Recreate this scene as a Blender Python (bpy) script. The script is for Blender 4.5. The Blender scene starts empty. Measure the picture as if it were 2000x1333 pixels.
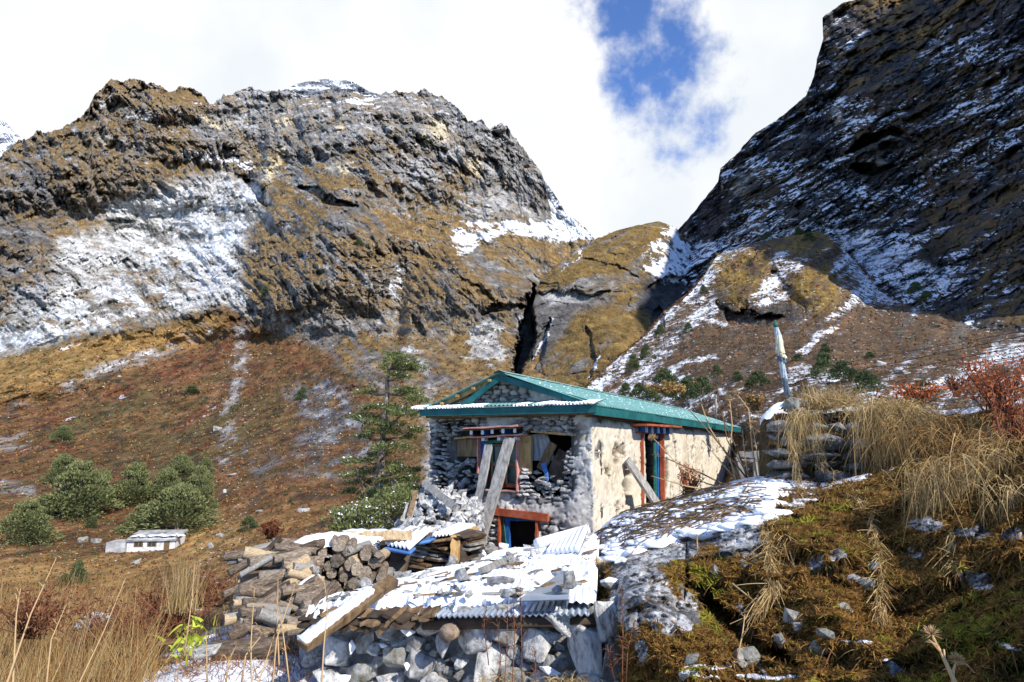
import bpy, bmesh, math, random
import numpy as np
from mathutils import Vector, Matrix
random.seed(7); RNG = np.random.default_rng(11)
C = bpy.context.scene.collection
R = math.radians
# ------------------------------------------------------------------ camera, sky, sun
FPX, PITCH, HALFW, HALFH = 1250.0, R(9.7), 1000.0, 666.5
cam_d = bpy.data.cameras.new('camera'); cam = bpy.data.objects.new('camera', cam_d); C.objects.link(cam)
cam_d.sensor_width = 36.0; cam_d.lens = 36.0*FPX/2000.0; cam_d.clip_start = 0.05; cam_d.clip_end = 30000
cam.location = (0, 0, 0); cam.rotation_euler = (R(90)+PITCH, 0, 0)
bpy.context.scene.camera = cam
SUN_EL, SUN_AZ = R(38), R(-50)          # azimuth measured from +X towards +Y
SD = Vector((math.cos(SUN_EL)*math.cos(SUN_AZ), math.cos(SUN_EL)*math.sin(SUN_AZ), math.sin(SUN_EL)))
sun_d = bpy.data.lights.new('sun', 'SUN'); sun = bpy.data.objects.new('sun', sun_d); C.objects.link(sun)
sun_d.energy = 5.0; sun_d.angle = R(0.5); sun_d.color = (1.0, 0.955, 0.88)
sun.rotation_euler = SD.to_track_quat('Z', 'Y').to_euler(); sun.location = (30, -40, 60)
vs = bpy.context.scene.view_settings
vs.view_transform = 'Standard'; vs.look = 'None'; vs.gamma = 1.0; vs.use_curve_mapping = False; vs.exposure = 0.38
cy = bpy.context.scene.cycles
cy.max_bounces = 4; cy.diffuse_bounces = 2; cy.glossy_bounces = 2; cy.transparent_max_bounces = 4

class NT:
    def __init__(s, tree): s.t = tree; s.n = tree.nodes; s.l = tree.links
    def new(s, typ, **kw):
        n = s.n.new(typ)
        for k, v in kw.items():
            if k.startswith('in_'):
                key = k[3:]; key = int(key) if key.isdigit() else key.replace('_', ' ')
                s.set(n, key, v)
            else: setattr(n, k, v)
        return n
    def set(s, n, key, v):
        if hasattr(v, 'links') or isinstance(v, bpy.types.NodeSocket): s.l.new(v, n.inputs[key])
        else: n.inputs[key].default_value = v
    def noise(s, vec, scale, detail=6, rough=.6, dist=0.0, out=0):
        n = s.new('ShaderNodeTexNoise'); n.inputs['Scale'].default_value = scale
        n.inputs['Detail'].default_value = detail; n.inputs['Roughness'].default_value = rough
        n.inputs['Distortion'].default_value = dist
        if vec is not None: s.l.new(vec, n.inputs['Vector'])
        return n.outputs[out]
    def ramp(s, fac, stops, interp='LINEAR'):
        n = s.new('ShaderNodeValToRGB'); cr = n.color_ramp; cr.interpolation = interp
        while len(cr.elements) < len(stops): cr.elements.new(0.5)
        for e, (p, c) in zip(cr.elements, stops):
            e.position = p; e.color = (c, c, c, 1) if isinstance(c, (int, float)) else (*c, 1)
        s.set(n, 0, fac); return n.outputs[0]
    def math(s, op, a, b=0.0, clamp=False):
        n = s.new('ShaderNodeMath', operation=op); n.use_clamp = clamp; s.set(n, 0, a); s.set(n, 1, b); return n.outputs[0]
    def mix(s, fac, a, b, mode='MIX'):
        n = s.new('ShaderNodeMix', data_type='RGBA', blend_type=mode)
        s.set(n, 0, fac)
        for k, v in ((6, a), (7, b)):
            s.set(n, k, (*v, 1) if isinstance(v, tuple) and len(v) == 3 else v)
        return n.outputs[2]
    def mapr(s, v, a, b, c=0.0, d=1.0):
        n = s.new('ShaderNodeMapRange'); n.interpolation_type = 'SMOOTHSTEP'
        for k, x in enumerate((v, a, b, c, d)): s.set(n, k, x)
        return n.outputs[0]

world = bpy.data.worlds.new('World'); bpy.context.scene.world = world; world.use_nodes = True
w = NT(world.node_tree)
for n in list(w.n): w.n.remove(n)
sky = w.new('ShaderNodeTexSky', sky_type='NISHITA'); sky.sun_disc = False; sky.sun_elevation = SUN_EL
sky.sun_rotation = R(90) - SUN_AZ; sky.altitude = 4000; sky.air_density = 1.0; sky.dust_density = 0.1; sky.ozone_density = 2.0
tc = w.new('ShaderNodeTexCoord').outputs['Generated']
n1 = w.noise(tc, 3.2, 8, .58, .1); n2 = w.noise(tc, 11.0, 8, .6)
sep = w.new('ShaderNodeSeparateXYZ'); w.l.new(tc, sep.inputs[0])
# a bank of cloud stands over the valley head, with a gap of clear sky in it; the rest of the sky is clear with thin cloud
az = w.math('ARCTAN2', sep.outputs[0], sep.outputs[1])      # 0 = valley axis (+Y)
front = w.mapr(w.math('ABSOLUTE', az), 0.9, 2.0, 1.0, 0.0)
low = w.mapr(sep.outputs[2], 0.62, 0.95, 1.0, 0.0)
bank = w.math('MULTIPLY', front, low)
gx = w.math('SUBTRACT', az, 0.205); gz = w.math('SUBTRACT', sep.outputs[2], 0.66)
gx = w.math('ADD', gx, w.math('MULTIPLY', w.math('SUBTRACT', gz, 0.0), 0.30))
gap = w.math('SQRT', w.math('ADD', w.math('POWER', w.math('MULTIPLY', gx, 9.0), 2.0), w.math('POWER', w.math('MULTIPLY', gz, 4.6), 2.0)))
gap = w.math('ADD', gap, w.math('MULTIPLY', w.math('SUBTRACT', n1, 0.5), 2.2))
gap = w.math('ADD', gap, w.math('MULTIPLY', w.math('SUBTRACT', n2, 0.5), 2.2))
gapm = w.mapr(gap, 0.45, 1.15)
thin = w.mapr(n1, 0.52, 0.85, 0.0, 0.7)
cov = w.math('MULTIPLY', w.math('MAXIMUM', bank, thin), gapm)
soft = w.noise(tc, 3.1, 6, .5)
ccol = w.ramp(soft, [(0.42, (0.80, 0.845, 0.885)), (0.60, (1.0, 1.0, 1.0))])
bsky = w.new('ShaderNodeBackground'); w.l.new(w.mix(1.0, sky.outputs[0], (1.0, 1.25, 1.62), 'MULTIPLY'), bsky.inputs[0]); bsky.inputs[1].default_value = 0.15
bcl = w.new('ShaderNodeBackground'); w.l.new(ccol, bcl.inputs[0]); bcl.inputs[1].default_value = 0.85
mx = w.new('ShaderNodeMixShader'); w.l.new(cov, mx.inputs[0]); w.l.new(bsky.outputs[0], mx.inputs[1]); w.l.new(bcl.outputs[0], mx.inputs[2])
wo = w.new('ShaderNodeOutputWorld'); w.l.new(mx.outputs[0], wo.inputs[0])

# ------------------------------------------------------------------ helpers
cp, sp_ = math.cos(PITCH), math.sin(PITCH)
def rayn(px, py):
    """direction through a photograph pixel, scaled so that its Y is 1 (arrays welcome)"""
    u = (np.asarray(px, float)-HALFW)/FPX; v = (HALFH-np.asarray(py, float))/FPX
    y = cp - v*sp_; z = sp_ + v*cp
    return np.stack([u/y, np.ones_like(u/y), z/y], -1)
def at(px, py, Y): return rayn(px, py)*np.asarray(Y, float)[..., None] if np.ndim(Y) else rayn(px, py)*Y
def vat(px, py, Y): return Vector(at(px, py, Y).tolist())

def _h(ix, iy, iz, seed):
    h = (ix*np.uint32(374761393) + iy*np.uint32(668265263) + iz*np.uint32(2147483647) + np.uint32(seed*1274126177 & 0xffffffff))
    h = (h ^ (h >> np.uint32(13)))*np.uint32(1274126177); h ^= h >> np.uint32(16)
    return (h & np.uint32(0xffffff)).astype(np.float32)*np.float32(2/16777215.0) - np.float32(1)
def vn(P, seed=0):
    P = np.asarray(P, np.float32); f = np.floor(P); t = P-f; t = t*t*(3-2*t)
    i = f.astype(np.int64).astype(np.uint32); o = np.uint32(1)
    with np.errstate(over='ignore'):
        x0, y0, z0 = i[..., 0], i[..., 1], i[..., 2]; x1, y1, z1 = x0+o, y0+o, z0+o
        tx, ty, tz = t[..., 0], t[..., 1], t[..., 2]
        def L(a, b, k): return a+(b-a)*k
        return L(L(L(_h(x0,y0,z0,seed), _h(x1,y0,z0,seed), tx), L(_h(x0,y1,z0,seed), _h(x1,y1,z0,seed), tx), ty),
                 L(L(_h(x0,y0,z1,seed), _h(x1,y0,z1,seed), tx), L(_h(x0,y1,z1,seed), _h(x1,y1,z1,seed), tx), ty), tz)
def fbm(P, scale, octv=5, gain=.5, seed=0, ridge=False):
    P = np.asarray(P, np.float32)*np.float32(scale); out = 0; a = 1.0; tot = 0
    for k in range(octv):
        n = vn(P + 17.3*k, seed+k)
        if ridge: n = 1-2*np.abs(n)
        out = out + a*n; tot += a; a *= gain; P = P*2.03
    return out/tot
def sstep(x, a, b):
    t = np.clip((x-a)/(b-a), 0, 1); return t*t*(3-2*t)
def worley(u, v, seed=0):
    """F1, F2 distances over a jittered grid"""
    iu = np.floor(u); iv = np.floor(v); f1 = np.full(u.shape, 9.); f2 = np.full(u.shape, 9.); idn = np.zeros(u.shape)
    with np.errstate(over='ignore'):
        for a in (-1, 0, 1):
            for b in (-1, 0, 1):
                cu = iu+a; cv = iv+b; cui = cu.astype(np.int64).astype(np.uint32); cvi = cv.astype(np.int64).astype(np.uint32); z = np.zeros_like(cui)
                ju = _h(cui, cvi, z, seed)*.4+.5; jv = _h(cui, cvi, z+np.uint32(7), seed)*.4+.5
                d = np.hypot(u-cu-ju, v-cv-jv); m = d < f1
                f2 = np.where(m, f1, np.minimum(f2, d)); idn = np.where(m, _h(cui, cvi, z+np.uint32(3), seed), idn); f1 = np.where(m, d, f1)
    return f1, f2, idn
def P3(*a): return np.stack(np.broadcast_arrays(*[np.asarray(q, np.float32) for q in a]), -1)

def mesh_np(name, V, F, smooth=True, attrs=None):
    V = np.ascontiguousarray(V, np.float32).reshape(-1, 3); F = np.ascontiguousarray(F, np.int32)
    me = bpy.data.meshes.new(name); k = F.shape[1]
    me.vertices.add(len(V)); me.vertices.foreach_set('co', V.ravel())
    me.loops.add(F.size); me.loops.foreach_set('vertex_index', F.ravel())
    me.polygons.add(len(F)); me.polygons.foreach_set('loop_start', np.arange(0, F.size, k, dtype=np.int32))
    me.polygons.foreach_set('use_smooth', np.full(len(F), smooth, bool))
    me.update(calc_edges=True); me.validate()
    for nm, a in (attrs or {}).items():
        a = np.asarray(a, np.float32)
        if a.ndim == 2:
            if a.shape[1] == 3: a = np.concatenate([a, np.ones((len(a), 1), np.float32)], 1)
            at_ = me.attributes.new(nm, 'FLOAT_COLOR', 'POINT'); at_.data.foreach_set('color', a.ravel())
        else:
            at_ = me.attributes.new(nm, 'FLOAT', 'POINT'); at_.data.foreach_set('value', a)
    return me
def link(name, me, mat=None, parent=None):
    o = bpy.data.objects.new(name, me); C.objects.link(o)
    if mat is not None and not me.materials: me.materials.append(mat)
    if parent is not None: o.parent = parent
    return o
def tag(o, label=None, cat=None, group=None, kind=None):
    if label: o['label'] = label
    if cat: o['category'] = cat
    if group: o['group'] = group
    if kind: o['kind'] = kind
    return o
def empty(name, loc=(0, 0, 0), rz=0.0):
    o = bpy.data.objects.new(name, None); C.objects.link(o); o.location = loc; o.rotation_euler = (0, 0, rz); o.empty_display_size = .2
    return o
def gridF(ny, nx):
    i = np.arange(ny*nx).reshape(ny, nx)
    return np.stack([i[:-1, :-1], i[1:, :-1], i[1:, 1:], i[:-1, 1:]], -1).reshape(-1, 4)

class MB:
    """collects boxes, boards, tubes; one mesh object at the end"""
    def __init__(s): s.v = []; s.f = []
    def add(s, V, F):
        b = len(s.v); s.v += [tuple(map(float, p)) for p in V]; s.f += [tuple(int(i)+b for i in f) for f in F]; return s
    def box(s, a, b):
        (x0, y0, z0), (x1, y1, z1) = a, b
        return s.add([(x0,y0,z0),(x1,y0,z0),(x1,y1,z0),(x0,y1,z0),(x0,y0,z1),(x1,y0,z1),(x1,y1,z1),(x0,y1,z1)],
              [(0,3,2,1),(4,5,6,7),(0,1,5,4),(1,2,6,5),(2,3,7,6),(3,0,4,7)])
    def board(s, p0, p1, wid, thk, face=(0, -1, 0), seg=8, rough=.004, taper=1.0, seed=0):
        """a plank from p0 to p1 whose broad side looks towards face"""
        p0, p1, face = Vector(p0), Vector(p1), Vector(face); d = (p1-p0).normalized()
        sd = d.cross(face).normalized(); nn = sd.cross(d).normalized(); rr = random.Random(seed); V = []; F = []
        for k in range(seg+1):
            c = p0.lerp(p1, k/seg); ww = wid*(1+(taper-1)*k/seg)/2
            for a, b in ((-1, -1), (1, -1), (1, 1), (-1, 1)):
                V.append(c + sd*(a*ww + rr.uniform(-1, 1)*rough*2) + nn*(b*thk/2 + rr.uniform(-1, 1)*rough))
            if k:
                o = (k-1)*4
                for j in range(4): F.append((o+j, o+(j+1) % 4, o+4+(j+1) % 4, o+4+j))
        F.append((3, 2, 1, 0)); e = seg*4; F.append((e, e+1, e+2, e+3))
        return s.add(V, F)
    def tube(s, pts, r, n=8, cap=True, jit=0.0, seed=0):
        pts = [Vector(p) for p in pts]; rr = random.Random(seed)
        rs = r if isinstance(r, (list, tuple)) else [r]*len(pts); V = []; F = []
        for k, p in enumerate(pts):
            d = (pts[min(k+1, len(pts)-1)]-pts[max(k-1, 0)]).normalized()
            a = d.orthogonal().normalized() if k == 0 else (pa - d*pa.dot(d)).normalized()
            pa = a; b = d.cross(a)
            for j in range(n):
                t = 2*math.pi*j/n; q = rs[k]*(1+rr.uniform(-jit, jit)); V.append(p + a*math.cos(t)*q + b*math.sin(t)*q)
            if k:
                o = (k-1)*n
                for j in range(n): F.append((o+j, o+(j+1) % n, o+n+(j+1) % n, o+n+j))
        if cap: F.append(tuple(range(n-1, -1, -1))); e = (len(pts)-1)*n; F.append(tuple(range(e, e+n)))
        return s.add(V, F)
    def build(s, name, mat, parent=None, smooth=False):
        me = bpy.data.meshes.new(name); me.from_pydata(s.v, [], s.f); me.update()
        if smooth: me.polygons.foreach_set('use_smooth', [True]*len(me.polygons))
        return link(name, me, mat, parent)

# ------------------------------------------------------------------ materials
def newmat(name):
    m = bpy.data.materials.new(name); m.use_nodes = True; t = NT(m.node_tree)
    for n in list(t.n): t.n.remove(n)
    b = t.new('ShaderNodeBsdfPrincipled'); b.inputs['Specular IOR Level'].default_value = .25
    o = t.new('ShaderNodeOutputMaterial'); t.l.new(b.outputs[0], o.inputs[0])
    return m, t, b
def bump(t, b, h, strength=.5, dist=.02):
    n = t.new('ShaderNodeBump'); n.inputs['Strength'].default_value = strength; n.inputs['Distance'].default_value = dist
    t.set(n, 'Height', h); t.l.new(n.outputs[0], b.inputs['Normal'])
def simple(name, cols, scale=6, bs=.4, bd=.01, rough=.85, stretch=None, rnd=.0, spec=.25, detail=6, island=0.0, metallic=0):
    """colour ramp over noise, with optional stretch (wood grain), variation per object and per island"""
    m, t, b = newmat(name); co = t.new('ShaderNodeTexCoord').outputs['Object']
    if stretch:
        mp = t.new('ShaderNodeMapping'); mp.inputs['Scale'].default_value = stretch; t.l.new(co, mp.inputs[0]); co = mp.outputs[0]
    if rnd:
        oi = t.new('ShaderNodeObjectInfo'); va = t.new('ShaderNodeVectorMath', operation='ADD'); t.l.new(co, va.inputs[0])
        cx = t.new('ShaderNodeCombineXYZ'); rr = t.math('MULTIPLY', oi.outputs['Random'], 37.0)
        for k in range(3): t.l.new(rr, cx.inputs[k])
        t.l.new(cx.outputs[0], va.inputs[1]); co = va.outputs[0]
    n = t.noise(co, scale, detail, .65, .3)
    k = len(cols); c = t.ramp(n, [(0.3+0.4*i/(k-1), cols[i]) for i in range(k)])
    if rnd: c = t.mix(1.0, c, t.ramp(oi.outputs['Random'], [(0, 1-rnd), (1, 1+rnd)]), 'MULTIPLY')
    if island:
        g = t.new('ShaderNodeNewGeometry'); c = t.mix(1.0, c, t.ramp(g.outputs['Random Per Island'], [(0, 1-island), (1, 1+island)]), 'MULTIPLY')
    t.l.new(c, b.inputs[0]); b.inputs['Roughness'].default_value = rough; b.inputs['Specular IOR Level'].default_value = spec
    b.inputs['Metallic'].default_value = metallic
    if bs: bump(t, b, t.noise(co, scale*3, 6, .7), bs, bd)
    return m
def leafmat(name, a, b_, trans=.25):
    m, t, b = newmat(name); g = t.new('ShaderNodeNewGeometry')
    c = t.ramp(g.outputs['Random Per Island'], [(0, a), (1, b_)])
    t.l.new(c, b.inputs[0]); b.inputs['Roughness'].default_value = .8
    if trans:
        tr = t.new('ShaderNodeBsdfTranslucent'); t.l.new(c, tr.inputs[0]); mx = t.new('ShaderNodeMixShader'); mx.inputs[0].default_value = trans
        out = [n for n in t.n if n.type == 'OUTPUT_MATERIAL'][0]
        t.l.new(b.outputs[0], mx.inputs[1]); t.l.new(tr.outputs[0], mx.inputs[2]); t.l.new(mx.outputs[0], out.inputs[0])
    return m
def terrainmat(name, s, bd, snow_n=.55, fine=1.0, ys=1.0):
    """surface colour from the painted ground-cover attribute, broken up by noise; snow lies where the snow attribute says"""
    m, t, b = newmat(name); co = t.new('ShaderNodeTexCoord').outputs['Object']
    if ys != 1: mp = t.new('ShaderNodeMapping'); mp.inputs['Scale'].default_value = (1, ys, 1); t.l.new(co, mp.inputs[0]); co = mp.outputs[0]
    col = t.new('ShaderNodeAttribute', attribute_name='Col').outputs['Color']; sn = t.new('ShaderNodeAttribute', attribute_name='snow').outputs['Fac']
    f1 = t.noise(co, s, 8, .7); f2 = t.noise(co, s*6.5, 5, .75)
    v = t.math('ADD', t.math('MULTIPLY', f1, .6), t.math('MULTIPLY', f2, .4))
    c = t.mix(1.0, col, t.ramp(v, [(.34, 1-.62*fine), (.5, 1.0), (.66, 1+.8*fine)]), 'MULTIPLY')
    sm = t.mapr(t.math('ADD', sn, t.math('MULTIPLY', t.math('SUBTRACT', v, .5), snow_n*4)), .42, .62)
    c = t.mix(sm, c, (.82, .85, .90)); t.l.new(c, b.inputs[0]); b.inputs['Roughness'].default_value = .95
    b.inputs['Specular IOR Level'].default_value = .1
    bump(t, b, v, .9, bd)
    return m
M = {}
M['far'] = terrainmat('mountain_ground', .17, 2.4, ys=.4, fine=1.25); M['cliff'] = terrainmat('shaded_cliff_ground', .16, 2.0, ys=.3)
M['right'] = terrainmat('talus_ground', .45, .9, ys=.4)
M['near'] = terrainmat('near_ground', 7.0, .03)
M['bank'] = terrainmat('mossy_bank_surface', 9.0, .035, fine=.9)
M['snow'] = simple('snow', [(.80, .83, .88), (.88, .90, .93)], 4, .35, .02, .6)
M['stone'] = simple('stone', [(.07, .068, .064), (.27, .265, .255), (.52, .515, .50)], 5, .8, .02, .9, rnd=.28)
M['palestone'] = simple('pale_stone', [(.09, .085, .075), (.50, .485, .455), (.76, .74, .70)], 6.5, .8, .02, .9, rnd=.2)
M['farstone'] = simple('far_stone', [(.10, .10, .10), (.30, .29, .28), (.5, .5, .48)], .6, .6, .2, .9, rnd=.3)
M['flatstone'] = simple('masonry_stone', [(.09, .085, .08), (.31, .295, .27), (.56, .535, .49)], 7, .8, .015, .9, rnd=.35)
M['plaster_grey'] = simple('grey_mud_plaster', [(.13, .125, .115), (.25, .24, .225), (.36, .35, .32)], 3.5, .9, .03, .95)
M['plaster_cream'] = simple('cream_mud_plaster', [(.20, .165, .12), (.50, .43, .325), (.62, .545, .42)], 3.0, .8, .02, .95)
M['mossy'] = simple('mossy_stone', [(.10, .075, .02), (.27, .26, .23), (.45, .44, .41)], 5, .8, .02, .95, rnd=.2)
M['oldwood'] = simple('weathered_wood', [(.10, .09, .08), (.26, .245, .22), (.40, .38, .345)], 3, .7, .006, .85, stretch=(6, 6, 1.2), rnd=.15)
M['brownwood'] = simple('brown_wood', [(.06, .035, .018), (.16, .10, .05), (.25, .165, .085)], 3, .6, .006, .8, stretch=(5, 5, 1), rnd=.15)
M['yellowwood'] = simple('ochre_wood', [(.22, .12, .04), (.42, .26, .10), (.5, .34, .16)], 3, .5, .005, .8, stretch=(5, 5, 1))
M['palewood'] = simple('pale_hewn_wood', [(.20, .13, .07), (.42, .31, .18), (.56, .46, .32)], 3, .6, .006, .8, stretch=(2, 5, 5))
M['darkwood'] = simple('dark_wood', [(.02, .014, .01), (.06, .042, .028), (.12, .085, .055)], 4, .7, .01, .9, rnd=.3)
M['bark'] = simple('bark', [(.05, .036, .026), (.20, .145, .10), (.44, .35, .26)], 8, .9, .02, .9, rnd=.4)
M['logend'] = simple('log_end', [(.09, .065, .045), (.24, .19, .14), (.42, .35, .26)], 9, .8, .01, .9, rnd=.3)
M['red'] = simple('red_paint', [(.20, .045, .02), (.34, .075, .03), (.42, .13, .07)], 5, .3, .004, .6)
M['pink'] = simple('faded_pink_paint', [(.34, .13, .10), (.50, .24, .20), (.58, .34, .29)], 8, .3, .004, .7)
M['blue'] = simple('blue_paint', [(.012, .05, .16), (.02, .10, .32), (.04, .17, .42)], 5, .3, .004, .6)
M['green'] = simple('green_paint', [(.01, .07, .05), (.025, .15, .10), (.05, .22, .16)], 5, .3, .004, .6)
M['teal'] = simple('teal_fascia_paint', [(.006, .06, .06), (.012, .10, .10), (.02, .14, .135)], 3, .3, .004, .6)
M['white'] = simple('white_paint', [(.55, .58, .62), (.75, .76, .78)], 8, .2, .004, .6)
M['roof'] = simple('green_roof_metal', [(.09, .215, .19), (.125, .295, .26), (.25, .38, .35)], 2.2, .15, .01, .42, spec=.5)
M['tin'] = simple('bare_metal_sheet', [(.25, .28, .31), (.42, .47, .52)], 3, .2, .005, .45, metallic=.4)
M['tarp'] = simple('blue_tarpaulin', [(.05, .13, .34), (.09, .22, .50)], 5, .5, .02, .5)
M['cloth'] = simple('white_sheeting', [(.36, .35, .34), (.55, .54, .53)], 3, .8, .04, .7)
M['dark'] = simple('dark_interior_shade', [(.012, .010, .008), (.03, .025, .02)], 3, .5, .02, .95)  # near-black stands in for the shade of interiors; dark joists share it
M['glass'] = simple('dusty_glass', [(.015, .02, .018), (.06, .07, .06)], 6, .0, .002, .25, spec=.5)
M['straw'] = leafmat('dry_straw', (.24, .15, .05), (.60, .44, .21))
M['straw2'] = leafmat('golden_grass', (.20, .10, .03), (.46, .28, .10))
M['stalk'] = leafmat('dry_stalk', (.30, .17, .07), (.55, .38, .20), 0)
M['redstalk'] = leafmat('red_brown_stalk', (.10, .035, .02), (.24, .10, .05), 0)
M['orange'] = leafmat('orange_leaf', (.26, .055, .02), (.52, .17, .06))
M['rust'] = leafmat('rust_leaf', (.09, .03, .018), (.24, .09, .035))
M['needle'] = leafmat('conifer_needle', (.055, .075, .022), (.23, .25, .085), .2)
M['juniper'] = leafmat('juniper_leaf', (.045, .062, .025), (.13, .155, .06), .15)
M['olive'] = leafmat('olive_fir_leaf', (.09, .10, .035), (.23, .245, .10), .15)
M['moss'] = leafmat('moss_frond', (.07, .032, .008), (.30, .16, .035), .2)
M['mossgreen'] = leafmat('green_moss_frond', (.10, .10, .012), (.34, .32, .03), .2)
M['lime'] = leafmat('yellow_green_leaf', (.30, .36, .03), (.55, .60, .08), .3)
M['snowtuft'] = leafmat('snow_clump', (.78, .80, .84), (.9, .91, .93), 0)

# ------------------------------------------------------------------ mountains as relief surfaces
def rbf(anchors, smooth=1e-4):
    A = np.array(anchors, float); X = A[:, :2]/1000; n = len(X)
    def U(r2): return r2*np.log(r2+1e-12)*.5
    d = ((X[:, None]-X[None])**2).sum(-1); K = U(d)+smooth*np.eye(n); Pm = np.c_[np.ones(n), X]
    S = np.block([[K, Pm], [Pm.T, np.zeros((3, 3))]]); wv = np.linalg.solve(S, np.r_[np.log(A[:, 2]), 0, 0, 0])
    def f(px, py):
        q = np.stack([px, py], -1)/1000; out = wv[n]+wv[n+1]*q[..., 0]+wv[n+2]*q[..., 1]
        for k in range(n): out = out + wv[k]*U(((q-X[k])**2).sum(-1))
        return np.exp(out)
    return f
def seg_d(px, py, pts):
    best = np.full(np.shape(px), 1e9)
    for (x0, y0), (x1, y1) in zip(pts[:-1], pts[1:]):
        dx, dy = x1-x0, y1-y0; t = np.clip(((px-x0)*dx+(py-y0)*dy)/(dx*dx+dy*dy+1e-9), 0, 1)
        best = np.minimum(best, np.hypot(px-x0-t*dx, py-y0-t*dy))
    return best
def poly_sd(px, py, pts):
    """signed distance, positive inside"""
    pts = list(pts); ins = np.zeros(np.shape(px), bool); j = len(pts)-1
    for i in range(len(pts)):
        (xi, yi), (xj, yj) = pts[i], pts[j]
        c = ((yi > py) != (yj > py)) & (px < (xj-xi)*(py-yi)/((yj-yi) if yj != yi else 1e-9)+xi); ins ^= c; j = i
    d = seg_d(px, py, pts+[pts[0]]); return np.where(ins, d, -d)
def outline(pts):
    P = np.array(pts, float); return lambda x: np.interp(x, P[:, 0], P[:, 1])
SURF = {}; ATTR = {}
def sheet(name, x0, x1, nx, top, bot, ny, depth, disp, paint, mat, jag=3.0, back=.35, gamma=1.0, seed=0, label=None, backn=8, fan=None):
    px1 = np.linspace(x0, x1, nx); tp = top(px1)
    if fan:
        Pf = np.array(fan, float); L = np.r_[0, np.cumsum(np.maximum(np.abs(np.diff(Pf[:, 0])), .8*np.abs(np.diff(Pf[:, 1]))))]; t = np.linspace(0, L[-1], nx)
        tx = np.interp(t, L, Pf[:, 0]); tp = np.interp(t, L, Pf[:, 1])
    q = P3(px1/60, 0, seed); tp = tp - jag*(fbm(q*2.0, 1.0, 6, .66, seed, True)-.25) * 1.1
    v = np.linspace(0, 1, ny)[:, None]**gamma
    bt = bot(px1) if callable(bot) else np.full(nx, bot)
    py = tp[None]+(bt-tp)[None]*v; px = np.broadcast_to(px1[None], py.shape)
    if fan:
        tx = tx + 1.6*jag*fbm(P3(px1/40, 5, seed), 1.0, 5, .6, seed+70); px = tx[None]+(px1-tx)[None]*sstep(v, 0, 1)**.8*np.ones_like(py)
    Y0 = depth(px, py); base = at(px, py, Y0)
    Y = Y0 + disp(px, py, base, Y0); Pw = rayn(px, py)*Y[..., None]
    # normals for snow and cover
    du = np.gradient(Pw, axis=1); dv = np.gradient(Pw, axis=0); N = np.cross(dv, du); N /= np.linalg.norm(N, axis=-1, keepdims=True)+1e-9
    N[N[..., 1] > 0] *= -1
    col, snow = paint(px, py, Pw, N)
    # the far side of the crest
    t = Pw[0]; rows = []
    for k in range(backn, 0, -1):
        r = t.copy(); sc = 1+back*(k/backn); r[:, 0] *= sc; r[:, 1] *= sc; r[:, 2] = t[:, 2]-np.abs(t[:, 1])*back*.9*(k/backn)**1.3; rows.append(r)
    Vv = np.concatenate([np.stack(rows), Pw], 0) if backn else Pw
    cc = np.concatenate([np.repeat(col[:1], backn, 0), col], 0) if backn else col; ss = np.concatenate([np.repeat(snow[:1], backn, 0), snow], 0) if backn else snow
    me = mesh_np(name, Vv, gridF(ny+backn, nx), True, {'Col': cc.reshape(-1, 3), 'snow': ss.reshape(-1)})
    o = link(name, me, mat); tag(o, kind='structure', label=label)
    def samp(x, y):
        ix = np.clip(np.round((np.asarray(x)-x0)/(x1-x0)*(nx-1)).astype(int), 0, nx-1)
        tt = tp[ix]; vv = np.clip((np.asarray(y)-tt)/(bt[ix]-tt), 0, 1)**(1/gamma); iy = np.clip(np.round(vv*(ny-1)).astype(int), 0, ny-1)
        return Pw[iy, ix]
    if fan:
        q_ = 4; lut = np.full((500, 700), -1, np.int64); a_ = np.clip(((py+100)/q_).astype(int), 0, 499); b__ = np.clip(((px-x0)/q_).astype(int), 0, 699); lut[a_, b__] = np.arange(px.size).reshape(px.shape)
        def samp(x, y):
            i = lut[np.clip(((np.asarray(y)+100)/q_).astype(int), 0, 499), np.clip(((np.asarray(x)-x0)/q_).astype(int), 0, 699)]; i = np.where(i < 0, px.size-1, i); return Pw.reshape(-1, 3)[i]
    SURF[name] = samp
    def attrs(x, y):
        ix = np.clip(np.round((np.asarray(x)-x0)/(x1-x0)*(nx-1)).astype(int), 0, nx-1)
        tt = tp[ix]; vv = np.clip((np.asarray(y)-tt)/(bt[ix]-tt), 0, 1)**(1/gamma); iy = np.clip(np.round(vv*(ny-1)).astype(int), 0, ny-1)
        return col[iy, ix], snow[iy, ix], N[iy, ix]
    ATTR[name] = attrs
    return o
def blocks(u, v, seed, warp=.35):
    """angular joints: stepped blocks with creased edges over a plane (u, v), roughly -1..1"""
    q = P3(u, v, 0); u = u+warp*fbm(q, .9, 4, .6, seed+5); v = v+warp*fbm(q+9, .9, 4, .6, seed+6); f1, f2, i = worley(u, v, seed)
    return i*.7+.6*(.5-f1)-.5*sstep(f2-f1, .10, 0)
def mixc(a, b, t):
    return a + (np.asarray(b)-a)*t[..., None]
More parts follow.
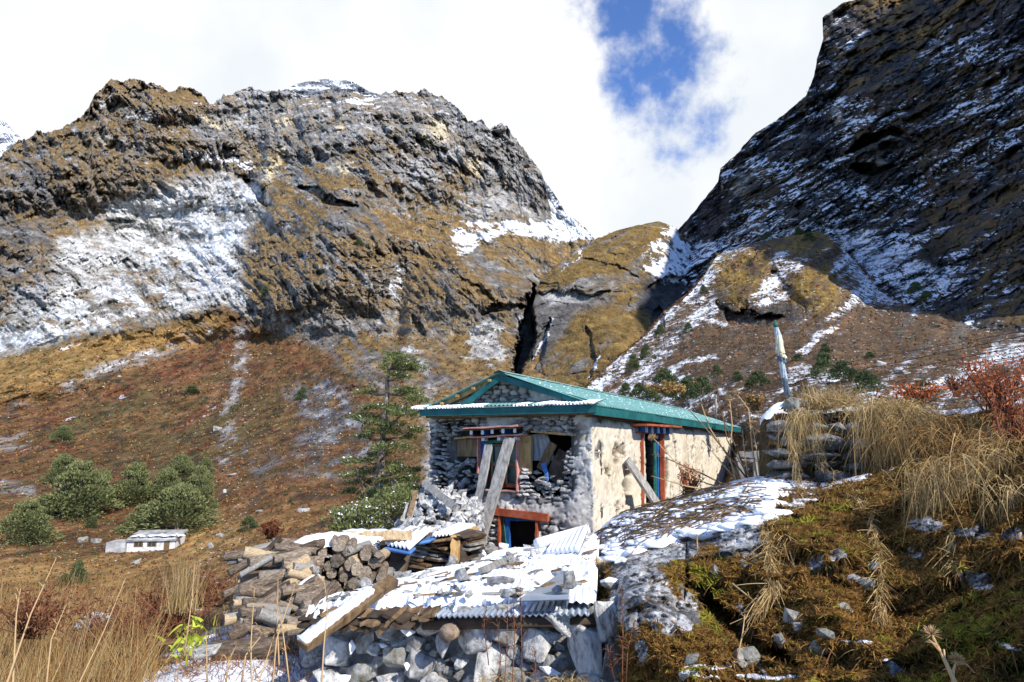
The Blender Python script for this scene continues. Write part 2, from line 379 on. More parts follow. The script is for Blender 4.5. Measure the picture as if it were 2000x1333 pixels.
def notch(px, py, feats, warp):
    """deep clefts and overhangs: (points, half width px, depth m); ragged, pinched at the ends, floor sloping back out"""
    out = np.zeros(np.shape(px)); n1 = fbm(P3(px, py, 0), 1/17, 5, .65, 900); n2 = fbm(P3(px, py, 5), 1/23, 5, .65, 920)
    for pts, wd, dp in feats:
        x0 = min(p[0] for p in pts)-wd*3; x1 = max(p[0] for p in pts)+wd*3; y0 = min(p[1] for p in pts)-wd*3; y1 = max(p[1] for p in pts)+wd*3
        m = (px > x0) & (px < x1) & (py > y0) & (py < y1)
        if not m.any(): continue
        wq = min(wd, 8); X = px[m]+(n1[m]*1.5+warp[m]*.5)*wq; Y = py[m]+(n2[m]*1.5+warp[m]*.4)*wq
        L = [0.0]
        for a, b in zip(pts[:-1], pts[1:]): L.append(L[-1]+math.hypot(b[0]-a[0], b[1]-a[1]))
        best = np.full(X.shape, 1e9); tt = np.zeros(X.shape)
        for i, ((ax, ay), (bx, by)) in enumerate(zip(pts[:-1], pts[1:])):
            dx, dy = bx-ax, by-ay; t = np.clip(((X-ax)*dx+(Y-ay)*dy)/(dx*dx+dy*dy+1e-9), 0, 1)
            d = np.hypot(X-ax-t*dx, Y-ay-t*dy); k = d < best; best = np.where(k, d, best); tt = np.where(k, (L[i]+t*(L[i+1]-L[i]))/L[-1], tt)
        ww = wd*(.25+1.0*np.sin(np.pi*np.clip(tt, .02, .98))**.7)*(1+.7*n2[m])
        v = dp*sstep(ww-best, 0, wd*.45)
        out[m] = np.maximum(out[m], v)
    return out
def bulge(px, py, items):
    out = 0
    for (x, y, rx, ry, ang, amp) in items:
        a = R(ang); u = ((px-x)*math.cos(a)+(py-y)*math.sin(a))/rx; v = (-(px-x)*math.sin(a)+(py-y)*math.cos(a))/ry
        out = out - amp*np.exp(-(u*u+v*v))
    return out

def sd_(px, py, ang, sx, sy): a = R(ang); return P3((px*math.cos(a)-py*math.sin(a))/sx, (px*math.sin(a)+py*math.cos(a))/sy, 0)
GOLD, RUST, ROCK, DROCK, PALE, CREAM, SCREE = (.25,.135,.035), (.15,.078,.036), (.25,.24,.23), (.115,.11,.108), (.42,.41,.39), (.52,.44,.29), (.36,.35,.34)
# --- the great left mountain
B_out = outline([(-500,480),(-200,380),(0,312),(60,262),(150,240),(172,220),(186,190),(215,163),(260,158),(330,172),(390,180),(412,198),(440,190),(485,170),(520,186),(560,184),
  (600,188),(650,178),(680,182),(730,188),(770,180),(830,178),(870,198),(920,240),(990,250),(1020,290),(1055,340),(1072,385),(1092,412),(1130,440),(1165,466),(1210,520),(1350,640)])
B_depth = rbf([(-500,1300,40),(0,1300,45),(600,1300,45),(1300,1300,55),(-500,1060,110),(0,1060,118),(310,1060,125),(600,1040,112),(800,1050,100),(1100,1000,110),(1350,950,130),
  (-400,950,180),(0,950,190),(400,950,182),(700,950,170),(0,800,300),(400,800,290),(700,800,270),(1000,800,260),(1350,800,260),(0,680,390),(250,640,400),(450,610,420),(700,620,400),(1000,620,410),
  (1350,620,430),(0,480,500),(300,480,540),(600,480,490),(900,480,560),(1150,480,720),(-300,480,520),(0,320,620),(250,170,760),(500,200,800),(700,190,800),(850,190,800),(1000,260,760),(500,330,660),
  (700,330,590),(900,330,660),(300,330,640),(1060,360,740)])
def B_disp(px, py, P, Y):
    up = sstep(py, 1080, 640); rocky = sstep(py, 700, 560)
    Ps = P*np.array([1, .35, 1], np.float32); qa = P3(Ps[..., 0]*.85+Ps[..., 2]*.5, Ps[..., 1], Ps[..., 2]*.85-Ps[..., 0]*.5)
    big = fbm(P*np.array([1, .6, 1], np.float32), 1/170, 5, .5, 3, True)*50*up; amp = .38+.66*sstep(fbm(Ps, 1/110, 3, .5, 33), -.25, .3)+.35*sstep(py, 460, 300)
    sc_ = Y/520; wj = fbm(P3(px/120, py/120, 3), 1, 4, .55, 37); aj = -42+0*px; j1 = sd_(px+wj*60, py+wj*50, -44, 80, 24); j2 = sd_(px+wj*40, py-wj*40, -62, 95, 20)
    mid = (fbm(j1, 1, 6, .66, 9, True)*10 + fbm(P3(px/46, py/62, 0)+wj[..., None], 1, 6, .66, 19, True)*15)*rocky*amp*sc_
    mid = mid+(blocks(j1[..., 0]*2.2, j1[..., 1]*.9, 701)*6 + blocks(px/21+wj, py/24, 703)*3.6 + blocks(px/9, py/9+7, 705)*1.6)*rocky*amp*sc_
    ribs = (fbm(j2, 1, 6, .64, 31, True)*13 + fbm(P3(px/11, py/13, 0), 1, 4, .68, 36, True)*2.6)*rocky*amp*sc_
    crag = ribs
    sm = fbm(Ps, 1/26, 6, .6, 14)*(1.6+2.4*(1-rocky))*sstep(py, 1150, 950) + fbm(Ps, 1/7, 3, .6, 15)*.7 + np.maximum(0, fbm(Ps, 1/2.6, 3, .6, 16))*2.0*sstep(py, 680, 760)
    wv = fbm(P3(px/40, py/40, 0), 1, 3, .6, 40)
    nt = notch(px, py, [([(478,352),(500,372),(524,404)],10,34),([(585,366),(618,376),(645,394),(695,404)],9,22),([(800,612),(812,628),(830,658)],10,9),([(1040,560),(1036,640),(1020,690),(1004,745)],16,110),
        ([(940,612),(975,600),(1030,604)],9,26),([(870,528),(930,566),(965,590)],10,10),([(86,290),(100,330),(96,380)],9,9),([(150,362),(220,378)],7,7),([(215,430),(270,433)],5,7)], wv)
    bl = bulge(px, py, [(680,330,90,190,10,60),(620,560,130,130,0,22),(520,330,18,50,20,36),(540,400,18,35,20,30),(120,330,60,120,20,20),(910,560,90,70,0,40),(990,470,100,40,0,20),
        (300,480,150,120,0,-30),(780,600,16,120,8,-22),(240,240,60,80,20,30),(80,560,60,90,0,25),(700,720,80,40,0,20)])
    return -(big+mid+crag+sm) + nt + bl*up
SC = [(330,352),(430,338),(508,350),(522,392),(492,460),(474,520),(476,560),(492,622),(440,592),(340,622),(200,655),(0,700),(-200,720),(-200,650),(0,640),(60,600),(112,560),(84,500),(112,462),(205,440),(192,402),(250,372)]
def B_paint(px, py, P, N):
    P = P*np.array([1, .35, 1], np.float32)
    w1 = fbm(P, 1/60, 5, .6, 50); w2 = fbm(P, 1/14, 5, .65, 55); w3 = fbm(P, 1/5, 3, .6, 58)
    ws = fbm(sd_(px, py, -46, 46, 12), 1, 6, .66, 60)
    X = px + w1*38 + w2*12; Yy = py + w2*16 + w1*16
    col = np.empty(px.shape+(3,)); col[:] = (.19,.125,.052); col = mixc(col, (.115,.075,.038), sstep(w2, -.05, .35)); col = mixc(col, (.30,.18,.06), sstep(w3, .1, .6)*.6)
    # rock shows where it is steep and on the crags
    steep = sstep(N[..., 2], .50, .2); hi = sstep(Yy, 430, 240)*sstep(X, 330, 470); edge = sstep(X, 880, 960)*sstep(Yy, 470, 430)
    rk = np.clip(steep*.85 + hi*.72 + edge*.6 + sstep(ws, .0, .25)*.72 + sstep(w1, .05, .35)*.45 + sstep(w2, .1, .4)*.25 - .42, 0, 1); rk = sstep(rk, .12, .5)*sstep(py, 780, 700)
    rc = mixc(np.broadcast_to(np.array(ROCK), col.shape), DROCK, sstep(ws, -.1, .35)*.8); rc = mixc(rc, PALE, sstep(w2+.5*w3, .05, .5)*.8); rc = mixc(rc, (.24,.19,.12), sstep(-w2, .0, .3)*.5)
    col = mixc(col, rc, rk)
    # dark cliffs under the grass domes
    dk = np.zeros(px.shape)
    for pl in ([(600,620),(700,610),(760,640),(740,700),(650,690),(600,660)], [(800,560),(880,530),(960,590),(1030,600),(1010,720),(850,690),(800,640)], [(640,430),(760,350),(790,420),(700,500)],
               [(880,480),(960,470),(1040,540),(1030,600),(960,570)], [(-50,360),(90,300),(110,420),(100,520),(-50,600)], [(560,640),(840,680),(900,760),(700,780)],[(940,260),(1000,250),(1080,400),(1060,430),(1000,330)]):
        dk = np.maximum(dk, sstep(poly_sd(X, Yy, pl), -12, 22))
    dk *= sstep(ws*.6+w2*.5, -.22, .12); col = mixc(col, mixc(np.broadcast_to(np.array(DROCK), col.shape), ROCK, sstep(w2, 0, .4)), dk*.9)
    # cream rock faces
    for (x, y, rx, ry, c) in ((655,255,13,26,CREAM),(520,328,16,26,CREAM),(540,300,9,18,CREAM),(665,328,30,11,CREAM),(850,262,30,26,CREAM),(750,245,14,10,PALE),(430,245,26,14,CREAM),(200,205,22,14,PALE),(195,272,22,9,CREAM),
                           (550,240,14,14,CREAM),(480,240,20,8,PALE),(930,665,48,38,PALE),(1008,640,12,40,PALE),(885,300,20,24,PALE),(930,330,14,20,CREAM),(950,400,60,30,SCREE),(820,330,40,40,SCREE),(90,600,90,60,SCREE),(1015,350,20,40,ROCK)):
        e = np.hypot((X-x)/rx, (Yy-y)/ry); col = mixc(col, mixc(np.broadcast_to(np.array(c), col.shape), ROCK, sstep(ws+w3*.5, .0, .3)*.85), sstep(1-e+w2*1.0+w3*.9, .0, .25)*.9)
    # scree basin
    sd = poly_sd(X, Yy, SC); sc = sstep(sd, -10, 18)
    st = fbm(sd_(px, py, -28, 34, 14), 1, 6, .68, 70)
    scol = mixc(np.broadcast_to(np.array((.48,.47,.45)), col.shape), (.17,.16,.14), sstep(st, -.02, .3)); scol = mixc(scol, (.22,.14,.06), sstep(w2-.4*sstep(py, 600, 300), .02, .3)*.8)
    col = mixc(col, scol, sc)
    snow = np.zeros(px.shape)
    snow = np.maximum(snow, sc*(.30+.5*sstep(-st, -.05, .35)*sstep(w1, -.4, .2)*sstep(w2,-.5,.2)))
    # talus fan, rust coloured
    tf = sstep(poly_sd(px+w1*25, py+w2*14, [(-600,735),(0,702),(200,658),(345,628),(440,600),(520,640),(640,690),(740,790),(800,900),(900,1010),(1300,1010),(1300,1400),(-600,1400)]), -8, 10)
    tcol = np.empty(px.shape+(3,)); tcol[:] = RUST; tcol = mixc(tcol, (.10,.075,.032), sstep(w1, -.2, .3)); tcol = mixc(tcol, (.14,.05,.028), sstep(w2, .1, .4)*.8); tcol = mixc(tcol, (.045,.035,.025), sstep(fbm(P, 1/3.5, 4, .6, 81), .05, .35)*.85)
    tcol = mixc(tcol, (.32,.19,.07), sstep(py, 960, 1040)*sstep(w2, -.25, .2)*.9)
    tcol = mixc(tcol, (.30,.18,.06), sstep(poly_sd(X, Yy, [(-100,720),(200,660),(440,610),(420,650),(150,740),(-100,800)]), -20, 20)*.7)
    col = mixc(col, tcol, tf)
    bf = np.maximum(sstep(poly_sd(X, Yy, [(560,760),(640,740),(700,790),(720,880),(660,940),(560,900),(600,840)]), -18, 18), sstep(poly_sd(X, Yy, [(470,870),(540,880),(600,930),(500,940)]), -15, 15)*.6)
    col = mixc(col, mixc(np.broadcast_to(np.array((.09,.088,.09)), col.shape), (.26,.26,.27), sstep(w3, 0, .45)), bf*sstep(w2+w3, -.35, .05))
    # gullies with pale debris
    for pts, wd, k in (([(790,515),(776,590),(764,625)],13,.9), ([(745,625),(775,660),(800,690),(830,760),(845,860),(830,960)],22,.75), ([(455,600),(470,650),(460,760),(450,860),(440,900)],17,.45),
                    ([(400,640),(300,690),(180,735),(60,785),(-100,830)],13,.6), ([(-50,870),(60,860)],18,.5), ([(60,960),(-60,940)],14,.5), ([(1140,485),(1090,540),(1062,560),(1030,600)],5,.6)):
        g = sstep(-seg_d(X*.8+px*.2, Yy*.8+py*.2, pts)+w3*wd*.7, -wd*1.2, -wd*.1)*sstep(w1+w2*.5+w3*.4, -.42, .05); col = mixc(col, (.34,.335,.33), g*.8*sstep(w3+w2, -.4, .3)); snow = np.maximum(snow, g*k*.52)
    # snowfields
    sf = sstep(poly_sd(X, Yy, [(905,432),(980,425),(1060,430),(1110,425),(1168,470),(1110,482),(1010,470),(950,480),(925,500),(885,505),(880,462)]), -10, 16); snow = np.maximum(snow, sf*(.42+.35*sstep(w2, -.3, .2)))
    sf = sstep(poly_sd(px, py, [(1068,380),(1100,405),(1170,470),(1120,470),(1075,430)]), -6, 8); snow = np.maximum(snow, sf*.75)
    band = sstep(seg_d(X, Yy, [(330,310),(400,325),(460,330),(520,330)]), 34, 6)*.5+sstep(seg_d(X, Yy, [(380,200),(470,190),(560,195),(720,200)]), 40, 6)*.45 + sstep(seg_d(X, Yy, [(200,190),(300,240),(380,300),(480,320)]), 26, 4)*.42 + sstep(seg_d(X, Yy, [(700,190),(820,200),(930,250),(1000,300)]), 34, 6)*.4
    snow = np.maximum(snow, band*sstep(N[..., 2], .3, .75)*sstep(w2, -.3, .3)*1.15)
    snow = np.maximum(snow, .22*sstep(w2, .1, .5)*sstep(py, 400, 200)); snow = np.maximum(snow, tf*(.06+.32*sstep(w2+w1*.6, .15, .6)))
    col *= (1+.75*np.clip(fbm(P, 1/2.0, 3, .75, 83), -.8, 1))[..., None]; snow = snow+.16*fbm(P, 1/2.6, 2, .7, 84)*(snow > .05)
    snow = np.maximum(snow, .42*sstep(w2, -.1, .4)*sstep(seg_d(px, py, [(300,1085),(420,1090),(520,1080)]), 60, 10))
    return col, snow
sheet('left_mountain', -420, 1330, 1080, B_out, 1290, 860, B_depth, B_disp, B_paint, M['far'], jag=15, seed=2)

# --- snowy summit in cloud behind it, far snow peak at the left, dark shoulder at the right
def cap_disp(px, py, P, Y): return -(fbm(P, 1/160, 7, .62, 5, True)*60)
def snowy(k0, dark=(.16,.165,.18)):
    def f(px, py, P, N):
        w2 = fbm(P, 1/60, 6, .65, 21); col = np.empty(px.shape+(3,)); col[:] = dark; return col, k0 + .5*sstep(N[..., 2], .3, .75) + w2*.5
    return f
sheet('far_summit', 460, 820, 240, outline([(460,230),(500,205),(545,180),(580,164),(640,155),(690,160),(720,178),(790,205),(820,240)]), 330, 90, lambda x, y: 1500-(y-160)*2.0, cap_disp, snowy(.05), M['far'], jag=3, seed=4)
sheet('snow_peak', -500, 120, 240, outline([(-500,-60),(-200,60),(-60,180),(0,226),(30,262),(60,285),(120,330)]), 420, 120, lambda x, y: 3200-(y-230)*5, cap_disp, snowy(.16, (.12,.125,.14)), M['far'], jag=3, seed=6)
sheet('dark_shoulder', 1020, 1200, 110, outline([(1020,330),(1062,352),(1082,378),(1102,412),(1125,450),(1200,560)]), 600, 90, lambda x, y: 1150-(y-350)*1.2, cap_disp, snowy(.0, (.10,.105,.12)), M['far'], jag=2, seed=8)

# --- golden knoll and gorge wall in the middle
E_depth = rbf([(1000,760,300),(1040,600,410),(1090,515,470),(1165,468,520),(1290,433,560),(1400,520,560),(1000,820,260),(1150,820,230),(1300,820,200),(1150,700,320),(1300,700,310),(1150,600,400),(1290,600,430),(1290,520,490),(1450,600,480),(1450,820,200)])
def E_disp(px, py, P, Y):
    P = P*np.array([1, .4, 1], np.float32); q = P3(P[..., 0]*.75+P[..., 2]*.65, P[..., 1]*.6, P[..., 2]*.75-P[..., 0]*.65)
    wv = fbm(P3(px/30, py/30, 0), 1, 3, .6, 43)
    nt = notch(px, py, [([(1038,600),(1030,640),(1020,690),(1006,760)],19,70),([(1045,576),(1100,580),(1150,582),(1190,568)],9,9),([(1140,505),(1190,520),(1250,545)],6,6),([(1070,620),(1055,680),(1035,740)],9,14),
        ([(1145,640),(1160,700),(1150,740)],6,7),([(1265,570),(1300,560),(1330,545)],12,14),([(1290,600),(1275,640)],9,12)], wv)
    bl = bulge(px, py, [(1170,540,90,50,0,26),(1200,680,80,70,0,26),(1250,480,70,35,0,14)])
    return -(fbm(P, 1/80, 5, .55, 90, True)*11 + fbm(q*np.array([.6, 1, 1.3], np.float32), 1/20, 6, .66, 91, True)*5 + fbm(P, 1/9, 4, .6, 92)*1.4 + blocks(P[..., 0]/16, P[..., 2]/12, 711)*2.6 + blocks(P[..., 0]/6, P[..., 2]/4.5, 713)*1.1) + nt + bl
def E_paint(px, py, P, N):
    P = P*np.array([1, .4, 1], np.float32)
    w1 = fbm(P, 1/45, 5, .6, 95); w2 = fbm(P, 1/11, 5, .65, 96); w3 = fbm(P, 1/4, 3, .6, 97); X = px+w1*25+w2*10; Yy = py+w2*12+w1*10
    qa = P3((P[..., 0]*.75+P[..., 2]*.65)*.35, P[..., 1]*.5, (P[..., 2]*.75-P[..., 0]*.65)*1.4); ws = fbm(qa, 1/13, 5, .65, 98)
    col = np.empty(px.shape+(3,)); col[:] = (.17,.112,.04); col = mixc(col, (.10,.066,.028), sstep(w2, -.05, .35)); col = mixc(col, (.30,.19,.06), sstep(w3, .1, .5)*.5)
    rk = sstep(ws+sstep(N[..., 2], .5, .2)*.45, .04, .28)*.85; rc = mixc(np.broadcast_to(np.array(DROCK), col.shape), ROCK, sstep(w2, -.1, .35)); col = mixc(col, rc, rk)
    for pl, c in (([(1040,585),(1200,570),(1200,590),(1110,620),(1080,700),(1020,760),(1000,740),(1030,640)], DROCK), ([(1250,560),(1340,450),(1400,500),(1450,640),(1290,640),(1240,590)], (.06,.058,.062)), ([(1060,570),(1160,578),(1150,592),(1070,595)], PALE)):  # the near-black polygon paints the shaded zone below the cliff
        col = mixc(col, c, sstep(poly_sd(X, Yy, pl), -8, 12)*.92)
    snow = sstep(poly_sd(X, Yy, [(1290,440),(1335,445),(1380,560),(1300,560),(1250,530)]), -15, 15)*(.35+.4*sstep(w2, -.2, .3)) + .18*sstep(w3, .1, .5)
    for pts, wd in (([(1145,485),(1100,530)],4), ([(1072,620),(1060,690),(1045,740)],8), ([(1165,690),(1150,740)],7)): snow = np.maximum(snow, .6*sstep(-seg_d(X, Yy, pts), -wd, 0))
    return col, snow
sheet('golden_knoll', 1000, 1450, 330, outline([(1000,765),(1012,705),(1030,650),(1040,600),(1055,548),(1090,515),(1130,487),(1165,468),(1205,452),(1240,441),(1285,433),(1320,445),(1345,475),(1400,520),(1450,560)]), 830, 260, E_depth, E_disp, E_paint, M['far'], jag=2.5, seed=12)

# --- the right-hand cliff: runs away from the camera, its ridge climbs far out of the frame
F_pts = [(1230,560),(1322,452),(1345,428),(1380,385),(1400,358),(1406,330),(1440,300),(1475,262),(1530,225),(1572,188),(1590,140),(1604,90),(1612,60),(1605,36),(1650,5),(1700,-8),(1800,-30),(2000,-230),(2300,-520),(2700,-900),(3300,-1300),(3700,-1000)]
F_out = outline([(1230,560),(1322,452),(1345,428),(1380,385),(1400,358),(1412,330),(1440,300),(1475,262),(1530,225),(1572,188),(1590,140),(1604,90),(1612,60),(1605,36),(1650,5),(1700,-8),(1800,-30),(2000,-230),(2300,-520),(2700,-900),(3300,-1300),(3700,-1000)])
F_depth = rbf([(1230,560,640),(1322,452,640),(1400,358,600),(1572,188,560),(1605,36,620),(1800,-30,560),(1400,520,470),(1500,400,460),(1600,500,330),(1700,200,420),(1800,400,300),(1800,560,200),(2000,560,150),(2000,400,210),
  (2000,100,330),(2000,-200,420),(2000,700,80),(1700,650,170),(1500,600,300),(1350,600,420),(2700,-800,260),(3300,-1200,250),(2700,500,90),(3300,500,80),(3700,-900,260),(3700,500,80),(1350,800,200),(2700,800,45),(2300,200,230)])
def F_disp(px, py, P, Y):
    s = Y/400; ang = sd_(px, py, 33, 210, 34); ang2 = sd_(px, py, 30, 60, 13); wv = fbm(P3(px/30, py/30, 0), 1, 3, .6, 45)
    nt = notch(px, py, [([(1655,300),(1700,270),(1740,255),(1790,275)],11,30),([(1660,325),(1700,335),(1750,325)],9,24),([(1430,340),(1470,330)],8,9)], wv)
    q = ang + (P3(wv, wv, 0)*.4)
    return -(fbm(P, 1/150, 4, .5, 100, True)*22 + fbm(q, 1, 5, .55, 101, True)*11*s + fbm(ang2+P3(wv, wv*.5, 0)*.9, 1, 4, .62, 103, True)*5.0*s + fbm(P3(px, py, 0), 1/38, 5, .6, 106, True)*6*s + (blocks(ang[..., 0]*6.2, ang[..., 1]*2.1, 721)*5.5+blocks(ang[..., 0]*15, ang[..., 1]*5.5, 723)*2.4)*s + fbm(P3(px, py, 0), 1/9, 3, .6, 104)*1.6*s) + nt - 0*bulge(px, py, [])
def F_paint(px, py, P, N):
    w1 = fbm(P3(px, py, 0), 1/70, 4, .6, 110); w2 = fbm(sd_(px, py, 30, 34, 11), 1, 5, .65, 111); w3 = fbm(P3(px, py, 0), 1/6, 3, .6, 112); w4 = fbm(sd_(px, py, 33, 80, 16), 1, 4, .6, 113)
    X = px+w1*30; Yy = py+w1*30
    col = np.empty(px.shape+(3,)); col[:] = (.05,.048,.05); col = mixc(col, (.022,.021,.022), sstep(w2, -.1, .3)); col = mixc(col, (.10,.095,.09), sstep(w4, .15, .5)*.8)  # rock tones darkened so the cliff reads as shaded
    g = np.maximum(sstep(poly_sd(X, Yy, [(1640,-20),(2500,-900),(2500,-200),(1960,-20),(1800,120),(1720,170),(1650,180),(1640,100),(1680,60)]), -30, 30)*.9, sstep(poly_sd(X, Yy, [(1720,420),(2100,260),(2200,640),(1850,640),(1900,500)]), -40, 40)*.55)
    g = np.maximum(g, .28*sstep(w1, .0, .4)); g = np.maximum(g, sstep(poly_sd(X, Yy, [(1690,200),(1850,120),(2100,100),(2100,250),(1760,300)]), -30, 30)*.35)
    col = mixc(col, (.20,.125,.05), g*sstep(w2+w1*.4, -.2, .25)); 
    for (x, y, rx, ry) in ((1705,320,30,9),(1750,275,36,8),(1450,365,26,26),(1632,225,12,16)): col = mixc(col, (.26,.25,.22), sstep(-np.hypot((X-x)/rx, (Yy-y)/ry), -1.1, -.7)*.8)
    under = notch(px, py, [([(1655,300),(1700,270),(1790,280)],20,1),([(1660,325),(1750,330)],22,1),([(1430,350),(1480,380)],26,1)], w1)
    snow = (.075 + .46*sstep(N[..., 2], .2, .75)*1.0 + .34*w4 + .26*w1 - .35*under - .25*g) * (.55+.45*sstep(py, -50, 150))
    snow -= .30*sstep(w2, .0, .35)
    snow = np.maximum(snow, sstep(poly_sd(X, Yy, [(1330,450),(1500,430),(1700,420),(1900,560),(1750,590),(1600,470),(1450,480),(1350,530)]), -20, 30)*(.24+.3*sstep(w2, -.4, .1)))
    return col, snow
sheet('right_cliff', 1230, 3700, 1150, F_out, 820, 560, F_depth, F_disp, F_paint, M['cliff'], jag=3, seed=14, gamma=1.0, fan=F_pts)

# --- added massif out of the frame at the right, its ridge raised to shade the cliff
gx_, gy_ = np.meshgrid(np.linspace(120, 900, 90), np.linspace(-60, 760, 90))
rl = [((225, 10), 170), ((330, 85), 380), ((480, 215), 600), ((700, 400), 740), ((850, 620), 800)]
zz = np.full(gx_.shape, -1e9)
for ((a, za), (b, zb)) in zip(rl[:-1], rl[1:]):
    dx, dy = b[0]-a[0], b[1]-a[1]; t = np.clip(((gx_-a[0])*dx+(gy_-a[1])*dy)/(dx*dx+dy*dy), 0, 1)
    d = np.hypot(gx_-a[0]-t*dx, gy_-a[1]-t*dy); zz = np.maximum(zz, za+(zb-za)*t-d*1.6)
zz = np.maximum(zz + fbm(P3(gx_, gy_, 0), 1/90, 5, .5, 140, True)*20, -60)
keepz = (gx_ < gy_*.86+45); zz = np.where(keepz, np.minimum(zz, -60), zz)
gf = gridF(90, 90); gf = gf[(keepz.ravel()[gf].sum(1) == 0)]
me = mesh_np('shading_massif', P3(gx_, gy_, zz), gf, True, {'Col': np.full((8100, 3), .09), 'snow': np.full(8100, .5)})
tag(link('shading_massif', me, M['far']), kind='structure')

# --- snowy talus slope with scrub at the foot of the cliff
G_out = outline([(1040,900),(1085,830),(1130,770),(1200,705),(1262,655),(1300,610),(1345,575),(1375,540),(1400,500),(1450,478),(1500,470),(1560,458),(1600,452),(1635,472),(1660,500),(1700,545),(1740,570),(1780,590),(1850,600),(1940,612),(2000,635),(2400,690),(3400,700)])
G_depth = rbf([(1040,900,70),(1130,770,120),(1262,655,190),(1375,540,280),(1400,500,310),(1560,458,300),(1635,472,280),(1700,545,230),(1850,600,165),(2000,635,120),(2400,690,50),(1100,960,40),(1250,860,55),(1400,860,30),(1460,830,26),
   (1460,900,22),(1500,780,34),(1600,780,24),(1700,780,18),(1850,790,13),(2000,760,13),(2400,780,8),(1500,660,100),(1700,660,90),(1900,680,70),(1400,700,90),(1250,760,100),(1560,560,190),(1450,600,180),(1460,1050,16),(1100,1050,25),(2000,1050,5.5),(3400,760,8),(3400,1050,5),(1640,600,140),(1800,1000,8),(1600,1000,10)])
def G_disp(px, py, P, Y):
    s = np.clip(Y/120, .02, 2.2); q = sd_(px, py, 38, 120, 40); wv = fbm(P3(px/25, py/25, 0), 1, 3, .6, 47)
    nt = notch(px, py, [([(1400,590),(1430,622),(1480,630),(1530,615)],14,14),([(1500,520),(1530,560),(1570,600)],9,5),([(1730,570),(1800,600),(1900,612)],9,9),([(1285,600),(1300,640)],9,8)], wv)
    bl = bulge(px, py, [(1460,570,55,40,-20,26),(1590,560,50,42,20,24),(1510,500,60,24,0,12),(1860,560,60,30,10,16)])*sstep(py, 690, 610)
    return -(fbm(q, 1, 5, .55, 120, True)*5.5*s + fbm(P3(px, py, 0), 1/26, 6, .62, 121, True)*3.4*s) + nt + bl
def G_paint(px, py, P, N):
    w1 = fbm(P3(px, py, 0), 1/60, 4, .6, 130); w2 = fbm(sd_(px, py, 20, 30, 12), 1, 5, .65, 131); w3 = fbm(P3(px, py, 0), 1/7, 4, .65, 132); w4 = fbm(sd_(px, py, 42, 110, 18), 1, 4, .6, 133)
    X = px+w1*24; Yy = py+w1*20
    col = np.empty(px.shape+(3,)); col[:] = (.115,.075,.045); col = mixc(col, (.17,.10,.055), sstep(w2, .0, .4)); col = mixc(col, (.055,.045,.038), sstep(w3, .05, .4)*.85)
    col = mixc(col, (.12,.115,.11), sstep(w4, .1, .4)*.6)
    gl = np.zeros(px.shape)
    for pl in ([(1405,520),(1480,480),(1500,520),(1440,600),(1400,590)], [(1540,540),(1620,500),(1650,570),(1590,610),(1545,590)], [(1480,470),(1620,455),(1640,490),(1560,500)], [(1770,540),(2050,540),(2050,600),(1820,600)]):
        gl = np.maximum(gl, sstep(poly_sd(X+w2*22, Yy+w2*18, pl)+w3*14, -20, 16))
    col = mixc(col, (.22,.14,.035), gl*sstep(w2, -.35, .1))
    dk = sstep(poly_sd(X, Yy, [(1395,560),(1430,600),(1540,590),(1580,620),(1480,640),(1400,620)]), -6, 10); col = mixc(col, (.06,.055,.055), dk*.9)  # dk: shade under the overhang put into the colour
    red = sstep(poly_sd(X, Yy, [(1330,640),(1560,620),(2000,600),(2000,670),(1700,720),(1560,700),(1400,760),(1300,720)]), -30, 30)
    snow = .32 + .30*w4 + .26*w2 + .15*sstep(N[..., 2], .4, .8) - .34*red - .3*gl - .4*dk
    for pts, wd in (([(1400,480),(1350,560),(1290,610),(1230,690),(1150,770)],20), ([(1390,595),(1360,620),(1420,635)],12), ([(1660,490),(1680,540),(1720,580)],26), ([(1230,650),(1180,720)],18), ([(1700,545),(1850,600)],12), ([(1240,800),(1330,720),(1400,700)],12),([(1560,690),(1640,640),(1600,660)],14),([(2000,690),(1880,730),(1760,770)],26)):
        snow = np.maximum(snow, (.56+.2*w3)*sstep(-seg_d(X, Yy, pts), -wd, -wd*.2))
    return col, snow
sheet('talus_slope', 1040, 3400, 1350, G_out, 1060, 520, G_depth, G_disp, G_paint, M['right'], jag=2, seed=16, back=.12, backn=4)

# ================================================================== NEAR GROUND
M['wall'] = terrainmat('rubble_wall_surface', 7.0, .02, fine=.5)
def ground_z(x, y):
    x = np.asarray(x, float); y = np.asarray(y, float)
    z = -1.72 - .028*np.maximum(0, -x-1) - .02*np.maximum(0, y-6)
    z = z - .35*sstep(x, -1.5, 1.5)*sstep(y, 8, 12)*1.0
    d = np.minimum(np.maximum(0, y-8.3+.12*x), np.maximum(0, -(x+4.1)-.03*(y-8)))
    return z - np.minimum(.85*d, 24) - .25*sstep(d, 0, 2) + .34*np.exp(-((x+2.0)/.9)**2-((y-4.4)/1.3)**2)
nx_, ny_ = 520, 420
xs = -16+34*np.linspace(0, 1, nx_); ys = -4+48*np.linspace(0, 1, ny_)**1.6
gx_, gy_ = np.meshgrid(xs, ys); gz_ = ground_z(gx_, gy_)
Pn = P3(gx_, gy_, 0)
gz_ = gz_ + fbm(Pn, 1/1.6, 6, .55, 200)*.16 + np.maximum(0, fbm(Pn, 1/.35, 4, .6, 205))*.07
w1 = fbm(Pn, 1/.9, 5, .6, 210); w2 = fbm(Pn, 1/.22, 4, .6, 212)
col = np.empty(gx_.shape+(3,)); col[:] = (.17, .10, .05); col = mixc(col, (.30, .20, .09), sstep(w2, 0, .4)); col = mixc(col, (.07, .045, .025), sstep(w1, .05, .4))
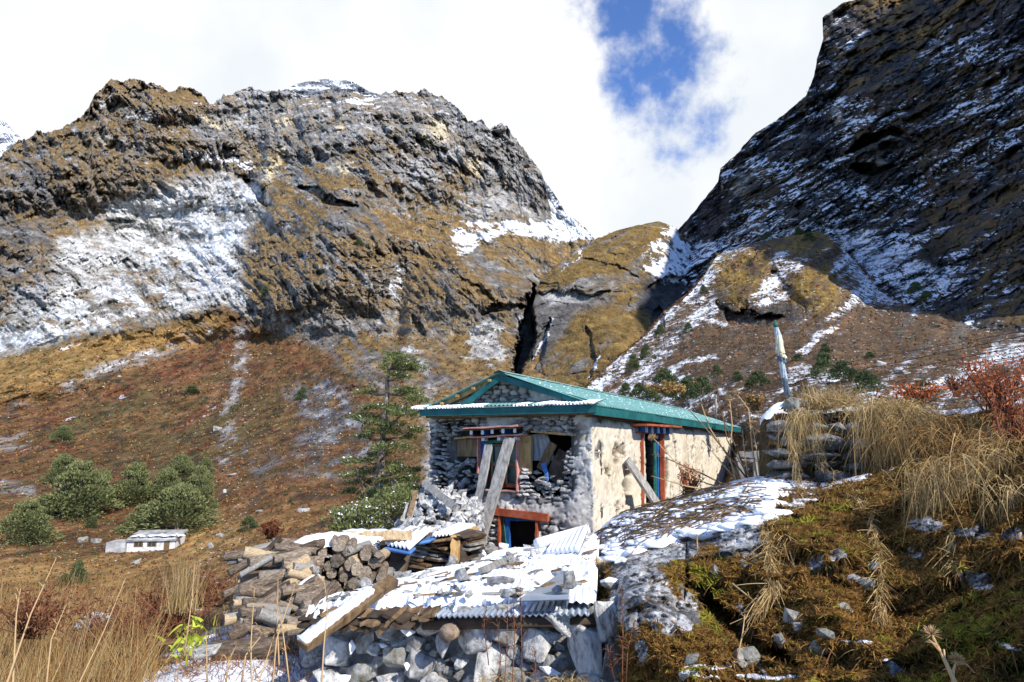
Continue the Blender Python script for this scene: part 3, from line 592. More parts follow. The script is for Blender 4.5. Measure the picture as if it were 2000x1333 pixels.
snow = .15 + .75*sstep(gx_, -3.6, -2.2)*sstep(gy_, 3.2, 4.2)*sstep(gy_, 8.6, 6.4) + .55*w1 + .25*w2; snow = np.where(gy_ > 9, .3+w1*.5, snow)
gz_ = gz_ + .03*sstep(snow, .4, .7)
me = mesh_np('near_ground', P3(gx_, gy_, gz_), gridF(ny_, nx_), True, {'Col': col.reshape(-1, 3), 'snow': snow.ravel()})
tag(link('near_ground', me, M['near']), kind='structure')
def gz1(x, y): return float(ground_z(x, y))

# --- mossy bank on the right, its top covered with snow and dead stems
K_out = outline([(1140,1062),(1165,1040),(1200,1008),(1260,987),(1330,967),(1400,948),(1480,930),(1530,932),(1600,945),(1700,925),(1800,905),(1900,880),(2000,860),(2500,800)])
K_depth = rbf([(1140,1062,8.6),(1200,1008,9.2),(1330,967,8.2),(1480,930,7.2),(1600,945,6.3),(1700,925,5.7),(1800,895,5.0),(2000,790,4.3),(2500,600,3.6),(1165,1110,6.0),(1230,1068,6.0),(1330,1040,5.6),(1420,1015,5.4),(1500,985,5.4),(1620,975,5.2),
  (1700,1000,4.6),(1200,1130,4.6),(1300,1100,4.5),(1500,1060,4.5),(1700,1080,4.0),(1900,1000,3.7),(1200,1333,3.3),(1400,1333,2.9),(1600,1333,2.7),(2000,1333,2.2),(2500,1333,2.0),(1150,1250,3.7),(1150,1450,3.2),(2000,1450,2.0),(1500,1450,2.5),(1400,1200,3.6),(1800,1200,3.1),(2500,1470,1.9),(3400,1470,1.9),(3400,800,3.4),(3400,1100,2.2),(1150,2400,2.0),(2000,2400,1.45),(3400,2400,1.35),(2700,2000,1.6)])
def K_disp(px, py, P, Y):
    wv = fbm(P3(px/40, py/40, 0), 1, 3, .6, 48)
    nt = notch(px, py, [([(1340,1060),(1345,1130),(1335,1170)],4,.25),([(1340,1130),(1400,1190),(1480,1260),(1560,1300)],17,.5),([(1190,1180),(1200,1260),(1190,1400)],16,.7),([(1500,990),(1560,1010)],6,.25),([(1700,1050),(1780,1080)],9,.1),([(1600,1120),(1660,1150)],9,.1),
         ([(1850,1120),(1900,1180)],12,.12),([(1150,1120),(1185,1150)],10,.4)], wv)
    bl = bulge(px, py, [(1260,1130,60,60,0,.25),(1420,1090,80,40,0,.22),(1600,1080,110,70,20,.22),(1640,1230,130,60,30,.2),(1850,1040,100,60,0,.25),(1330,1290,90,60,20,.2),(1230,1110,30,40,0,.15),(1900,1250,120,80,0,.15)])
    edge = .9*sstep(px, 1230, 1150)*sstep(py, 1120, 1170)
    return edge + nt + bl - fbm(P, 1/.6, 6, .62, 220, True)*.30 - fbm(P, 1/.16, 5, .65, 222)*.06 - (blocks(px/70, py/52, 731, .5)*.07 + blocks(px/26, py/20, 733, .5)*.03)
def K_paint(px, py, P, N):
    w1 = fbm(P, 1/.8, 5, .6, 230); w2 = fbm(P, 1/.16, 5, .65, 231); w3 = fbm(P, 1/.05, 3, .6, 232); X = px+w1*45+w2*14; Yy = py+w1*35+w2*12
    col = np.empty(px.shape+(3,)); col[:] = (.15,.075,.018); col = mixc(col, (.06,.035,.014), sstep(w2, -.05, .35)); col = mixc(col, (.26,.15,.035), sstep(w3, .1, .5)*.8); col = mixc(col, (.22,.19,.022), sstep(w1, .02, .3)*sstep(w2, -.2, .3)*.85)
    rk = np.zeros(px.shape)
    for (x, y, rx, ry) in ((1260,1075,62,40),(1255,1130,46,44),(1290,1180,30,46),(1345,1200,32,36),(1310,1075,48,34),(1445,1050,50,34),(1235,1190,26,40),(1600,1105,26,12),(1640,1090,18,10),(1905,1135,34,14),(1930,1155,22,8),(1980,1045,22,14),(1800,1020,34,16),(1900,1040,30,12),(1220,1130,26,34),(1455,1215,10,28),(1250,1270,14,18),(1250,1210,12,20),(1790,1085,10,7),(1700,1150,10,6),(1310,1230,12,14),(1240,1070,26,20)):
        rk = np.maximum(rk, sstep(1.1-np.hypot((X-x)/rx, (Yy-y)/ry)+w2*.9+w3*.7, -.05, .12))
    rc = mixc(np.broadcast_to(np.array((.50,.51,.52)), col.shape), (.10,.10,.105), sstep(w2+w3*.6, -.15, .3)); col = mixc(col, rc, rk*sstep(w3+w2, -.7, -.2))
    top = sstep(-poly_sd(px+w1*20, py+w2*14, [(1100,1200),(1150,1130),(1200,1095),(1300,1062),(1400,1040),(1480,1010),(1530,1000),(1600,985),(1600,920),(1300,900),(1100,1000)]), 6, -6)
    col = mixc(col, (.15,.09,.045), top)
    snow = -.2+top*(.72+.35*w1+.85*w2+.3*w3)
    for pts, wd in (([(1560,950),(1640,945),(1700,930),(1760,905)],7), ([(1350,1310),(1420,1300),(1480,1290),(1500,1320)],7), ([(1440,1320),(1520,1330),(1560,1325)],8), ([(1650,1255),(1720,1270)],8),([(1730,1305),(1750,1300)],7),([(1960,1265),(2000,1275)],7),([(1340,1333),(1400,1322)],8)):
        snow = np.maximum(snow, (.9+.8*w2)*sstep(-seg_d(X, Yy, pts), -wd, 0))
    return col, snow
sheet('mossy_bank', 1140, 3400, 1000, K_out, 2400, 700, K_depth, K_disp, K_paint, M['bank'], jag=3, seed=30, back=.1, backn=4)

# --- terrace above it, faced with flat stones at its left end
T_out = outline([(1484,822),(1496,806),(1530,800),(1570,806),(1640,797),(1700,792),(1760,800),(1850,802),(1950,792),(2000,780),(2500,650),(3400,600)])
T_depth = rbf([(1484,822,7.0),(1600,800,6.9),(1700,792,6.7),(1850,802,5.9),(2000,780,5.3),(2500,650,4.2),(1484,1000,6.6),(1600,1000,6.3),(1700,980,5.9),(1850,950,5.2),(2000,900,4.6),(2500,900,3.9),(3400,600,3.9),(3400,900,3.5),(1700,850,6.5),(1850,850,5.7)])
def T_disp(px, py, P, Y): return .8*sstep(px, 1500, 1484) - fbm(P, 1/.8, 6, .6, 240, True)*.14 - fbm(P, 1/.13, 4, .62, 242)*.05 + bulge(px, py, [(1740,830,50,30,0,.2),(1880,870,70,40,0,.2)]) + .12*sstep(px, 1720, 1640)
def T_paint(px, py, P, N):
    w1 = fbm(P, 1/.8, 5, .6, 250); w2 = fbm(P, 1/.16, 5, .65, 251)
    col = np.empty(px.shape+(3,)); col[:] = (.075,.05,.028); col = mixc(col, (.03,.025,.02), sstep(w2, -.1, .3)); col = mixc(col, (.10,.08,.03), sstep(w1, .05, .3)*.7)
    tp = T_out(px); snow = -.3 + (1.15+.7*w2)*sstep(py, tp+15+w1*10, tp+4) 
    return col, snow
sheet('terrace', 1484, 3400, 720, T_out, 1010, 150, T_depth, T_disp, T_paint, M['bank'], jag=2, seed=33, back=.3, backn=5)

# ================================================================== ROCK SHAPES
def rock_mesh(name, seed, dims=(1, 1, 1), npts=16, bev=.06, sub=1, noise=.03, flatness=0):
    rr = random.Random(seed); bm = bmesh.new()
    for _ in range(npts):
        v = Vector((rr.gauss(0, 1), rr.gauss(0, 1), rr.gauss(0, 1))).normalized()
        m = max(abs(v.x), abs(v.y), abs(v.z)); v = v.lerp(v/m*.8, .45+flatness)*rr.uniform(.78, 1.05)
        bm.verts.new((v.x*dims[0]/2, v.y*dims[1]/2, v.z*dims[2]/2))
    bmesh.ops.convex_hull(bm, input=bm.verts); bmesh.ops.delete(bm, geom=[v for v in bm.verts if not v.link_faces], context='VERTS')
    bmesh.ops.dissolve_limit(bm, angle_limit=R(13), verts=bm.verts, edges=bm.edges)
    if bev: bmesh.ops.bevel(bm, geom=bm.edges[:], offset=bev*min(dims), segments=1, affect='EDGES', profile=.6)
    bmesh.ops.triangulate(bm, faces=bm.faces)
    for _ in range(sub): bmesh.ops.subdivide_edges(bm, edges=bm.edges[:], cuts=1, use_grid_fill=True)
    if noise:
        co = np.array([v.co[:] for v in bm.verts]); n = fbm(co+seed, 2.2/max(dims), 4, .6, seed % 50)
        for v, k in zip(bm.verts, n): v.co += v.co.normalized()*float(k)*noise*2.2*max(dims)
    me = bpy.data.meshes.new(name); bm.to_mesh(me); bm.free()
    me.polygons.foreach_set('use_smooth', [sub > 0]*len(me.polygons))
    if sub > 0:
        try: me.set_sharp_from_angle(angle=R(19))
        except Exception: pass
    return me
ROCKS = [rock_mesh('stone', 100+i, (1, random.uniform(.6, .85), random.uniform(.6, .85)), 10+i % 5, .03, 1, .02, .15) for i in range(12)]
HERO = [rock_mesh('boulder', 300+i, (1, .75, .7), 11+i, .03, 3, .018, .15) for i in range(7)]
SLABS = [rock_mesh('stone', 200+i, (1, .7, random.uniform(.26, .42)), 11, .03, 1, .015, .3) for i in range(10)]
SMALL = [rock_mesh('stone', 400+i, (1, .75, .65), 10, 0, 0, 0, .1) for i in range(8)]
for me in ROCKS+HERO: me.materials.append(M['stone'])
for me in SLABS: me.materials.append(M['flatstone'])
for me in SMALL: me.materials.append(M['farstone'])
def place(me, name, loc, size, rot=None, parent=None, mat=None):
    o = bpy.data.objects.new(name, me); C.objects.link(o); o.location = loc
    o.scale = (size, size, size) if not hasattr(size, '__len__') else size
    o.rotation_euler = rot if rot is not None else (random.uniform(-.4, .4), random.uniform(-.4, .4), random.uniform(0, 6.28))
    if parent: o.parent = parent
    if mat:
        o.material_slots[0].link = 'OBJECT'; o.material_slots[0].material = mat
    return o
def cap_mesh(me, name, th=.05, nz=.3, seed=0):
    """snow lying on the upward faces of a stone: a closed skin that rises out of it on top and dips inside elsewhere"""
    m2 = me.copy(); m2.name = name; m2.materials.clear(); m2.materials.append(M['snow'])
    co = np.empty(len(m2.vertices)*3, np.float32); m2.vertices.foreach_get('co', co); co = co.reshape(-1, 3)
    nn = np.array([v.normal[:] for v in m2.vertices]); k = sstep(nn[:, 2]+fbm(co, 3, 3, .5, seed)*.5, nz, nz+.25)
    co = co*(1-.07*(1-k))[:, None]; co[:, 2] += th*k; m2.vertices.foreach_set('co', co.ravel().astype(np.float32)); m2.update()
    m2.polygons.foreach_set('use_smooth', [True]*len(m2.polygons)); return m2

# ================================================================== THE HOUSE
HR = R(-30); HB = at(1153, 1092, 13.0); HC = Vector((1.6, 13.0, float(HB[2])))
EX = Vector((math.cos(HR), math.sin(HR), 0)); EY = Vector((-math.sin(HR), math.cos(HR), 0))
def toloc(p): d = Vector(p)-HC; return Vector((d.dot(EX), d.dot(EY), d.z))
def toworld(x, y, z): return HC+EX*x+EY*y+Vector((0, 0, z))
def onplane(px, py, n, off):
    r = Vector(rayn(px, py).tolist()); t = (HC.dot(n)+off-0)/r.dot(n) if False else ((HC+n*off).dot(n))/r.dot(n); return toloc(r*t)
def fw(px, py, off=0.0): p = onplane(px, py, EY, off); return p.x, p.z
def rw(px, py, off=0.0): p = onplane(px, py, EX, off); return p.y, p.z
house = empty('stone_house', HC, HR)
tag(house, 'half-collapsed stone house with green metal roof and propped front wall', 'house')
LW = 4.05; LEN = 13.6; WT = .45; ZW = 2.92
ridge = fw(975, 727, -.45); eavec = fw(1165, 792, -.45); ZR = ridge[1]; XR = ridge[0]; ZE = eavec[1]; XE = eavec[0]
XL = 2*XR-XE; SL = (ZR-ZE)/(XE-XR)
print('house', ridge, eavec, fw(843, 900), rw(1425, 860), rw(1447, 838, .42))
def thick_wall(name, a0, a1, z0, z1, cell, keep, disp, paint, conv, th, parent, seed=0):
    """a thick wall over a fine grid: cells where keep() is false are open; conv(a, out, z) gives house coordinates"""
    na, nz = int((a1-a0)/cell)+1, int((z1-z0)/cell)+1
    A, Z = np.meshgrid(np.linspace(a0, a1, na), np.linspace(z0, z1, nz)); D = disp(A, Z); col = paint(A, Z)
    ac, zc = (A[:-1, :-1]+A[1:, 1:])/2, (Z[:-1, :-1]+Z[1:, 1:])/2; K = keep(ac, zc)
    V1 = conv(A, D, Z); V2 = conv(A, -th + 0*D, Z); n = na*nz; idx = np.arange(n).reshape(nz, na)
    q = np.stack([idx[:-1, :-1], idx[:-1, 1:], idx[1:, 1:], idx[1:, :-1]], -1); F = [q[K], q[K][:, ::-1]+n]
    Kp = np.pad(K, 1)
    for (sh, e0, e1) in (((0, 1), (0, 0), (0, 1)), ((2, 1), (1, 1), (1, 0)), ((1, 0), (1, 0), (0, 0)), ((1, 2), (0, 1), (1, 1))):
        nb = Kp[sh[0]:sh[0]+K.shape[0], sh[1]:sh[1]+K.shape[1]]; m = K & ~nb; r, c = np.nonzero(m)
        ia = idx[r+e0[0], c+e0[1]]; ib = idx[r+e1[0], c+e1[1]]; F.append(np.stack([ib, ia, ia+n, ib+n], -1))
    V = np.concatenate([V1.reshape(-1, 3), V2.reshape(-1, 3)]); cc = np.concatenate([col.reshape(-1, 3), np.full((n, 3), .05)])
    me = mesh_np(name, V, np.concatenate(F), True, {'Col': cc, 'snow': np.full(2*n, -.6)})
    return link(name, me, M['wall'], parent)
# front wall ---------------------------------------------------------
def fpoly(pts, off=0.0): return [fw(x, y, off) for x, y in pts]
HOLE_L = fpoly([(857,822),(905,819),(932,828),(940,850),(938,940),(930,985),(900,1000),(868,985),(850,955),(846,905),(852,860)])
HOLE_R = fpoly([(1036,838),(1060,842),(1100,846),(1128,850),(1118,868),(1105,890),(1104,915),(1116,930),(1112,955),(1092,968),(1060,972),(1015,962),(1012,850)])
HOLE_W = fpoly([(936,846),(1014,843),(1014,960),(936,957)])
HOLE_D = fpoly([(974,1006),(1052,1012),(1052,1120),(974,1120)])
def f_keep(A, Z):
    n = fbm(P3(A, Z, 0), 5, 4, .6, 301)*.13; k = np.ones(A.shape, bool)
    for h in (HOLE_L, HOLE_R): k &= poly_sd(A+n, Z+n*.8, h) < 0
    for h in (HOLE_W, HOLE_D): k &= poly_sd(A, Z, h) < 0
    roofz = np.minimum(ZR-SL*np.abs(A-XR), 9)-.07; k &= (Z < roofz)
    k &= ~((A < -LW+.12+.25*fbm(P3(A, Z, 0), 3, 3, .6, 303)) & (Z < 1.2))
    return k
def masonry(A, Z, su, sv, seed):
    n = fbm(P3(A, Z, 0), 2.5, 3, .5, seed)*.25; f1, f2, idn = worley(A/su+n, Z/sv+n*.7, seed); return sstep(f2-f1, .02, .28), idn
def f_bare(A, Z):
    n = fbm(P3(A, Z, 0), 1.5, 5, .6, 310); b = np.zeros(A.shape)
    for h in (HOLE_L, HOLE_R): b = np.maximum(b, sstep(poly_sd(A, Z, h)+n*.3, -.30, -.12))
    b = np.maximum(b, sstep(n, .12, .22)); b = np.maximum(b, sstep(poly_sd(A, Z, fpoly([(1038,812),(1112,812),(1112,850),(1038,848)])), -.05, .02))
    b = np.maximum(b, sstep(poly_sd(A+n*.2, Z, fpoly([(920,1000),(975,1000),(975,1090),(900,1090)])), -.05, .03)); b = np.maximum(b, sstep(Z+n*.2, ZW+.02, ZW+.1)*sstep(-np.abs(A-XR+.25)+n, -.9, -.55))
    return b
def f_disp(A, Z):
    b = f_bare(A, Z); s, i = masonry(A, Z, .24, .10, 320); pl = .045+fbm(P3(A, Z, 0), 2.6, 6, .6, 322)*.06 + fbm(P3(A, Z, 0), 14, 4, .65, 323)*.022
    f1, f2, _ = worley(A*2.6+fbm(P3(A, Z, 0), 3, 4, .6, 325)*1.2, Z*2.6+fbm(P3(A, Z, 4), 3, 4, .6, 326)*1.2, 327); pl -= .05*sstep(f2-f1, .05, .0)
    return pl*(1-b)+(s*.07-.05+i*.02)*b
def f_paint(A, Z):
    b = f_bare(A, Z); s, i = masonry(A, Z, .24, .10, 320); c = np.empty(A.shape+(3,)); c[:] = (.48,.455,.41); c = mixc(c, (.64,.61,.55), sstep(fbm(P3(A, Z, 0), 3, 4, .6, 330), 0, .4))
    st = np.broadcast_to(np.array((.34,.32,.295)), c.shape)*(1+.5*i)[..., None]; st = mixc(st, (.05,.045,.04), 1-s); return mixc(c, st, b)
fwall = thick_wall('front_wall', -LW, 0.02, -.4, ZR, .026, f_keep, f_disp, f_paint, lambda a, d, z: P3(a, -d, z), WT, house)
# right wall -----------------------------------------------------------
HOLE_RD = [rw(*p) for p in ((1257,846),(1291,846),(1294,1000),(1260,1000))]
HOLE_RS = [rw(*p) for p in ((1221,908),(1228,905),(1233,925),(1232,990),(1218,988),(1216,940))]
HOLE_RX = [[rw(*p) for p in q] for q in (((1201,873),(1212,871),(1213,882),(1202,884)), ((1196,898),(1206,896),(1206,905),(1198,908)))]
def r_keep(A, Z):
    n = fbm(P3(A, Z, 0), 7, 4, .6, 341)*.06; k = poly_sd(A, Z, HOLE_RD) < 0; k &= poly_sd(A+n, Z+n, HOLE_RS) < 0
    return k
def r_bare(A, Z):
    n = fbm(P3(A, Z, 0), 2.4, 5, .65, 345); n2 = fbm(P3(A*1.6, Z*.5, 0), 2.0, 5, .6, 346); b = sstep(n, .28, .33); b = np.maximum(b, sstep(n2, .34, .38))
    for h in HOLE_RX: b = np.maximum(b, sstep(poly_sd(A+n*.2, Z+n*.1, h), -.02, .01)*1.0)
    b = np.maximum(b, sstep(poly_sd(A+n*.3, Z, [rw(*p) for p in ((1293,870),(1302,880),(1304,940),(1300,990),(1293,990))]), -.02, .03))
    b = np.maximum(b, sstep(Z+n*.25, ZW-.28, ZW-.16)); return b
def r_disp(A, Z):
    b = r_bare(A, Z); s, i = masonry(A, Z, .24, .10, 350); pl = .04+fbm(P3(A, Z, 0), 1.2, 4, .5, 352)*.03+fbm(P3(A, Z, 0), 11, 3, .6, 353)*.007
    wq = fbm(P3(A, Z, 0), 2.2, 5, .65, 355)*1.3; f1, f2, _ = worley(A*1.8+wq, Z*1.4+wq, 357); cr = sstep(f2-f1, .045, .0)*sstep(fbm(P3(A, Z, 9), .9, 3, .5, 358), -.25, .1); pl -= .05*cr
    return pl*(1-b)+(s*.05-.07)*b
def r_paint(A, Z):
    b = r_bare(A, Z); s, i = masonry(A, Z, .24, .10, 350); n = fbm(P3(A, Z, 0), 1.6, 5, .6, 360); c = np.empty(A.shape+(3,)); c[:] = (.62,.545,.42); c = mixc(c, (.54,.46,.33), sstep(n, .0, .35)); c = mixc(c, (.70,.66,.58), sstep(-Z+n*1.2, -1.4, -.1)*.8); c *= (1+.16*fbm(P3(A, Z, 0), 6, 4, .65, 364))[..., None]
    wq = fbm(P3(A, Z, 0), 2.2, 5, .65, 355)*1.3; f1, f2, _ = worley(A*1.8+wq, Z*1.4+wq, 357); cr = sstep(f2-f1, .05, .01)*sstep(fbm(P3(A, Z, 9), .9, 3, .5, 358), -.25, .1)
    c = mixc(c, (.16,.12,.075), cr*.85); st = np.broadcast_to(np.array((.22,.17,.12)), c.shape)*(1+.4*i)[..., None]; return mixc(c, mixc(st, (.05,.035,.02), 1-s), b*.9)
rwall = thick_wall('side_wall', -.02, LEN, -.4, ZW+.12, .034, r_keep, r_disp, r_paint, lambda a, d, z: P3(d, a, z), WT-.01, house)
b = MB(); b.box((-LW, WT+.003, -.4), (-LW+.45, LEN-.45, ZW)); b.build('left_wall', M['plaster_grey'], house)
b = MB(); b.box((-LW, LEN-.44, -.4), (-.01, LEN-.01, ZW)); b.add([(-LW, LEN-.44, ZW), (-.01, LEN-.44, ZW), (XR, LEN-.44, ZR-.1), (-LW, LEN-.01, ZW), (-.01, LEN-.01, ZW), (XR, LEN-.01, ZR-.1)], [(0, 1, 2), (5, 4, 3), (0, 3, 4, 1), (1, 4, 5, 2), (2, 5, 3, 0)])
b.build('back_wall', M['plaster_grey'], house)
zf = fw(975, 985)[1]
b = MB(); b.box((-LW+.46, WT+.01, zf-.12), (-.47, LEN-.46, zf)); b.build('upper_floor', M['dark'], house)
b = MB(); b.box((-LW+.46, 2.4, -.4), (-.47, 2.5, ZW-.1)); b.build('shade_partition', M['dark'], house)  # added near-black backdrop, gives the openings their interior shade
# stones built into the broken places -----------------------------------
def fill_stones(poly, y0, y1, parent, su, sv, meshes, size, rot, mat=None, jit=.25, drop=0.0, lim=200):
    xs_ = [p[0] for p in poly]; zs_ = [p[1] for p in poly]; z = min(zs_); row = 0; n = 0
    while z < max(zs_):
        x = min(xs_)+(row % 2)*su/2
        while x < max(xs_):
            xx = x+random.uniform(-jit, jit)*su; zz_ = z+random.uniform(-jit, jit)*sv
            if poly_sd(np.array([xx]), np.array([zz_]), poly)[0] > -.01 and random.random() > drop and n < lim:
                s = size*random.uniform(.7, 1.3); r = (random.gauss(0, rot), random.gauss(0, rot), random.uniform(-.5, .5)+random.choice((0, math.pi)))
                place(random.choice(meshes), 'stone', (xx, random.uniform(y0, y1), zz_), s, r, parent, mat); n += 1
            x += su
        z += sv; row += 1
# left recess: coursed thin stones at the left and top, a slump of bigger ones below
fill_stones(fpoly([(850,826),(880,822),(908,822),(900,842),(878,850),(872,900),(870,960),(848,955),(848,880)]), .0, .16, fwall, .19, .085, SLABS, .27, .12)
fill_stones(fpoly([(870,905),(905,893),(938,905),(938,985),(905,1000),(868,975)]), .02, .25, fwall, .15, .11, SLABS[:6]+ROCKS[:6], .24, .35)
fill_stones(fpoly([(880,815),(935,815),(935,850),(905,845)]), .12, .3, fwall, .19, .09, SLABS, .26, .12)
# right recess
fill_stones(fpoly([(1038,820),(1112,816),(1125,850),(1040,842)]), -.03, .08, fwall, .19, .085, SLABS, .28, .1)
fill_stones(fpoly([(1100,890),(1122,880),(1124,965),(1095,975)]), -.02, .15, fwall, .17, .085, SLABS, .26, .15)
fill_stones(fpoly([(1015,925),(1040,912),(1065,930),(1100,940),(1110,975),(1060,982),(1015,970)]), .0, .28, fwall, .15, .10, SLABS[:6]+ROCKS[:6], .23, .3)
fill_stones(fpoly([(1016,922),(1030,916),(1045,968),(1016,966)]), -.08, .0, fwall, .16, .09, SLABS, .25, .15, M['palestone'])
fill_stones(fpoly([(925,1005),(972,1008),(972,1095),(905,1095)]), -.06, .05, fwall, .18, .10, SLABS, .27, .12, M['palestone'])
fill_stones(fpoly([(905,800),(950,765),(1000,760),(975,742),(915,790)]), -.08, -.02, fwall, .17, .12, ROCKS[:6]+SLABS[:3], .2, .2, M['palestone'])
fill_stones([rw(*p) for p in ((1294,868),(1302,880),(1302,945),(1298,995),(1294,995))], -.1, -.1, rwall, .5, .1, SLABS, .2, .1) if False else None
for k in range(13):
    y_, z_ = rw(1296+random.uniform(-1, 4), 872+k*9.2); place(random.choice(SLABS), 'stone', (-.05+random.uniform(-.03, .03), y_, z_), random.uniform(.2, .3), (random.gauss(0, .1), random.gauss(0, .1), 1.57+random.gauss(0, .3)), rwall, M['palestone'])

# roof -------------------------------------------------------------------
def corr_mesh(name, w, l, wave=.10, amp=.017, sag=0.0, nl=3, th=.0):
    n = int(w/wave*6)+1; u = np.linspace(0, w, n); v = np.linspace(0, l, nl+1); U, V = np.meshgrid(u, v); Z = amp*np.sin(2*np.pi*U/wave)
    return mesh_np(name, P3(U, V, Z), gridF(nl+1, n), True)
roof = MB(); rb = ZR+.03
roof.add([(XR-.16, -.47, rb-.05), (XR, -.47, rb+.012), (XR+.16, -.47, rb-.05), (XR-.16, LEN+.4, rb-.05), (XR, LEN+.4, rb+.012), (XR+.16, LEN+.4, rb-.05)], [(0, 1, 4, 3), (1, 2, 5, 4)])
roof = roof.build('roof', M['roof'], house); roof['label'] = 'low gabled roof of ribbed green sheets'
slen = math.hypot(XE-XR, ZR-ZE); sw = .80; ns = int(round((LEN+.85)/ (sw-.04))); ang = math.atan2(ZR-ZE, XE-XR)
sm = corr_mesh('roof_sheet', sw, slen, sag=0); sm.materials.append(M['roof'])
for side in (1, -1):
    for k in range(ns):
        o = bpy.data.objects.new('roof_sheet', sm); C.objects.link(o); o.parent = roof
        jz = random.uniform(0, .004)+.003*(k % 2); jx = random.uniform(-.015, .02)
        # local U runs along the ridge, V down the slope
        ux = Vector((0, 1, 0)); vx = Vector((side*math.cos(ang), 0, -math.sin(ang))); nz = ux.cross(vx)*(-side if side == 1 else 1)
        nz = Vector((side*math.sin(ang), 0, math.cos(ang)))
        m = Matrix((ux, vx, nz)).transposed().to_4x4(); m.translation = Vector((XR, -.45+k*(sw-.04), ZR+jz))+vx*jx
        o.matrix_local = m
# teal fascia: right eave, front pent, barge boards
b = MB(); b.board((XE-.03, -.52, ZE-.10), (XE-.03, LEN+.4, ZE-.10), .17, .03, (1, 0, 0), 22, .004); fas = b.build('eave_fascia', M['teal'], house)
pz = fw(1000, 806, -.5)[1]; pL = fw(822, 806, -.5); pR = fw(1166, 797, -.5)
b = MB(); b.board((pL[0], -.52, pL[1]+.0), (pR[0], -.52, pR[1]-.01), .17, .03, (0, -1, 0), 16, .003); b.build('front_fascia', M['teal'], house)
for (x1_, y1_) in ((903, 794), (1148, 788)):
    b = MB(); p = fw(x1_, y1_, -.38); q = fw(976, 738, -.38); b.board((q[0], -.38, q[1]-.0), (p[0], -.38, p[1]), .13, .03, (0, -1, 0), 6, .003); b.build('barge_board', M['teal'], house)
for (a, c) in (((970, 742), (850, 797)), ((960, 742), (835, 800))):
    b = MB(); p = fw(*a, -.3); q = fw(*c, -.3); b.board((p[0], -.25, p[1]), (q[0], -.25, q[1]), .07, .06, (0, -1, 0), 6); b.build('rafter', M['yellowwood'], house)
for k in range(5):
    t = .12+.19*k; x_ = XR+(XL-XR)*t; z_ = ZR-SL*(XR-x_)-.06; b = MB(); b.box((x_-.035, -.43, z_-.035), (x_+.035, .35, z_+.02)); b.build('purlin', M['yellowwood'], house)
for k in range(16):
    y_ = .1+k*.88; b = MB(); b.board((-.5, y_, ZE-.13+SL*(XE+.5)), (XE-.07, y_, ZE-.12), .07, .07, (0, 0, 1), 2); b.build('rafter', M['brownwood'], house)
b = MB(); b.board((.03, -.2, ZE-.16), (.03, LEN, ZE-.16), .10, .16, (1, 0, 0), 10, .006); b.build('wall_plate', M['brownwood'], house)
b = MB(); b.board((pL[0]+.1, -.3, pL[1]-.10), (pR[0]-.05, -.3, pR[1]-.08), .06, .30, (0, -1, 0), 10, .008); b.build('front_soffit', M['brownwood'], house)
# pent roof along the front
pw = (XE+.04)-(pL[0]-.22); pm = corr_mesh('pent_roof', pw, .58); pm.materials.append(M['roof'])
o = bpy.data.objects.new('pent_roof', pm); C.objects.link(o); o.parent = house
ux = Vector(((XE+.04)-(pL[0]-.22), 0, (pR[1]-pL[1]))).normalized(); vx = Vector((0, .97, .20)).normalized(); nzv = ux.cross(vx).normalized(); vx = nzv.cross(ux)
m = Matrix((ux, vx, nzv)).transposed().to_4x4(); m.translation = Vector((pL[0]-.22, -.56, pL[1]+.10)); o.matrix_local = m
n = 500; u = np.linspace(0, pw-.02, n); rows = []
thk = .012+.06*fbm(P3(u*2.3, 0, 0), 1, 4, .6, 370)+.012*np.sin(2*np.pi*u/.076); lip = .02+.03*np.maximum(0, fbm(P3(u*9, 0, 0), 1, 3, .6, 372)+.2)+.015*np.sin(2*np.pi*u/.076)
for (v_, zz_) in ((.03, -.02), (-.03, -.0), (-.04, -1), (-.04, .5), (.0, 1), (.10, 1.15), (.25, .9), (.4, .2), (.42, -.5)):
    z = np.where(zz_ == -1, -lip, zz_*np.maximum(thk, .008)) if zz_ == -1 else zz_*np.maximum(thk, .008)
    z = np.where(thk < .010, -.03, z); rows.append(P3(u, v_+0*u, z+.004+.0*u))
me = mesh_np('roof_snow', np.stack(rows), gridF(len(rows), n)[:, ::-1], True); s_ = link('roof_snow', me, M['snow'], o)

# joinery -----------------------------------------------------------------
def fbox(x0, y0, x1, y1, o0, o1, name, mat, parent=house, ref=None, mb=None):
    """box standing in the front wall plane between two photograph corners, from depth o0 to o1"""
    rf = o0 if ref is None else ref; a = fw(x0, y1, rf); c = fw(x1, y0, rf); q = mb or MB(); q.box((a[0], o0, a[1]), (c[0], o1, c[1]))
    return q if mb else q.build(name, mat, parent)
def fboard(p, q, off0, off1, wid, thk, name, mat, parent=house, face=(0, -1, 0), **kw):
    a = fw(*p, off0); c = fw(*q, off1); b = MB(); b.board((a[0], off0, a[1]), (c[0], off1, c[1]), wid, thk, face, **kw); return b.build(name, mat, parent)
win = fbox(936, 853, 1014, 958, .16, .20, 'window', M['dark'])
win['label'] = 'upper window under a painted cornice'
fboard((936.5, 853), (936.5, 925), -.05, -.05, .03, .16, 'frame', M['pink'], win); fboard((1012, 851), (1013, 960), -.05, -.05, .032, .16, 'frame', M['pink'], win)
fboard((943, 856), (943, 915), .0, .0, .10, .03, 'frame', M['blue'], win); fboard((940, 958), (1016, 960), -.04, -.04, .03, .16, 'sill', M['pink'], win)
fboard((948, 863), (1010, 861), .02, .02, .07, .04, 'frame', M['green'], win)
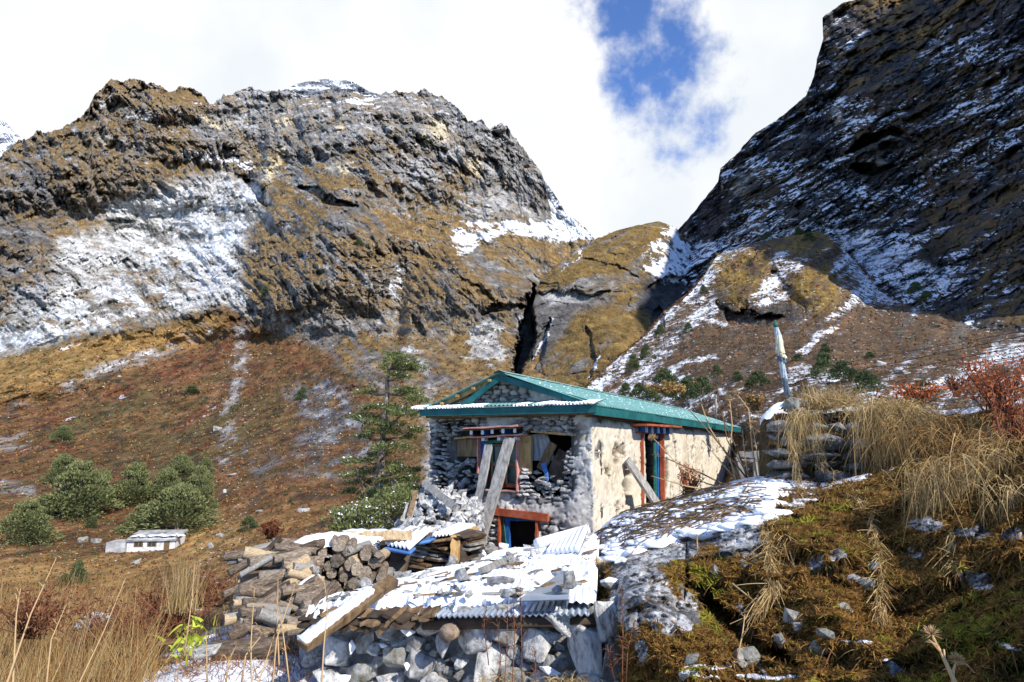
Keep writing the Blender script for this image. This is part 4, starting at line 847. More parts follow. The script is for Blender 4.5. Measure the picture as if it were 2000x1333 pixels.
for (x0, x1) in ((959, 984), (987, 1011)):
    y0, y1 = 868, 952; s_ = MB()
    for bx_ in ((x0, y0, x1, y0+3), (x0, y1-6, x1, y1), (x0, y0, x0+3, y1), (x1-3, y0, x1, y1), (x0, 905, x1, 909)): fbox(*bx_, .045, .085, '', None, mb=s_)
    sash = s_.build('sash', M['red'], win)
    for (p0, p1) in ((y0+3, 905), (909, y1-6)):
        fbox(x0+3, p0, x1-3, p1, .075, .08, 'pane', M['glass'], sash); g_ = MB()
        for bx_ in ((x0+3, p0, x1-3, p0+1.5), (x0+3, p1-1.5, x1-3, p1), (x0+3, p0, x0+4.5, p1), (x1-4.5, p0, x1-3, p1)): fbox(*bx_, .035, .07, '', None, mb=g_, ref=.045)
        g_.build('trim', M['green'], sash)
cor = fboard((912, 837.5), (1018, 832), -.30, -.30, .035, .34, 'cornice', M['pink'], face=(0, -1, 0)); cor['label'] = 'painted window cornice with two rows of joist ends'
fboard((914, 841), (1012, 836), -.22, -.22, .03, .2, 'moulding', M['brownwood'], cor)
fboard((924, 855.5), (1026, 849), -.16, -.16, .03, .24, 'moulding', M['pink'], cor)
for k, (x, y) in enumerate(((920, 845), (942, 844.5), (961, 843), (982, 842), (1005, 841))):
    a = fw(x, y, -.3); b = MB(); b.box((a[0]-.035, -.28, a[1]-.055), (a[0]+.035, .05, a[1]+.055)); j = b.build('joist', M['blue'] if k in (1, 3) else M['dark'], cor)
    b = MB(); b.box((a[0]-.032, -.30, a[1]-.05), (a[0]+.032, -.281, a[1]+.05)); b.build('end_block', M['white'], cor)
for (x, y) in ((943, 858.5), (974, 857.5), (1006, 857)):
    a = fw(x, y, -.2); b = MB(); b.box((a[0]-.036, -.2, a[1]-.035), (a[0]+.036, -.05, a[1]+.035)); b.build('end_block', M['white'], cor)
b = MB(); fbox(925, 845, 1013, 856, -.05, .1, '', None, mb=b); b.build('backboard', M['darkwood'], cor)
fbox(1014, 851, 1037, 925, -.03, .03, 'window_board', M['yellowwood']); fbox(1022, 857, 1027, 866, -.06, -.03, 'block', M['yellowwood'])
fbox(893, 858, 935, 892, .12, .17, 'board_panel', M['brownwood']); fboard((888, 857), (937, 852), .05, .05, .04, .05, 'pole', M['yellowwood'])
fboard((1038, 843), (1126, 850), .0, .0, .045, .05, 'pole', M['yellowwood'], seg=5)
# interior things seen through the gap: sheeting, loose boards
gx0, gz0 = fw(1036, 900, .3); gx1, gz1_ = fw(1095, 848, .3); U, V = np.meshgrid(np.linspace(0, 1, 40), np.linspace(0, 1, 40))
Xc = gx0+(gx1-gx0)*(U*(.55+.45*V)+.0); Xc = gx0+(gx1-gx0)*(U*(.35+.65*(1-V))+.05); 
Zc = gz1_+(gz0-gz1_)*V; Yc = .34+.05*fbm(P3(U*4, V*2, 0), 1.5, 4, .6, 380)+.02*np.sin(U*26)
Xc = gx0+(gx1-gx0)*(U*(.52+.42*V*(1-.5*V)))
o = link('hanging_sheet', mesh_np('hanging_sheet', P3(Xc, Yc, Zc), gridF(40, 40), True), M['cloth'], house); o['label'] = 'crumpled white plastic sheet in the gap'
fboard((1081, 866), (1056, 918), .26, .2, .2, .03, 'loose_board', M['brownwood']); fboard((1108, 885), (1080, 940), .30, .18, .42, .03, 'loose_board', M['darkwood'])
fboard((1062, 905), (1070, 940), .16, .12, .13, .02, 'plastic_scrap', M['tarp'], taper=.3)
# ground-floor door
dr = fboard((960, 998), (1072, 1011), -.04, -.04, .155, .12, 'door_lintel', M['red'], seg=4)
fboard((977, 1006), (977, 1100), -.02, -.02, .045, .12, 'door_frame', M['red']); fboard((1050, 1012), (1050, 1100), -.02, -.02, .05, .12, 'door_frame', M['red'])
dfr = fboard((992, 1010), (992, 1100), .02, .02, .10, .06, 'door_frame', M['blue']); fboard((986, 1013), (1050, 1014), .02, .02, .09, .05, 'door_frame', M['blue'])
q0 = fw(980, 1009, -.02); q1 = fw(979, 1100, -.02); q2 = fw(990, 1100, -.12); b = MB(); b.add([(q0[0], -.0, q0[1]), (q1[0], -.0, q1[1]), (q2[0]+.03, -.12, q2[1]), (q0[0]+.03, -.02, q0[1]), (q0[0], .03, q0[1]), (q1[0], .03, q1[1]), (q2[0]+.03, -.09, q2[1]), (q0[0]+.03, .01, q0[1])], [(0, 1, 2, 3), (7, 6, 5, 4), (0, 4, 5, 1), (2, 6, 7, 3), (0, 3, 7, 4), (1, 5, 6, 2)])
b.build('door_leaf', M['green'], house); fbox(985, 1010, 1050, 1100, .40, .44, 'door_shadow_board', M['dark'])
fbox(958, 1010, 971, 1018, -.08, .0, 'beam_end', M['brownwood'])
# side door
def rboard(p, q, o0, o1, wid, thk, name, mat, face=(1, 0, 0), parent=house, **kw):
    a = rw(*p, o0); c = rw(*q, o1); b = MB(); b.board((o0, a[0], a[1]), (o1, c[0], c[1]), wid, thk, face, **kw); return b.build(name, mat, parent)
sd = rboard((1252.5, 848), (1254, 1000), .04, .04, .08, .1, 'side_door_frame', M['red']); rboard((1293, 846), (1295, 1000), .04, .04, .09, .1, 'side_door_frame', M['red']); rboard((1254, 845), (1294, 845), .04, .04, .06, .1, 'side_door_frame', M['red'])
rboard((1287, 849), (1289, 990), -.06, -.06, .34, .04, 'side_door_leaf', M['blue']); rboard((1279, 849), (1280, 995), -.03, -.03, .07, .05, 'side_door_frame', M['green'])
rboard((1256, 989), (1293, 989), .02, .02, .14, .1, 'threshold', M['yellowwood'])
sc = rboard((1247, 830), (1318, 834), .24, .24, .05, .4, 'side_cornice', M['red']); sc['label'] = 'dark red cornice over the side door'
for k in range(5):
    a = rw(1262+k*11.6, 836.5+k*1.0, .2); b = MB(); b.box((.0, a[0]-.10, a[1]-.10), (.2, a[0]+.10, a[1]+.10)); b.build('joist', M['blue'], sc)
    b = MB(); b.box((.201, a[0]-.055, a[1]-.10), (.225, a[0]+.055, a[1]+.08)); b.build('end_block', M['white'], sc)
rboard((1240, 844), (1306, 847), .05, .05, .04, .12, 'moulding', M['red'], parent=sc)

# props leaning on the walls: things of their own --------------------------
def plank(p0, p1, wid, thk, name, mat, label, cat='plank', face=(0, -1, 0), group=None, **kw):
    b = MB(); b.board(p0, p1, wid, thk, face, **kw); o = b.build(name, mat); tag(o, label, cat, group); return o
def wl(px, py, off): x, z = fw(px, py, off); return toworld(x, off, z)
plank(wl(996, 856, -.32), wl(927, 1096, -1.15), .245, .06, 'plank', M['oldwood'], 'long pale plank propped against the upper window, reaching the ground', face=tuple(-EY), seg=14, rough=.004)
plank(wl(955, 868, -.28), wl(915, 1090, -.95), .19, .05, 'plank', M['oldwood'], 'darker grey plank leaning left of the long pale prop', face=tuple(-EY), seg=14)
plank(wl(935, 975, -.75), wl(908, 1095, -1.1), .17, .05, 'plank', M['oldwood'], 'short wedge-topped plank standing low beside the two long props', face=tuple(-EY), seg=6, taper=1.5)
def wr(px, py, off): y, z = rw(px, py, off); return toworld(off, y, z)
plank(wr(1225, 898, .12), wr(1297, 1005, .75), .28, .06, 'plank', M['oldwood'], 'grey plank leaning across the side wall below the blue door', face=tuple(EX), seg=10)

# ================================================================== SHED ROOF AND STONE WALL IN FRONT
FL, FR, BR, BL = vat(600, 1190, 4.4), vat(1152, 1160, 3.95), vat(1165, 1040, 8.0), vat(715, 1152, 5.8)
def shed(u, v, h=0.0):
    u = np.asarray(u, float); v = np.asarray(v, float); f = [np.array(p[:]) for p in (FL, FR, BL, BR)]
    a = f[0]+(f[1]-f[0])*u[..., None]; b_ = f[2]+(f[3]-f[2])*u[..., None]; p = a+(b_-a)*v[..., None]; p[..., 2] += h; return p
SN = np.array(((FR-FL).cross(BL-FL)).normalized()[:])
shedt = empty('lean_to_roof', FL); tag(shedt, 'low shed roof of boards and metal sheets under snow, above the rough stone wall', 'shed roof')
def tol(p, root): return np.asarray(p)-np.array(root.location[:])
# snow on it
nu, nv = 300, 230; U, V = np.meshgrid(np.linspace(-.03, 1.02, nu), np.linspace(-.035, 1.03, nv)); Ps = shed(U, V)
a1 = fbm(Ps, 1/.5, 5, .55, 400); a2 = fbm(Ps, 1/.12, 4, .6, 401)
edge = np.minimum(np.minimum(U+.02, 1.02-U)*6, np.minimum(V+.03, 1.03-V)*3.2)
h = .034+.045*a1+.022*a2+.005*np.sin((U*1.0)*math.pi*2*44)*sstep(U, .5, .6)*sstep(V, .5, .2) + np.minimum(edge, .12)*.5-.06
bare = sstep(a1+a2*.7-.2*sstep(V, .35, .0)*(U < .55), -.42, -.1); h = h-(1-bare)*.12
bare2 = sstep(poly_sd(U+a2*.03, V+a2*.03, [(.80,-.05),(.93,-.05),(.93,.15),(.86,.24)]), -.02, .02); h = h-bare2*.2
sd1 = sstep(poly_sd(U+a2*.03, V+a2*.05, [(.0,-.1),(.48,-.1),(.50,.03),(.3,.08),(.1,.035)]), -.03, .02)*sstep(a1, -.3, .1); h = h-sd1*.15
P_ = Ps.copy(); P_[..., 2] += np.maximum(h, -.06)
lo = link('snow_cover', mesh_np('snow_cover', tol(P_, shedt), gridF(nv, nu)[:, ::-1], True), M['snow'], shedt)
# boards underneath, split shingles along the front left, metal sheets along the front right
def sheet_quad(name, uv, lift, mat, waves=0, amp=.012, th=.012, parent=shedt, root=None, fn=shed, n=60, m=6):
    """panel over four (u, v) corners of a roof plane"""
    A = np.linspace(0, 1, n); B = np.linspace(0, 1, m); aa, bb = np.meshgrid(A, B); q = [np.array(p) for p in uv]
    uvp = (q[0]+(q[1]-q[0])*aa[..., None])*(1-bb[..., None])+(q[3]+(q[2]-q[3])*aa[..., None])*bb[..., None]
    p = fn(uvp[..., 0], uvp[..., 1]); p[..., 2] += lift+(amp*np.sin(2*np.pi*waves*aa) if waves else 0)
    p2 = p.copy(); p2[..., 2] -= th; F = gridF(m, n); Vv = np.concatenate([p.reshape(-1, 3), p2.reshape(-1, 3)]); k = n*m
    i = np.arange(k).reshape(m, n); E = np.concatenate([np.stack([i[0, :-1], i[0, 1:], i[0, 1:]+k, i[0, :-1]+k], -1), np.stack([i[:-1, 0], i[1:, 0], i[1:, 0]+k, i[:-1, 0]+k], -1), np.stack([i[-1, :-1], i[-1, 1:], i[-1, 1:]+k, i[-1, :-1]+k], -1), np.stack([i[:-1, -1], i[1:, -1], i[1:, -1]+k, i[:-1, -1]+k], -1)])
    return link(name, mesh_np(name, tol(Vv, root or parent), np.concatenate([F, F[:, ::-1]+k, E]), True), mat, parent)
sheet_quad('metal_sheet', [(.5,-.06),(.78,-.07),(.80,.5),(.5,.5)], -.05, M['tin'], 15, .008); sheet_quad('metal_sheet', [(.76,-.05),(1.0,-.06),(1.0,.5),(.76,.5)], -.06, M['tin'], 12, .008)
sheet_quad('metal_sheet', [(.78,-.07),(.94,-.07),(.93,.10),(.90,.24)], .03, M['tin'], 0)
sheet_quad('metal_sheet', [(.5,.5),(1.0,.5),(1.0,1.0),(.5,1.0)], -.07, M['tin'], 26, .008)
sheet_quad('board', [(-.02,.03),(.5,.0),(.5,1.0),(-.02,1.0)], -.06, M['darkwood'], 0)
for k in range(46):
    u = random.uniform(-.02, .46); v = random.uniform(-.07, .03); l = random.uniform(.04, .11); b = MB(); p = shed(u, v, -.02-random.uniform(0, .10)); q = shed(u+l, v+random.uniform(-.01, .01), -.02-random.uniform(0, .10))
    p, q = Vector(tol(p, shedt)), Vector(tol(q, shedt)); b.board(p, q, random.uniform(.06, .16), random.uniform(.012, .022), (0, -.2, 1), seg=4, rough=.006, seed=k); b.build('shingle', random.choice([M['darkwood'], M['brownwood'], M['darkwood']]), shedt)
b = MB(); b.tube([tol(shed(.45, -.03, -.11), shedt), tol(shed(1.02, -.035, -.12), shedt)], .035, 7); b.build('front_beam', M['darkwood'], shedt, True)
b = MB()
for v in (.3, .7): b.tube([tol(shed(.0, v, -.15), shedt), tol(shed(1.0, v, -.15), shedt)], .05, 7)
b.build('roof_pole', M['darkwood'], shedt, True)

# stones and planks lying on the roof: things
CAPS = {}
def roofstone(px, py, w, h, label, snowy=False, idx=0, mat=None, rz=0.0):
    # find the roof point under the pixel
    r = np.array(rayn(px, py+h*.15)); n = SN; t = np.dot(np.array(FL[:]), n)/np.dot(r, n); p = r*t; s = w*p[1]/FPX
    me = HERO[idx % len(HERO)]; o = place(me, 'stone', (p[0], p[1], p[2]+s*h/w*.40+.045), (s, s*.85, s*h/w/.72), (0, 0, rz), mat=mat)
    tag(o, label, 'stone')
    if snowy:
        if idx not in CAPS: CAPS[idx] = cap_mesh(me, 'snow_cap', .12, .15, idx)
        c = link('snow_cap', CAPS[idx], None, o)
    return o
RS = [(860,1101,42,36,'snow-capped grey stone at the far left corner of the shed roof',1,0),(882,1117,48,38,'bare angular grey stone below the snow-capped corner stone',0,1),
 (789,1143,42,24,'low grey stone in the snow beside the head of the mossy plank',0,2),(843,1139,42,24,'rounded yellowish stone in the middle left of the snowy roof',0,3),
 (905,1150,46,40,'dark speckled stone at the front edge, left of the flat oblong one',0,4),(979,1155,68,34,'broad flat oblong grey stone on the front edge of the roof',0,5),
 (932,1101,42,28,'dark grey stone half sunk in the snow near the back of the roof',1,6),(954,1084,42,26,'dark stone at the back edge right of the snowy one',0,1),
 (985,1092,34,28,'small stone with a cap of snow under the red lintel',1,2),(1112,1162,40,44,'dark upright stone at the right front corner by the metal flashing',0,3),
 (892,1167,20,18,'smallest stone, a snowball-like lump at the front edge',1,4),(1010,1066,58,32,'large round stone wholly capped in snow before the lower door',1,5),(1005,1126,40,16,'pinkish flat stone beside the short grey plank',0,6),(711,1156,42,22,'dark low stone behind the mossy plank',0,0)]
for i, (x, y, w_, h_, lb, sn_, ix) in enumerate(RS): roofstone(x, y, w_, h_, lb, bool(sn_), ix, M['palestone'] if i in (3, 12) else None, random.uniform(0, 6))
for k in range(90):
    u, v = random.uniform(.0, .98), random.uniform(-.03, 1.0)**1.0; p = shed(u, v, .03+random.uniform(0, .02)); s = random.uniform(.04, .13); o = place(random.choice(SLABS+ROCKS[:4]), 'loose_stone', tol(p, shedt), s, (random.gauss(0, .3), random.gauss(0, .3), random.uniform(0, 6)), shedt, random.choice([M['stone'], M['palestone'], M['stone']]))
for k in range(46):
    u, v = random.uniform(.0, .95), random.uniform(-.02, .98); a_ = random.gauss(.5, .5); L_ = random.uniform(.08, .3); p = Vector(tol(shed(u, v, .035), shedt)); q = p+Vector((math.cos(a_)*L_, math.sin(a_)*L_, random.uniform(-.01, .03))); b = MB(); b.board(p, q, random.uniform(.01, .05), .012, (0, 0, 1), seg=3, rough=.004, seed=k); b.build('wood_scrap', random.choice([M['darkwood'], M['brownwood'], M['oldwood']]), shedt)
def roofp(px, py, lift=0.03):
    r = np.array(rayn(px, py)); t = np.dot(np.array(FL[:]), SN)/np.dot(r, SN); p = r*t; return Vector((p[0], p[1], p[2]+lift))
p1 = plank(roofp(943, 1149, .13), roofp(1076, 1082, .2), .085, .05, 'plank', M['oldwood'], 'short grey split plank lying on the roof snow', face=(-.3, -.6, .6), seg=10, rough=.006, taper=.8)
p2 = plank(vat(590, 1262, 3.9), vat(768, 1133, 4.5), .085, .04, 'plank', M['brownwood'], 'long mossy plank with snow on it, slanting at the left end of the shed roof', face=(0, -.5, .75), seg=12, rough=.005)
b = MB(); b.board(vat(590, 1252, 3.9), vat(725, 1151, 4.35), .07, .028, (0, -.5, .75), seg=26, rough=.004, seed=3); s_ = b.build('snow_strip', M['snow'], p2, True)
plank(vat(1000, 1163, 4.1), vat(1054, 1132, 4.7), .05, .03, 'batten', M['darkwood'], 'thin dark batten poking from the snow on the roof edge', 'plank', face=(0, -.3, .9), seg=4)
sh2 = empty('metal_sheet_pile', vat(1100, 1080, 6.5)); tag(sh2, 'snow-covered corrugated sheets at the upper right of the shed roof', 'metal sheets')
def shq(u, v):
    c = [np.array(vat(*q)[:]) for q in ((1065, 1096, 5.9), (1130, 1090, 5.6), (1150, 1040, 7.0), (1085, 1062, 7.4))]; u = np.asarray(u)[..., None]; v = np.asarray(v)[..., None]
    return (c[0]+(c[1]-c[0])*u)*(1-v)+(c[3]+(c[2]-c[3])*u)*v
sheet_quad('corrugated_sheet', [(0,0),(1,0),(1,1),(0,1)], .03, M['tin'], 7, .012, .01, sh2, sh2, shq)
sheet_quad('snow_layer', [(0.02,0.03),(1,0.02),(1,1),(0.02,1)], .085, M['snow'], 7, .008, .045, sh2, sh2, shq)
tube = MB(); tube.tube([vat(1050, 1062, 6.6), vat(1145, 1036, 7.2)], .055, 9, jit=.1); tag(tube.build('snowy_pole', M['snow'], None, True), 'thick pole wrapped in snow behind the corrugated sheets', 'pole')

# --- the dry stone wall: face runs from left to right below the roof edge
wall = empty('dry_stone_wall', (0, 3.9, -1.8)); tag(wall, 'rough dry-stone wall of pale boulders carrying the snowy shed roof', 'stone wall')
def wallY(px): return np.interp(px, [560, 620, 900, 1200, 1260], [4.6, 4.45, 4.1, 3.75, 3.7])
WSH = Vector(wall.location)
gx2, gy2 = np.meshgrid(np.linspace(585, 1215, 200), np.linspace(0, 1, 80)); tpv = np.interp(gx2, [585, 640, 900, 1020, 1150, 1215], [1262, 1222, 1196, 1190, 1186, 1160]); pyv = tpv+(1520-tpv)*gy2
Pb = at(gx2, pyv, wallY(gx2)+.22-.04*gy2); Pb[..., 1] -= fbm(Pb, 1/.12, 4, .6, 410)*.05
link('rubble_core', mesh_np('rubble_core', Pb-np.array(WSH[:]), gridF(80, 200), True), M['stone'], wall)['kind'] = 'stuff'
placed = []
def wstone(px, py, w_, h_, rot=0.0, mat=None, mesh=None, dy=0.0):
    Y = float(wallY(px))+dy; p = vat(px, py, Y)-WSH; s = w_*Y/FPX; k = h_*Y/FPX
    me = mesh or random.choice(HERO if w_ > 44 else ROCKS); o = place(me, 'stone', p, (s*1.34, s*1.0, k/.70*1.3), (random.uniform(-.25, .25), R(rot), random.uniform(-.5, .5)), wall, mat); placed.append((px, py, max(w_, h_)*.42)); return o
PS = M['palestone']
for a in [(1110,1212,84,48,4,PS),(1142,1275,66,112,-12,PS),(1184,1215,46,92,-8,PS),(1045,1258,62,60,6,PS),(957,1300,84,92,0,PS),(928,1248,82,48,-18,PS),(985,1222,72,64,10,M['mossy']),(655,1272,52,60,0,PS),(645,1325,60,50,0,PS),
          (765,1228,56,46,20,None),(715,1250,34,50,0,M['mossy']),(690,1228,44,26,0,PS),(820,1300,56,60,10,None),(775,1285,56,44,15,M['mossy']),(708,1305,62,50,-20,M['mossy']),(870,1262,36,58,0,None),(842,1222,60,40,-15,None),(1000,1322,50,40,0,None),
          (1085,1300,40,46,30,None),(1060,1330,56,36,0,PS),(1200,1300,40,90,5,M['mossy']),(905,1200,44,26,0,None),(880,1212,30,24,0,M['mossy']),(805,1255,46,36,0,None),(1165,1345,70,50,0,PS),(760,1335,60,40,0,PS),(930,1345,60,40,0,None),(850,1345,60,44,10,PS),(690,1270,30,34,0,None),(735,1268,36,22,0,PS),(780,1258,30,22,0,PS)]:
    wstone(a[0], a[1], a[2], a[3], a[4], a[5])
for _ in range(5000):
    x = random.uniform(598, 1205); top = np.interp(x, [585, 640, 900, 1020, 1150, 1215], [1262, 1222, 1196, 1200, 1200, 1170]); y = random.uniform(top, 1400); r = random.uniform(6, 24)
    if 1005 < x < 1090 and y < 1222: continue
    if 930 < x < 1000 and y < 1205: continue
    if all((x-a)**2+(y-b_)**2 > ((r+c)*.80)**2 for a, b_, c in placed): wstone(x, y, r*2.3, r*random.uniform(1.5, 2.1), random.uniform(-30, 30), random.choice([None, PS, PS, M['mossy']]), dy=random.uniform(.0, .08))
b = MB(); p, q = vat(872, 1238, 3.95)-WSH, vat(930, 1212, 4.5)-WSH; b.tube([p, q], .05, 10, jit=.12); b.build('log', M['bark'], wall, True)
for (x, y, w_, h_) in ((880,1237,22,16),(797,1233,34,20),(745,1215,26,16),(688,1262,16,34),(672,1325,30,26),(1075,1310,50,20),(748,1260,20,10),(1010,1195,24,16),(795,1300,12,20)):
    Y = float(wallY(x))-.10; o = place(HERO[1], 'snow_clump', vat(x, y, Y)-WSH, (w_*Y/FPX, .1, h_*Y/FPX/.7), (0, random.uniform(-.4, .4), 0), wall); o.material_slots[0].link = 'OBJECT'; o.material_slots[0].material = M['snow']

# ================================================================== FIREWOOD
def log_mesh(seed, split=False):
    rr = random.Random(seed); n = 12; V = []; F = []; prof = [1+rr.uniform(-.10, .10) for _ in range(n)]; K = 7
    if split: prof = [p*(1 if i < n*.55 else .45) for i, p in enumerate(prof)]
    for k in range(K):
        t = k/(K-1)-.5; sc = 1+rr.uniform(-.06, .06)
        for j in range(n): a = 2*math.pi*j/n; V.append((math.cos(a)*prof[j]*sc*.5+rr.uniform(-.015, .015), t+ (0 if 0 < k < K-1 else rr.uniform(-.02, .02)), math.sin(a)*prof[j]*sc*.5+rr.uniform(-.015, .015)))
    for k in range(K-1):
        for j in range(n): F.append((k*n+j, k*n+(j+1) % n, (k+1)*n+(j+1) % n, (k+1)*n+j))
    b0 = len(V); V += [(0, -.5, 0), (0, .5, 0)]
    for j in range(n): F.append((b0, (j+1) % n, j)); F.append((b0+1, (K-1)*n+j, (K-1)*n+(j+1) % n))
    me = bpy.data.meshes.new('log'); me.from_pydata(V, [], F); me.update(); me.materials.append(M['bark']); me.materials.append(M['logend'])
    for p in me.polygons:
        p.use_smooth = len(p.vertices) == 4
        if len(p.vertices) == 3: p.material_index = 1
    return me
LOGS = [log_mesh(i, i % 3 == 2) for i in range(8)]
wood = empty('firewood_stack', vat(650, 1170, 6.3)); tag(wood, 'tall stack of round and split firewood logs with snow on top', 'firewood stack')
def logat(px, py, d, L, ang=0.0, tilt=0.0, Y=6.3, side=False, parent=wood, me=None):
    """a log whose end faces the camera, or one seen from the side (ang in the picture plane)"""
    p = vat(px, py, Y)-Vector(parent.location); s = d*Y/FPX
    o = place(me or random.choice(LOGS), 'log', p, (s, L, s), None, parent)
    if side:
        dr = Vector((math.cos(R(ang)), tilt, math.sin(R(ang)))).normalized(); o.rotation_euler = dr.to_track_quat('Y', 'Z').to_euler()
    if random.random() < .45: o.material_slots[0].link = 'OBJECT'; o.material_slots[0].material = random.choice([M['palewood'], M['darkwood'], M['logend'], M['oldwood']])
    if not side: o.rotation_euler = (random.gauss(0, .08), random.uniform(0, 6.28), random.gauss(.15, .15))
    return o
for k in range(80):
    x = random.uniform(478, 640); y = random.uniform(1072, 1235) if x < 600 else random.uniform(1160, 1225); d_ = random.uniform(11, 24)
    a_ = random.choice([random.gauss(0, 12), random.gauss(35, 10), random.gauss(-10, 10)]); logat(x, y, d_, random.uniform(.18, .38), a_, random.uniform(.1, .9), Y=float(np.interp(y, [1070, 1240], [6.1, 5.2]))-random.uniform(0, .15), side=True)
pts = []
for _ in range(5000):
    x, y = random.uniform(585, 748), random.uniform(1052, 1178); r = random.uniform(7, 12.5)
    topy = np.interp(x, [585, 620, 660, 700, 748], [1080, 1060, 1052, 1060, 1085]); boty = np.interp(x, [585, 640, 700, 748], [1190, 1172, 1165, 1140])
    if topy < y < boty and all((x-a)**2+(y-b_)**2 > ((r+c)*.84)**2 for a, b_, c in pts): pts.append((x, y, r)); logat(x, y, r*2.15, random.uniform(.35, .5), Y=6.35+random.uniform(-.08, .08))
for (x, y, d, L, a, t, Y) in ((560,1095,34,.55,-8,.5,6.1),(520,1080,26,.5,-12,.4,6.2),(600,1063,20,.5,5,.6,6.4),(560,1060,24,.5,-5,.5,6.5),(510,1105,26,.6,-3,.4,6.1),(530,1130,30,.7,25,.3,5.9),(575,1135,40,.75,35,.3,5.8),(585,1170,44,.8,42,.3,5.6),
        (525,1160,34,.5,20,.3,5.8),(500,1175,40,.4,-5,.4,5.7),(545,1190,36,.6,60,.2,5.6),(560,1215,34,.5,50,.4,5.5),(610,1200,28,.4,-20,.6,5.6),(500,1205,30,.4,80,.2,5.5),(515,1235,38,.5,85,.2,5.4),(640,1215,30,.5,10,.9,5.5),(600,1228,26,.6,-15,.5,5.4),(490,1130,24,.4,5,.5,6.0),(545,1110,22,.5,-4,.4,5.95),(600,1100,30,.5,8,.7,6.2),
        (480,1260,34,.55,28,.2,5.0),(570,1075,20,.7,-10,.3,6.3),(620,1052,18,.5,0,.5,6.6),(650,1046,16,.5,5,.4,6.7),(540,1150,22,.6,30,.2,5.75),(505,1150,20,.5,0,.2,5.9),(620,1185,22,.4,30,.5,5.8),(560,1160,26,.7,38,.3,5.7)):
    logat(x, y, d*.72, L*.55, a, t, Y, True)
tag(plank(vat(675, 1048, 6.6), vat(800, 1046, 7.4), .10, .08, 'beam', M['palewood'], 'hewn pale beam with snow lying across the top of the firewood', 'beam', face=(0, -1, .2), seg=8, rough=.004))
b = MB(); b.board(vat(673, 1041, 6.62), vat(792, 1040, 7.4), .1, .05, (0, -.2, 1), seg=20, rough=.014); b.build('snow_strip', M['snow'], None, True); tag(bpy.data.objects['snow_strip.001'], 'ridge of snow along the hewn pale beam', 'snow')
# snow lying on the stack: wavy strips
def snowstrip(pix, wid, th, parent, name='snow_cover', n=60, seed=0):
    P0 = np.array([vat(*p)[:] for p in pix]); t = np.linspace(0, len(P0)-1, n); c = np.stack([np.interp(t, range(len(P0)), P0[:, k]) for k in range(3)], -1)
    m = 9; s = np.linspace(-1, 1, m); g = c[:, None]+np.array([0, 1, .0])[None, None]*(s[None, :, None]*wid/2)
    e = np.sin(np.pi*t/(len(P0)-1))[:, None]**.3; q = fbm(P3(g[..., 0], g[..., 1], 0), 9, 4, .6, seed)
    g[..., 2] += th*(1-np.abs(s[None])**2.2*1.6)*e+q*.035-.02; g[..., 1] += q*.05
    o = link(name, mesh_np(name, g-np.array(parent.location[:]), gridF(n, m), True), M['snow'], parent); return o
snowstrip([(560,1070,6.3),(590,1058,6.4),(620,1052,6.4),(655,1048,6.4),(700,1052,6.5),(745,1050,6.8)], .4, .07, wood, seed=1); snowstrip([(505,1075,6.2),(530,1068,6.2),(575,1072,6.2)], .25, .05, wood, seed=2)
snowstrip([(540,1118,5.9),(575,1108,5.9),(600,1105,6.0)], .2, .05, wood, seed=3); snowstrip([(560,1165,5.6),(590,1140,5.6),(625,1125,5.7)], .12, .05, wood, seed=4); snowstrip([(640,1140+28,5.9),(680,1168,5.9),(730,1172,5.9)], .4, .05, wood, seed=5)
snowstrip([(540,1083,6.1),(560,1085,6.1),(590,1082,6.1)], .2, .05, wood, seed=6)

# --- lean-to beside the house: posts, stacked shakes, sheets with blue plastic
lean = empty('collapsed_woodshed', vat(820, 1085, 9.0)); tag(lean, 'collapsed woodshed with stacked shakes and blue plastic under a snowy sheet', 'woodshed')
LO = Vector(lean.location)
for k in range(60):
    r_ = k//6; c_ = k % 6; y = 1112-r_*6.6; x0 = 800+c_*17+random.uniform(-8, 8)+r_*2; Y = 8.3+random.uniform(-.15, .15)
    b = MB(); b.board(vat(x0, y+random.uniform(-3, 3)-(c_*1.5), Y)-LO, vat(x0+random.uniform(24, 40), y-7+random.uniform(-3, 3)-(c_*1.5), Y+.25)-LO, .3, .022, (0, -.1, 1), seg=3, rough=.004, seed=k); b.build('shake', random.choice([M['darkwood'], M['brownwood'], M['oldwood'], M['darkwood']]), lean)
for (a, c, w_, m_) in (((886,1100,8.0),(890,1048,8.2),.11,M['yellowwood']), ((900,1100,8.1),(905,1045,8.3),.12,M['darkwood']), ((768,1130,7.2),(790,1062,7.6),.20,M['darkwood']), ((752,1150,6.9),(760,1110,7.0),.10,M['oldwood']), ((775,1148,6.9),(778,1120,7.0),.08,M['oldwood']), ((745,1120,7.4),(752,1060,7.6),.10,M['darkwood'])):
    b = MB(); b.board(vat(*a)-LO, vat(*c)-LO, w_, .07, (0, -1, 0), seg=5, rough=.008); b.build('post', m_, lean)
b = MB(); b.box(vat(752, 1120, 8.6)-LO, vat(905, 1052, 9.0)-LO); b.build('dark_back', M['dark'], lean)
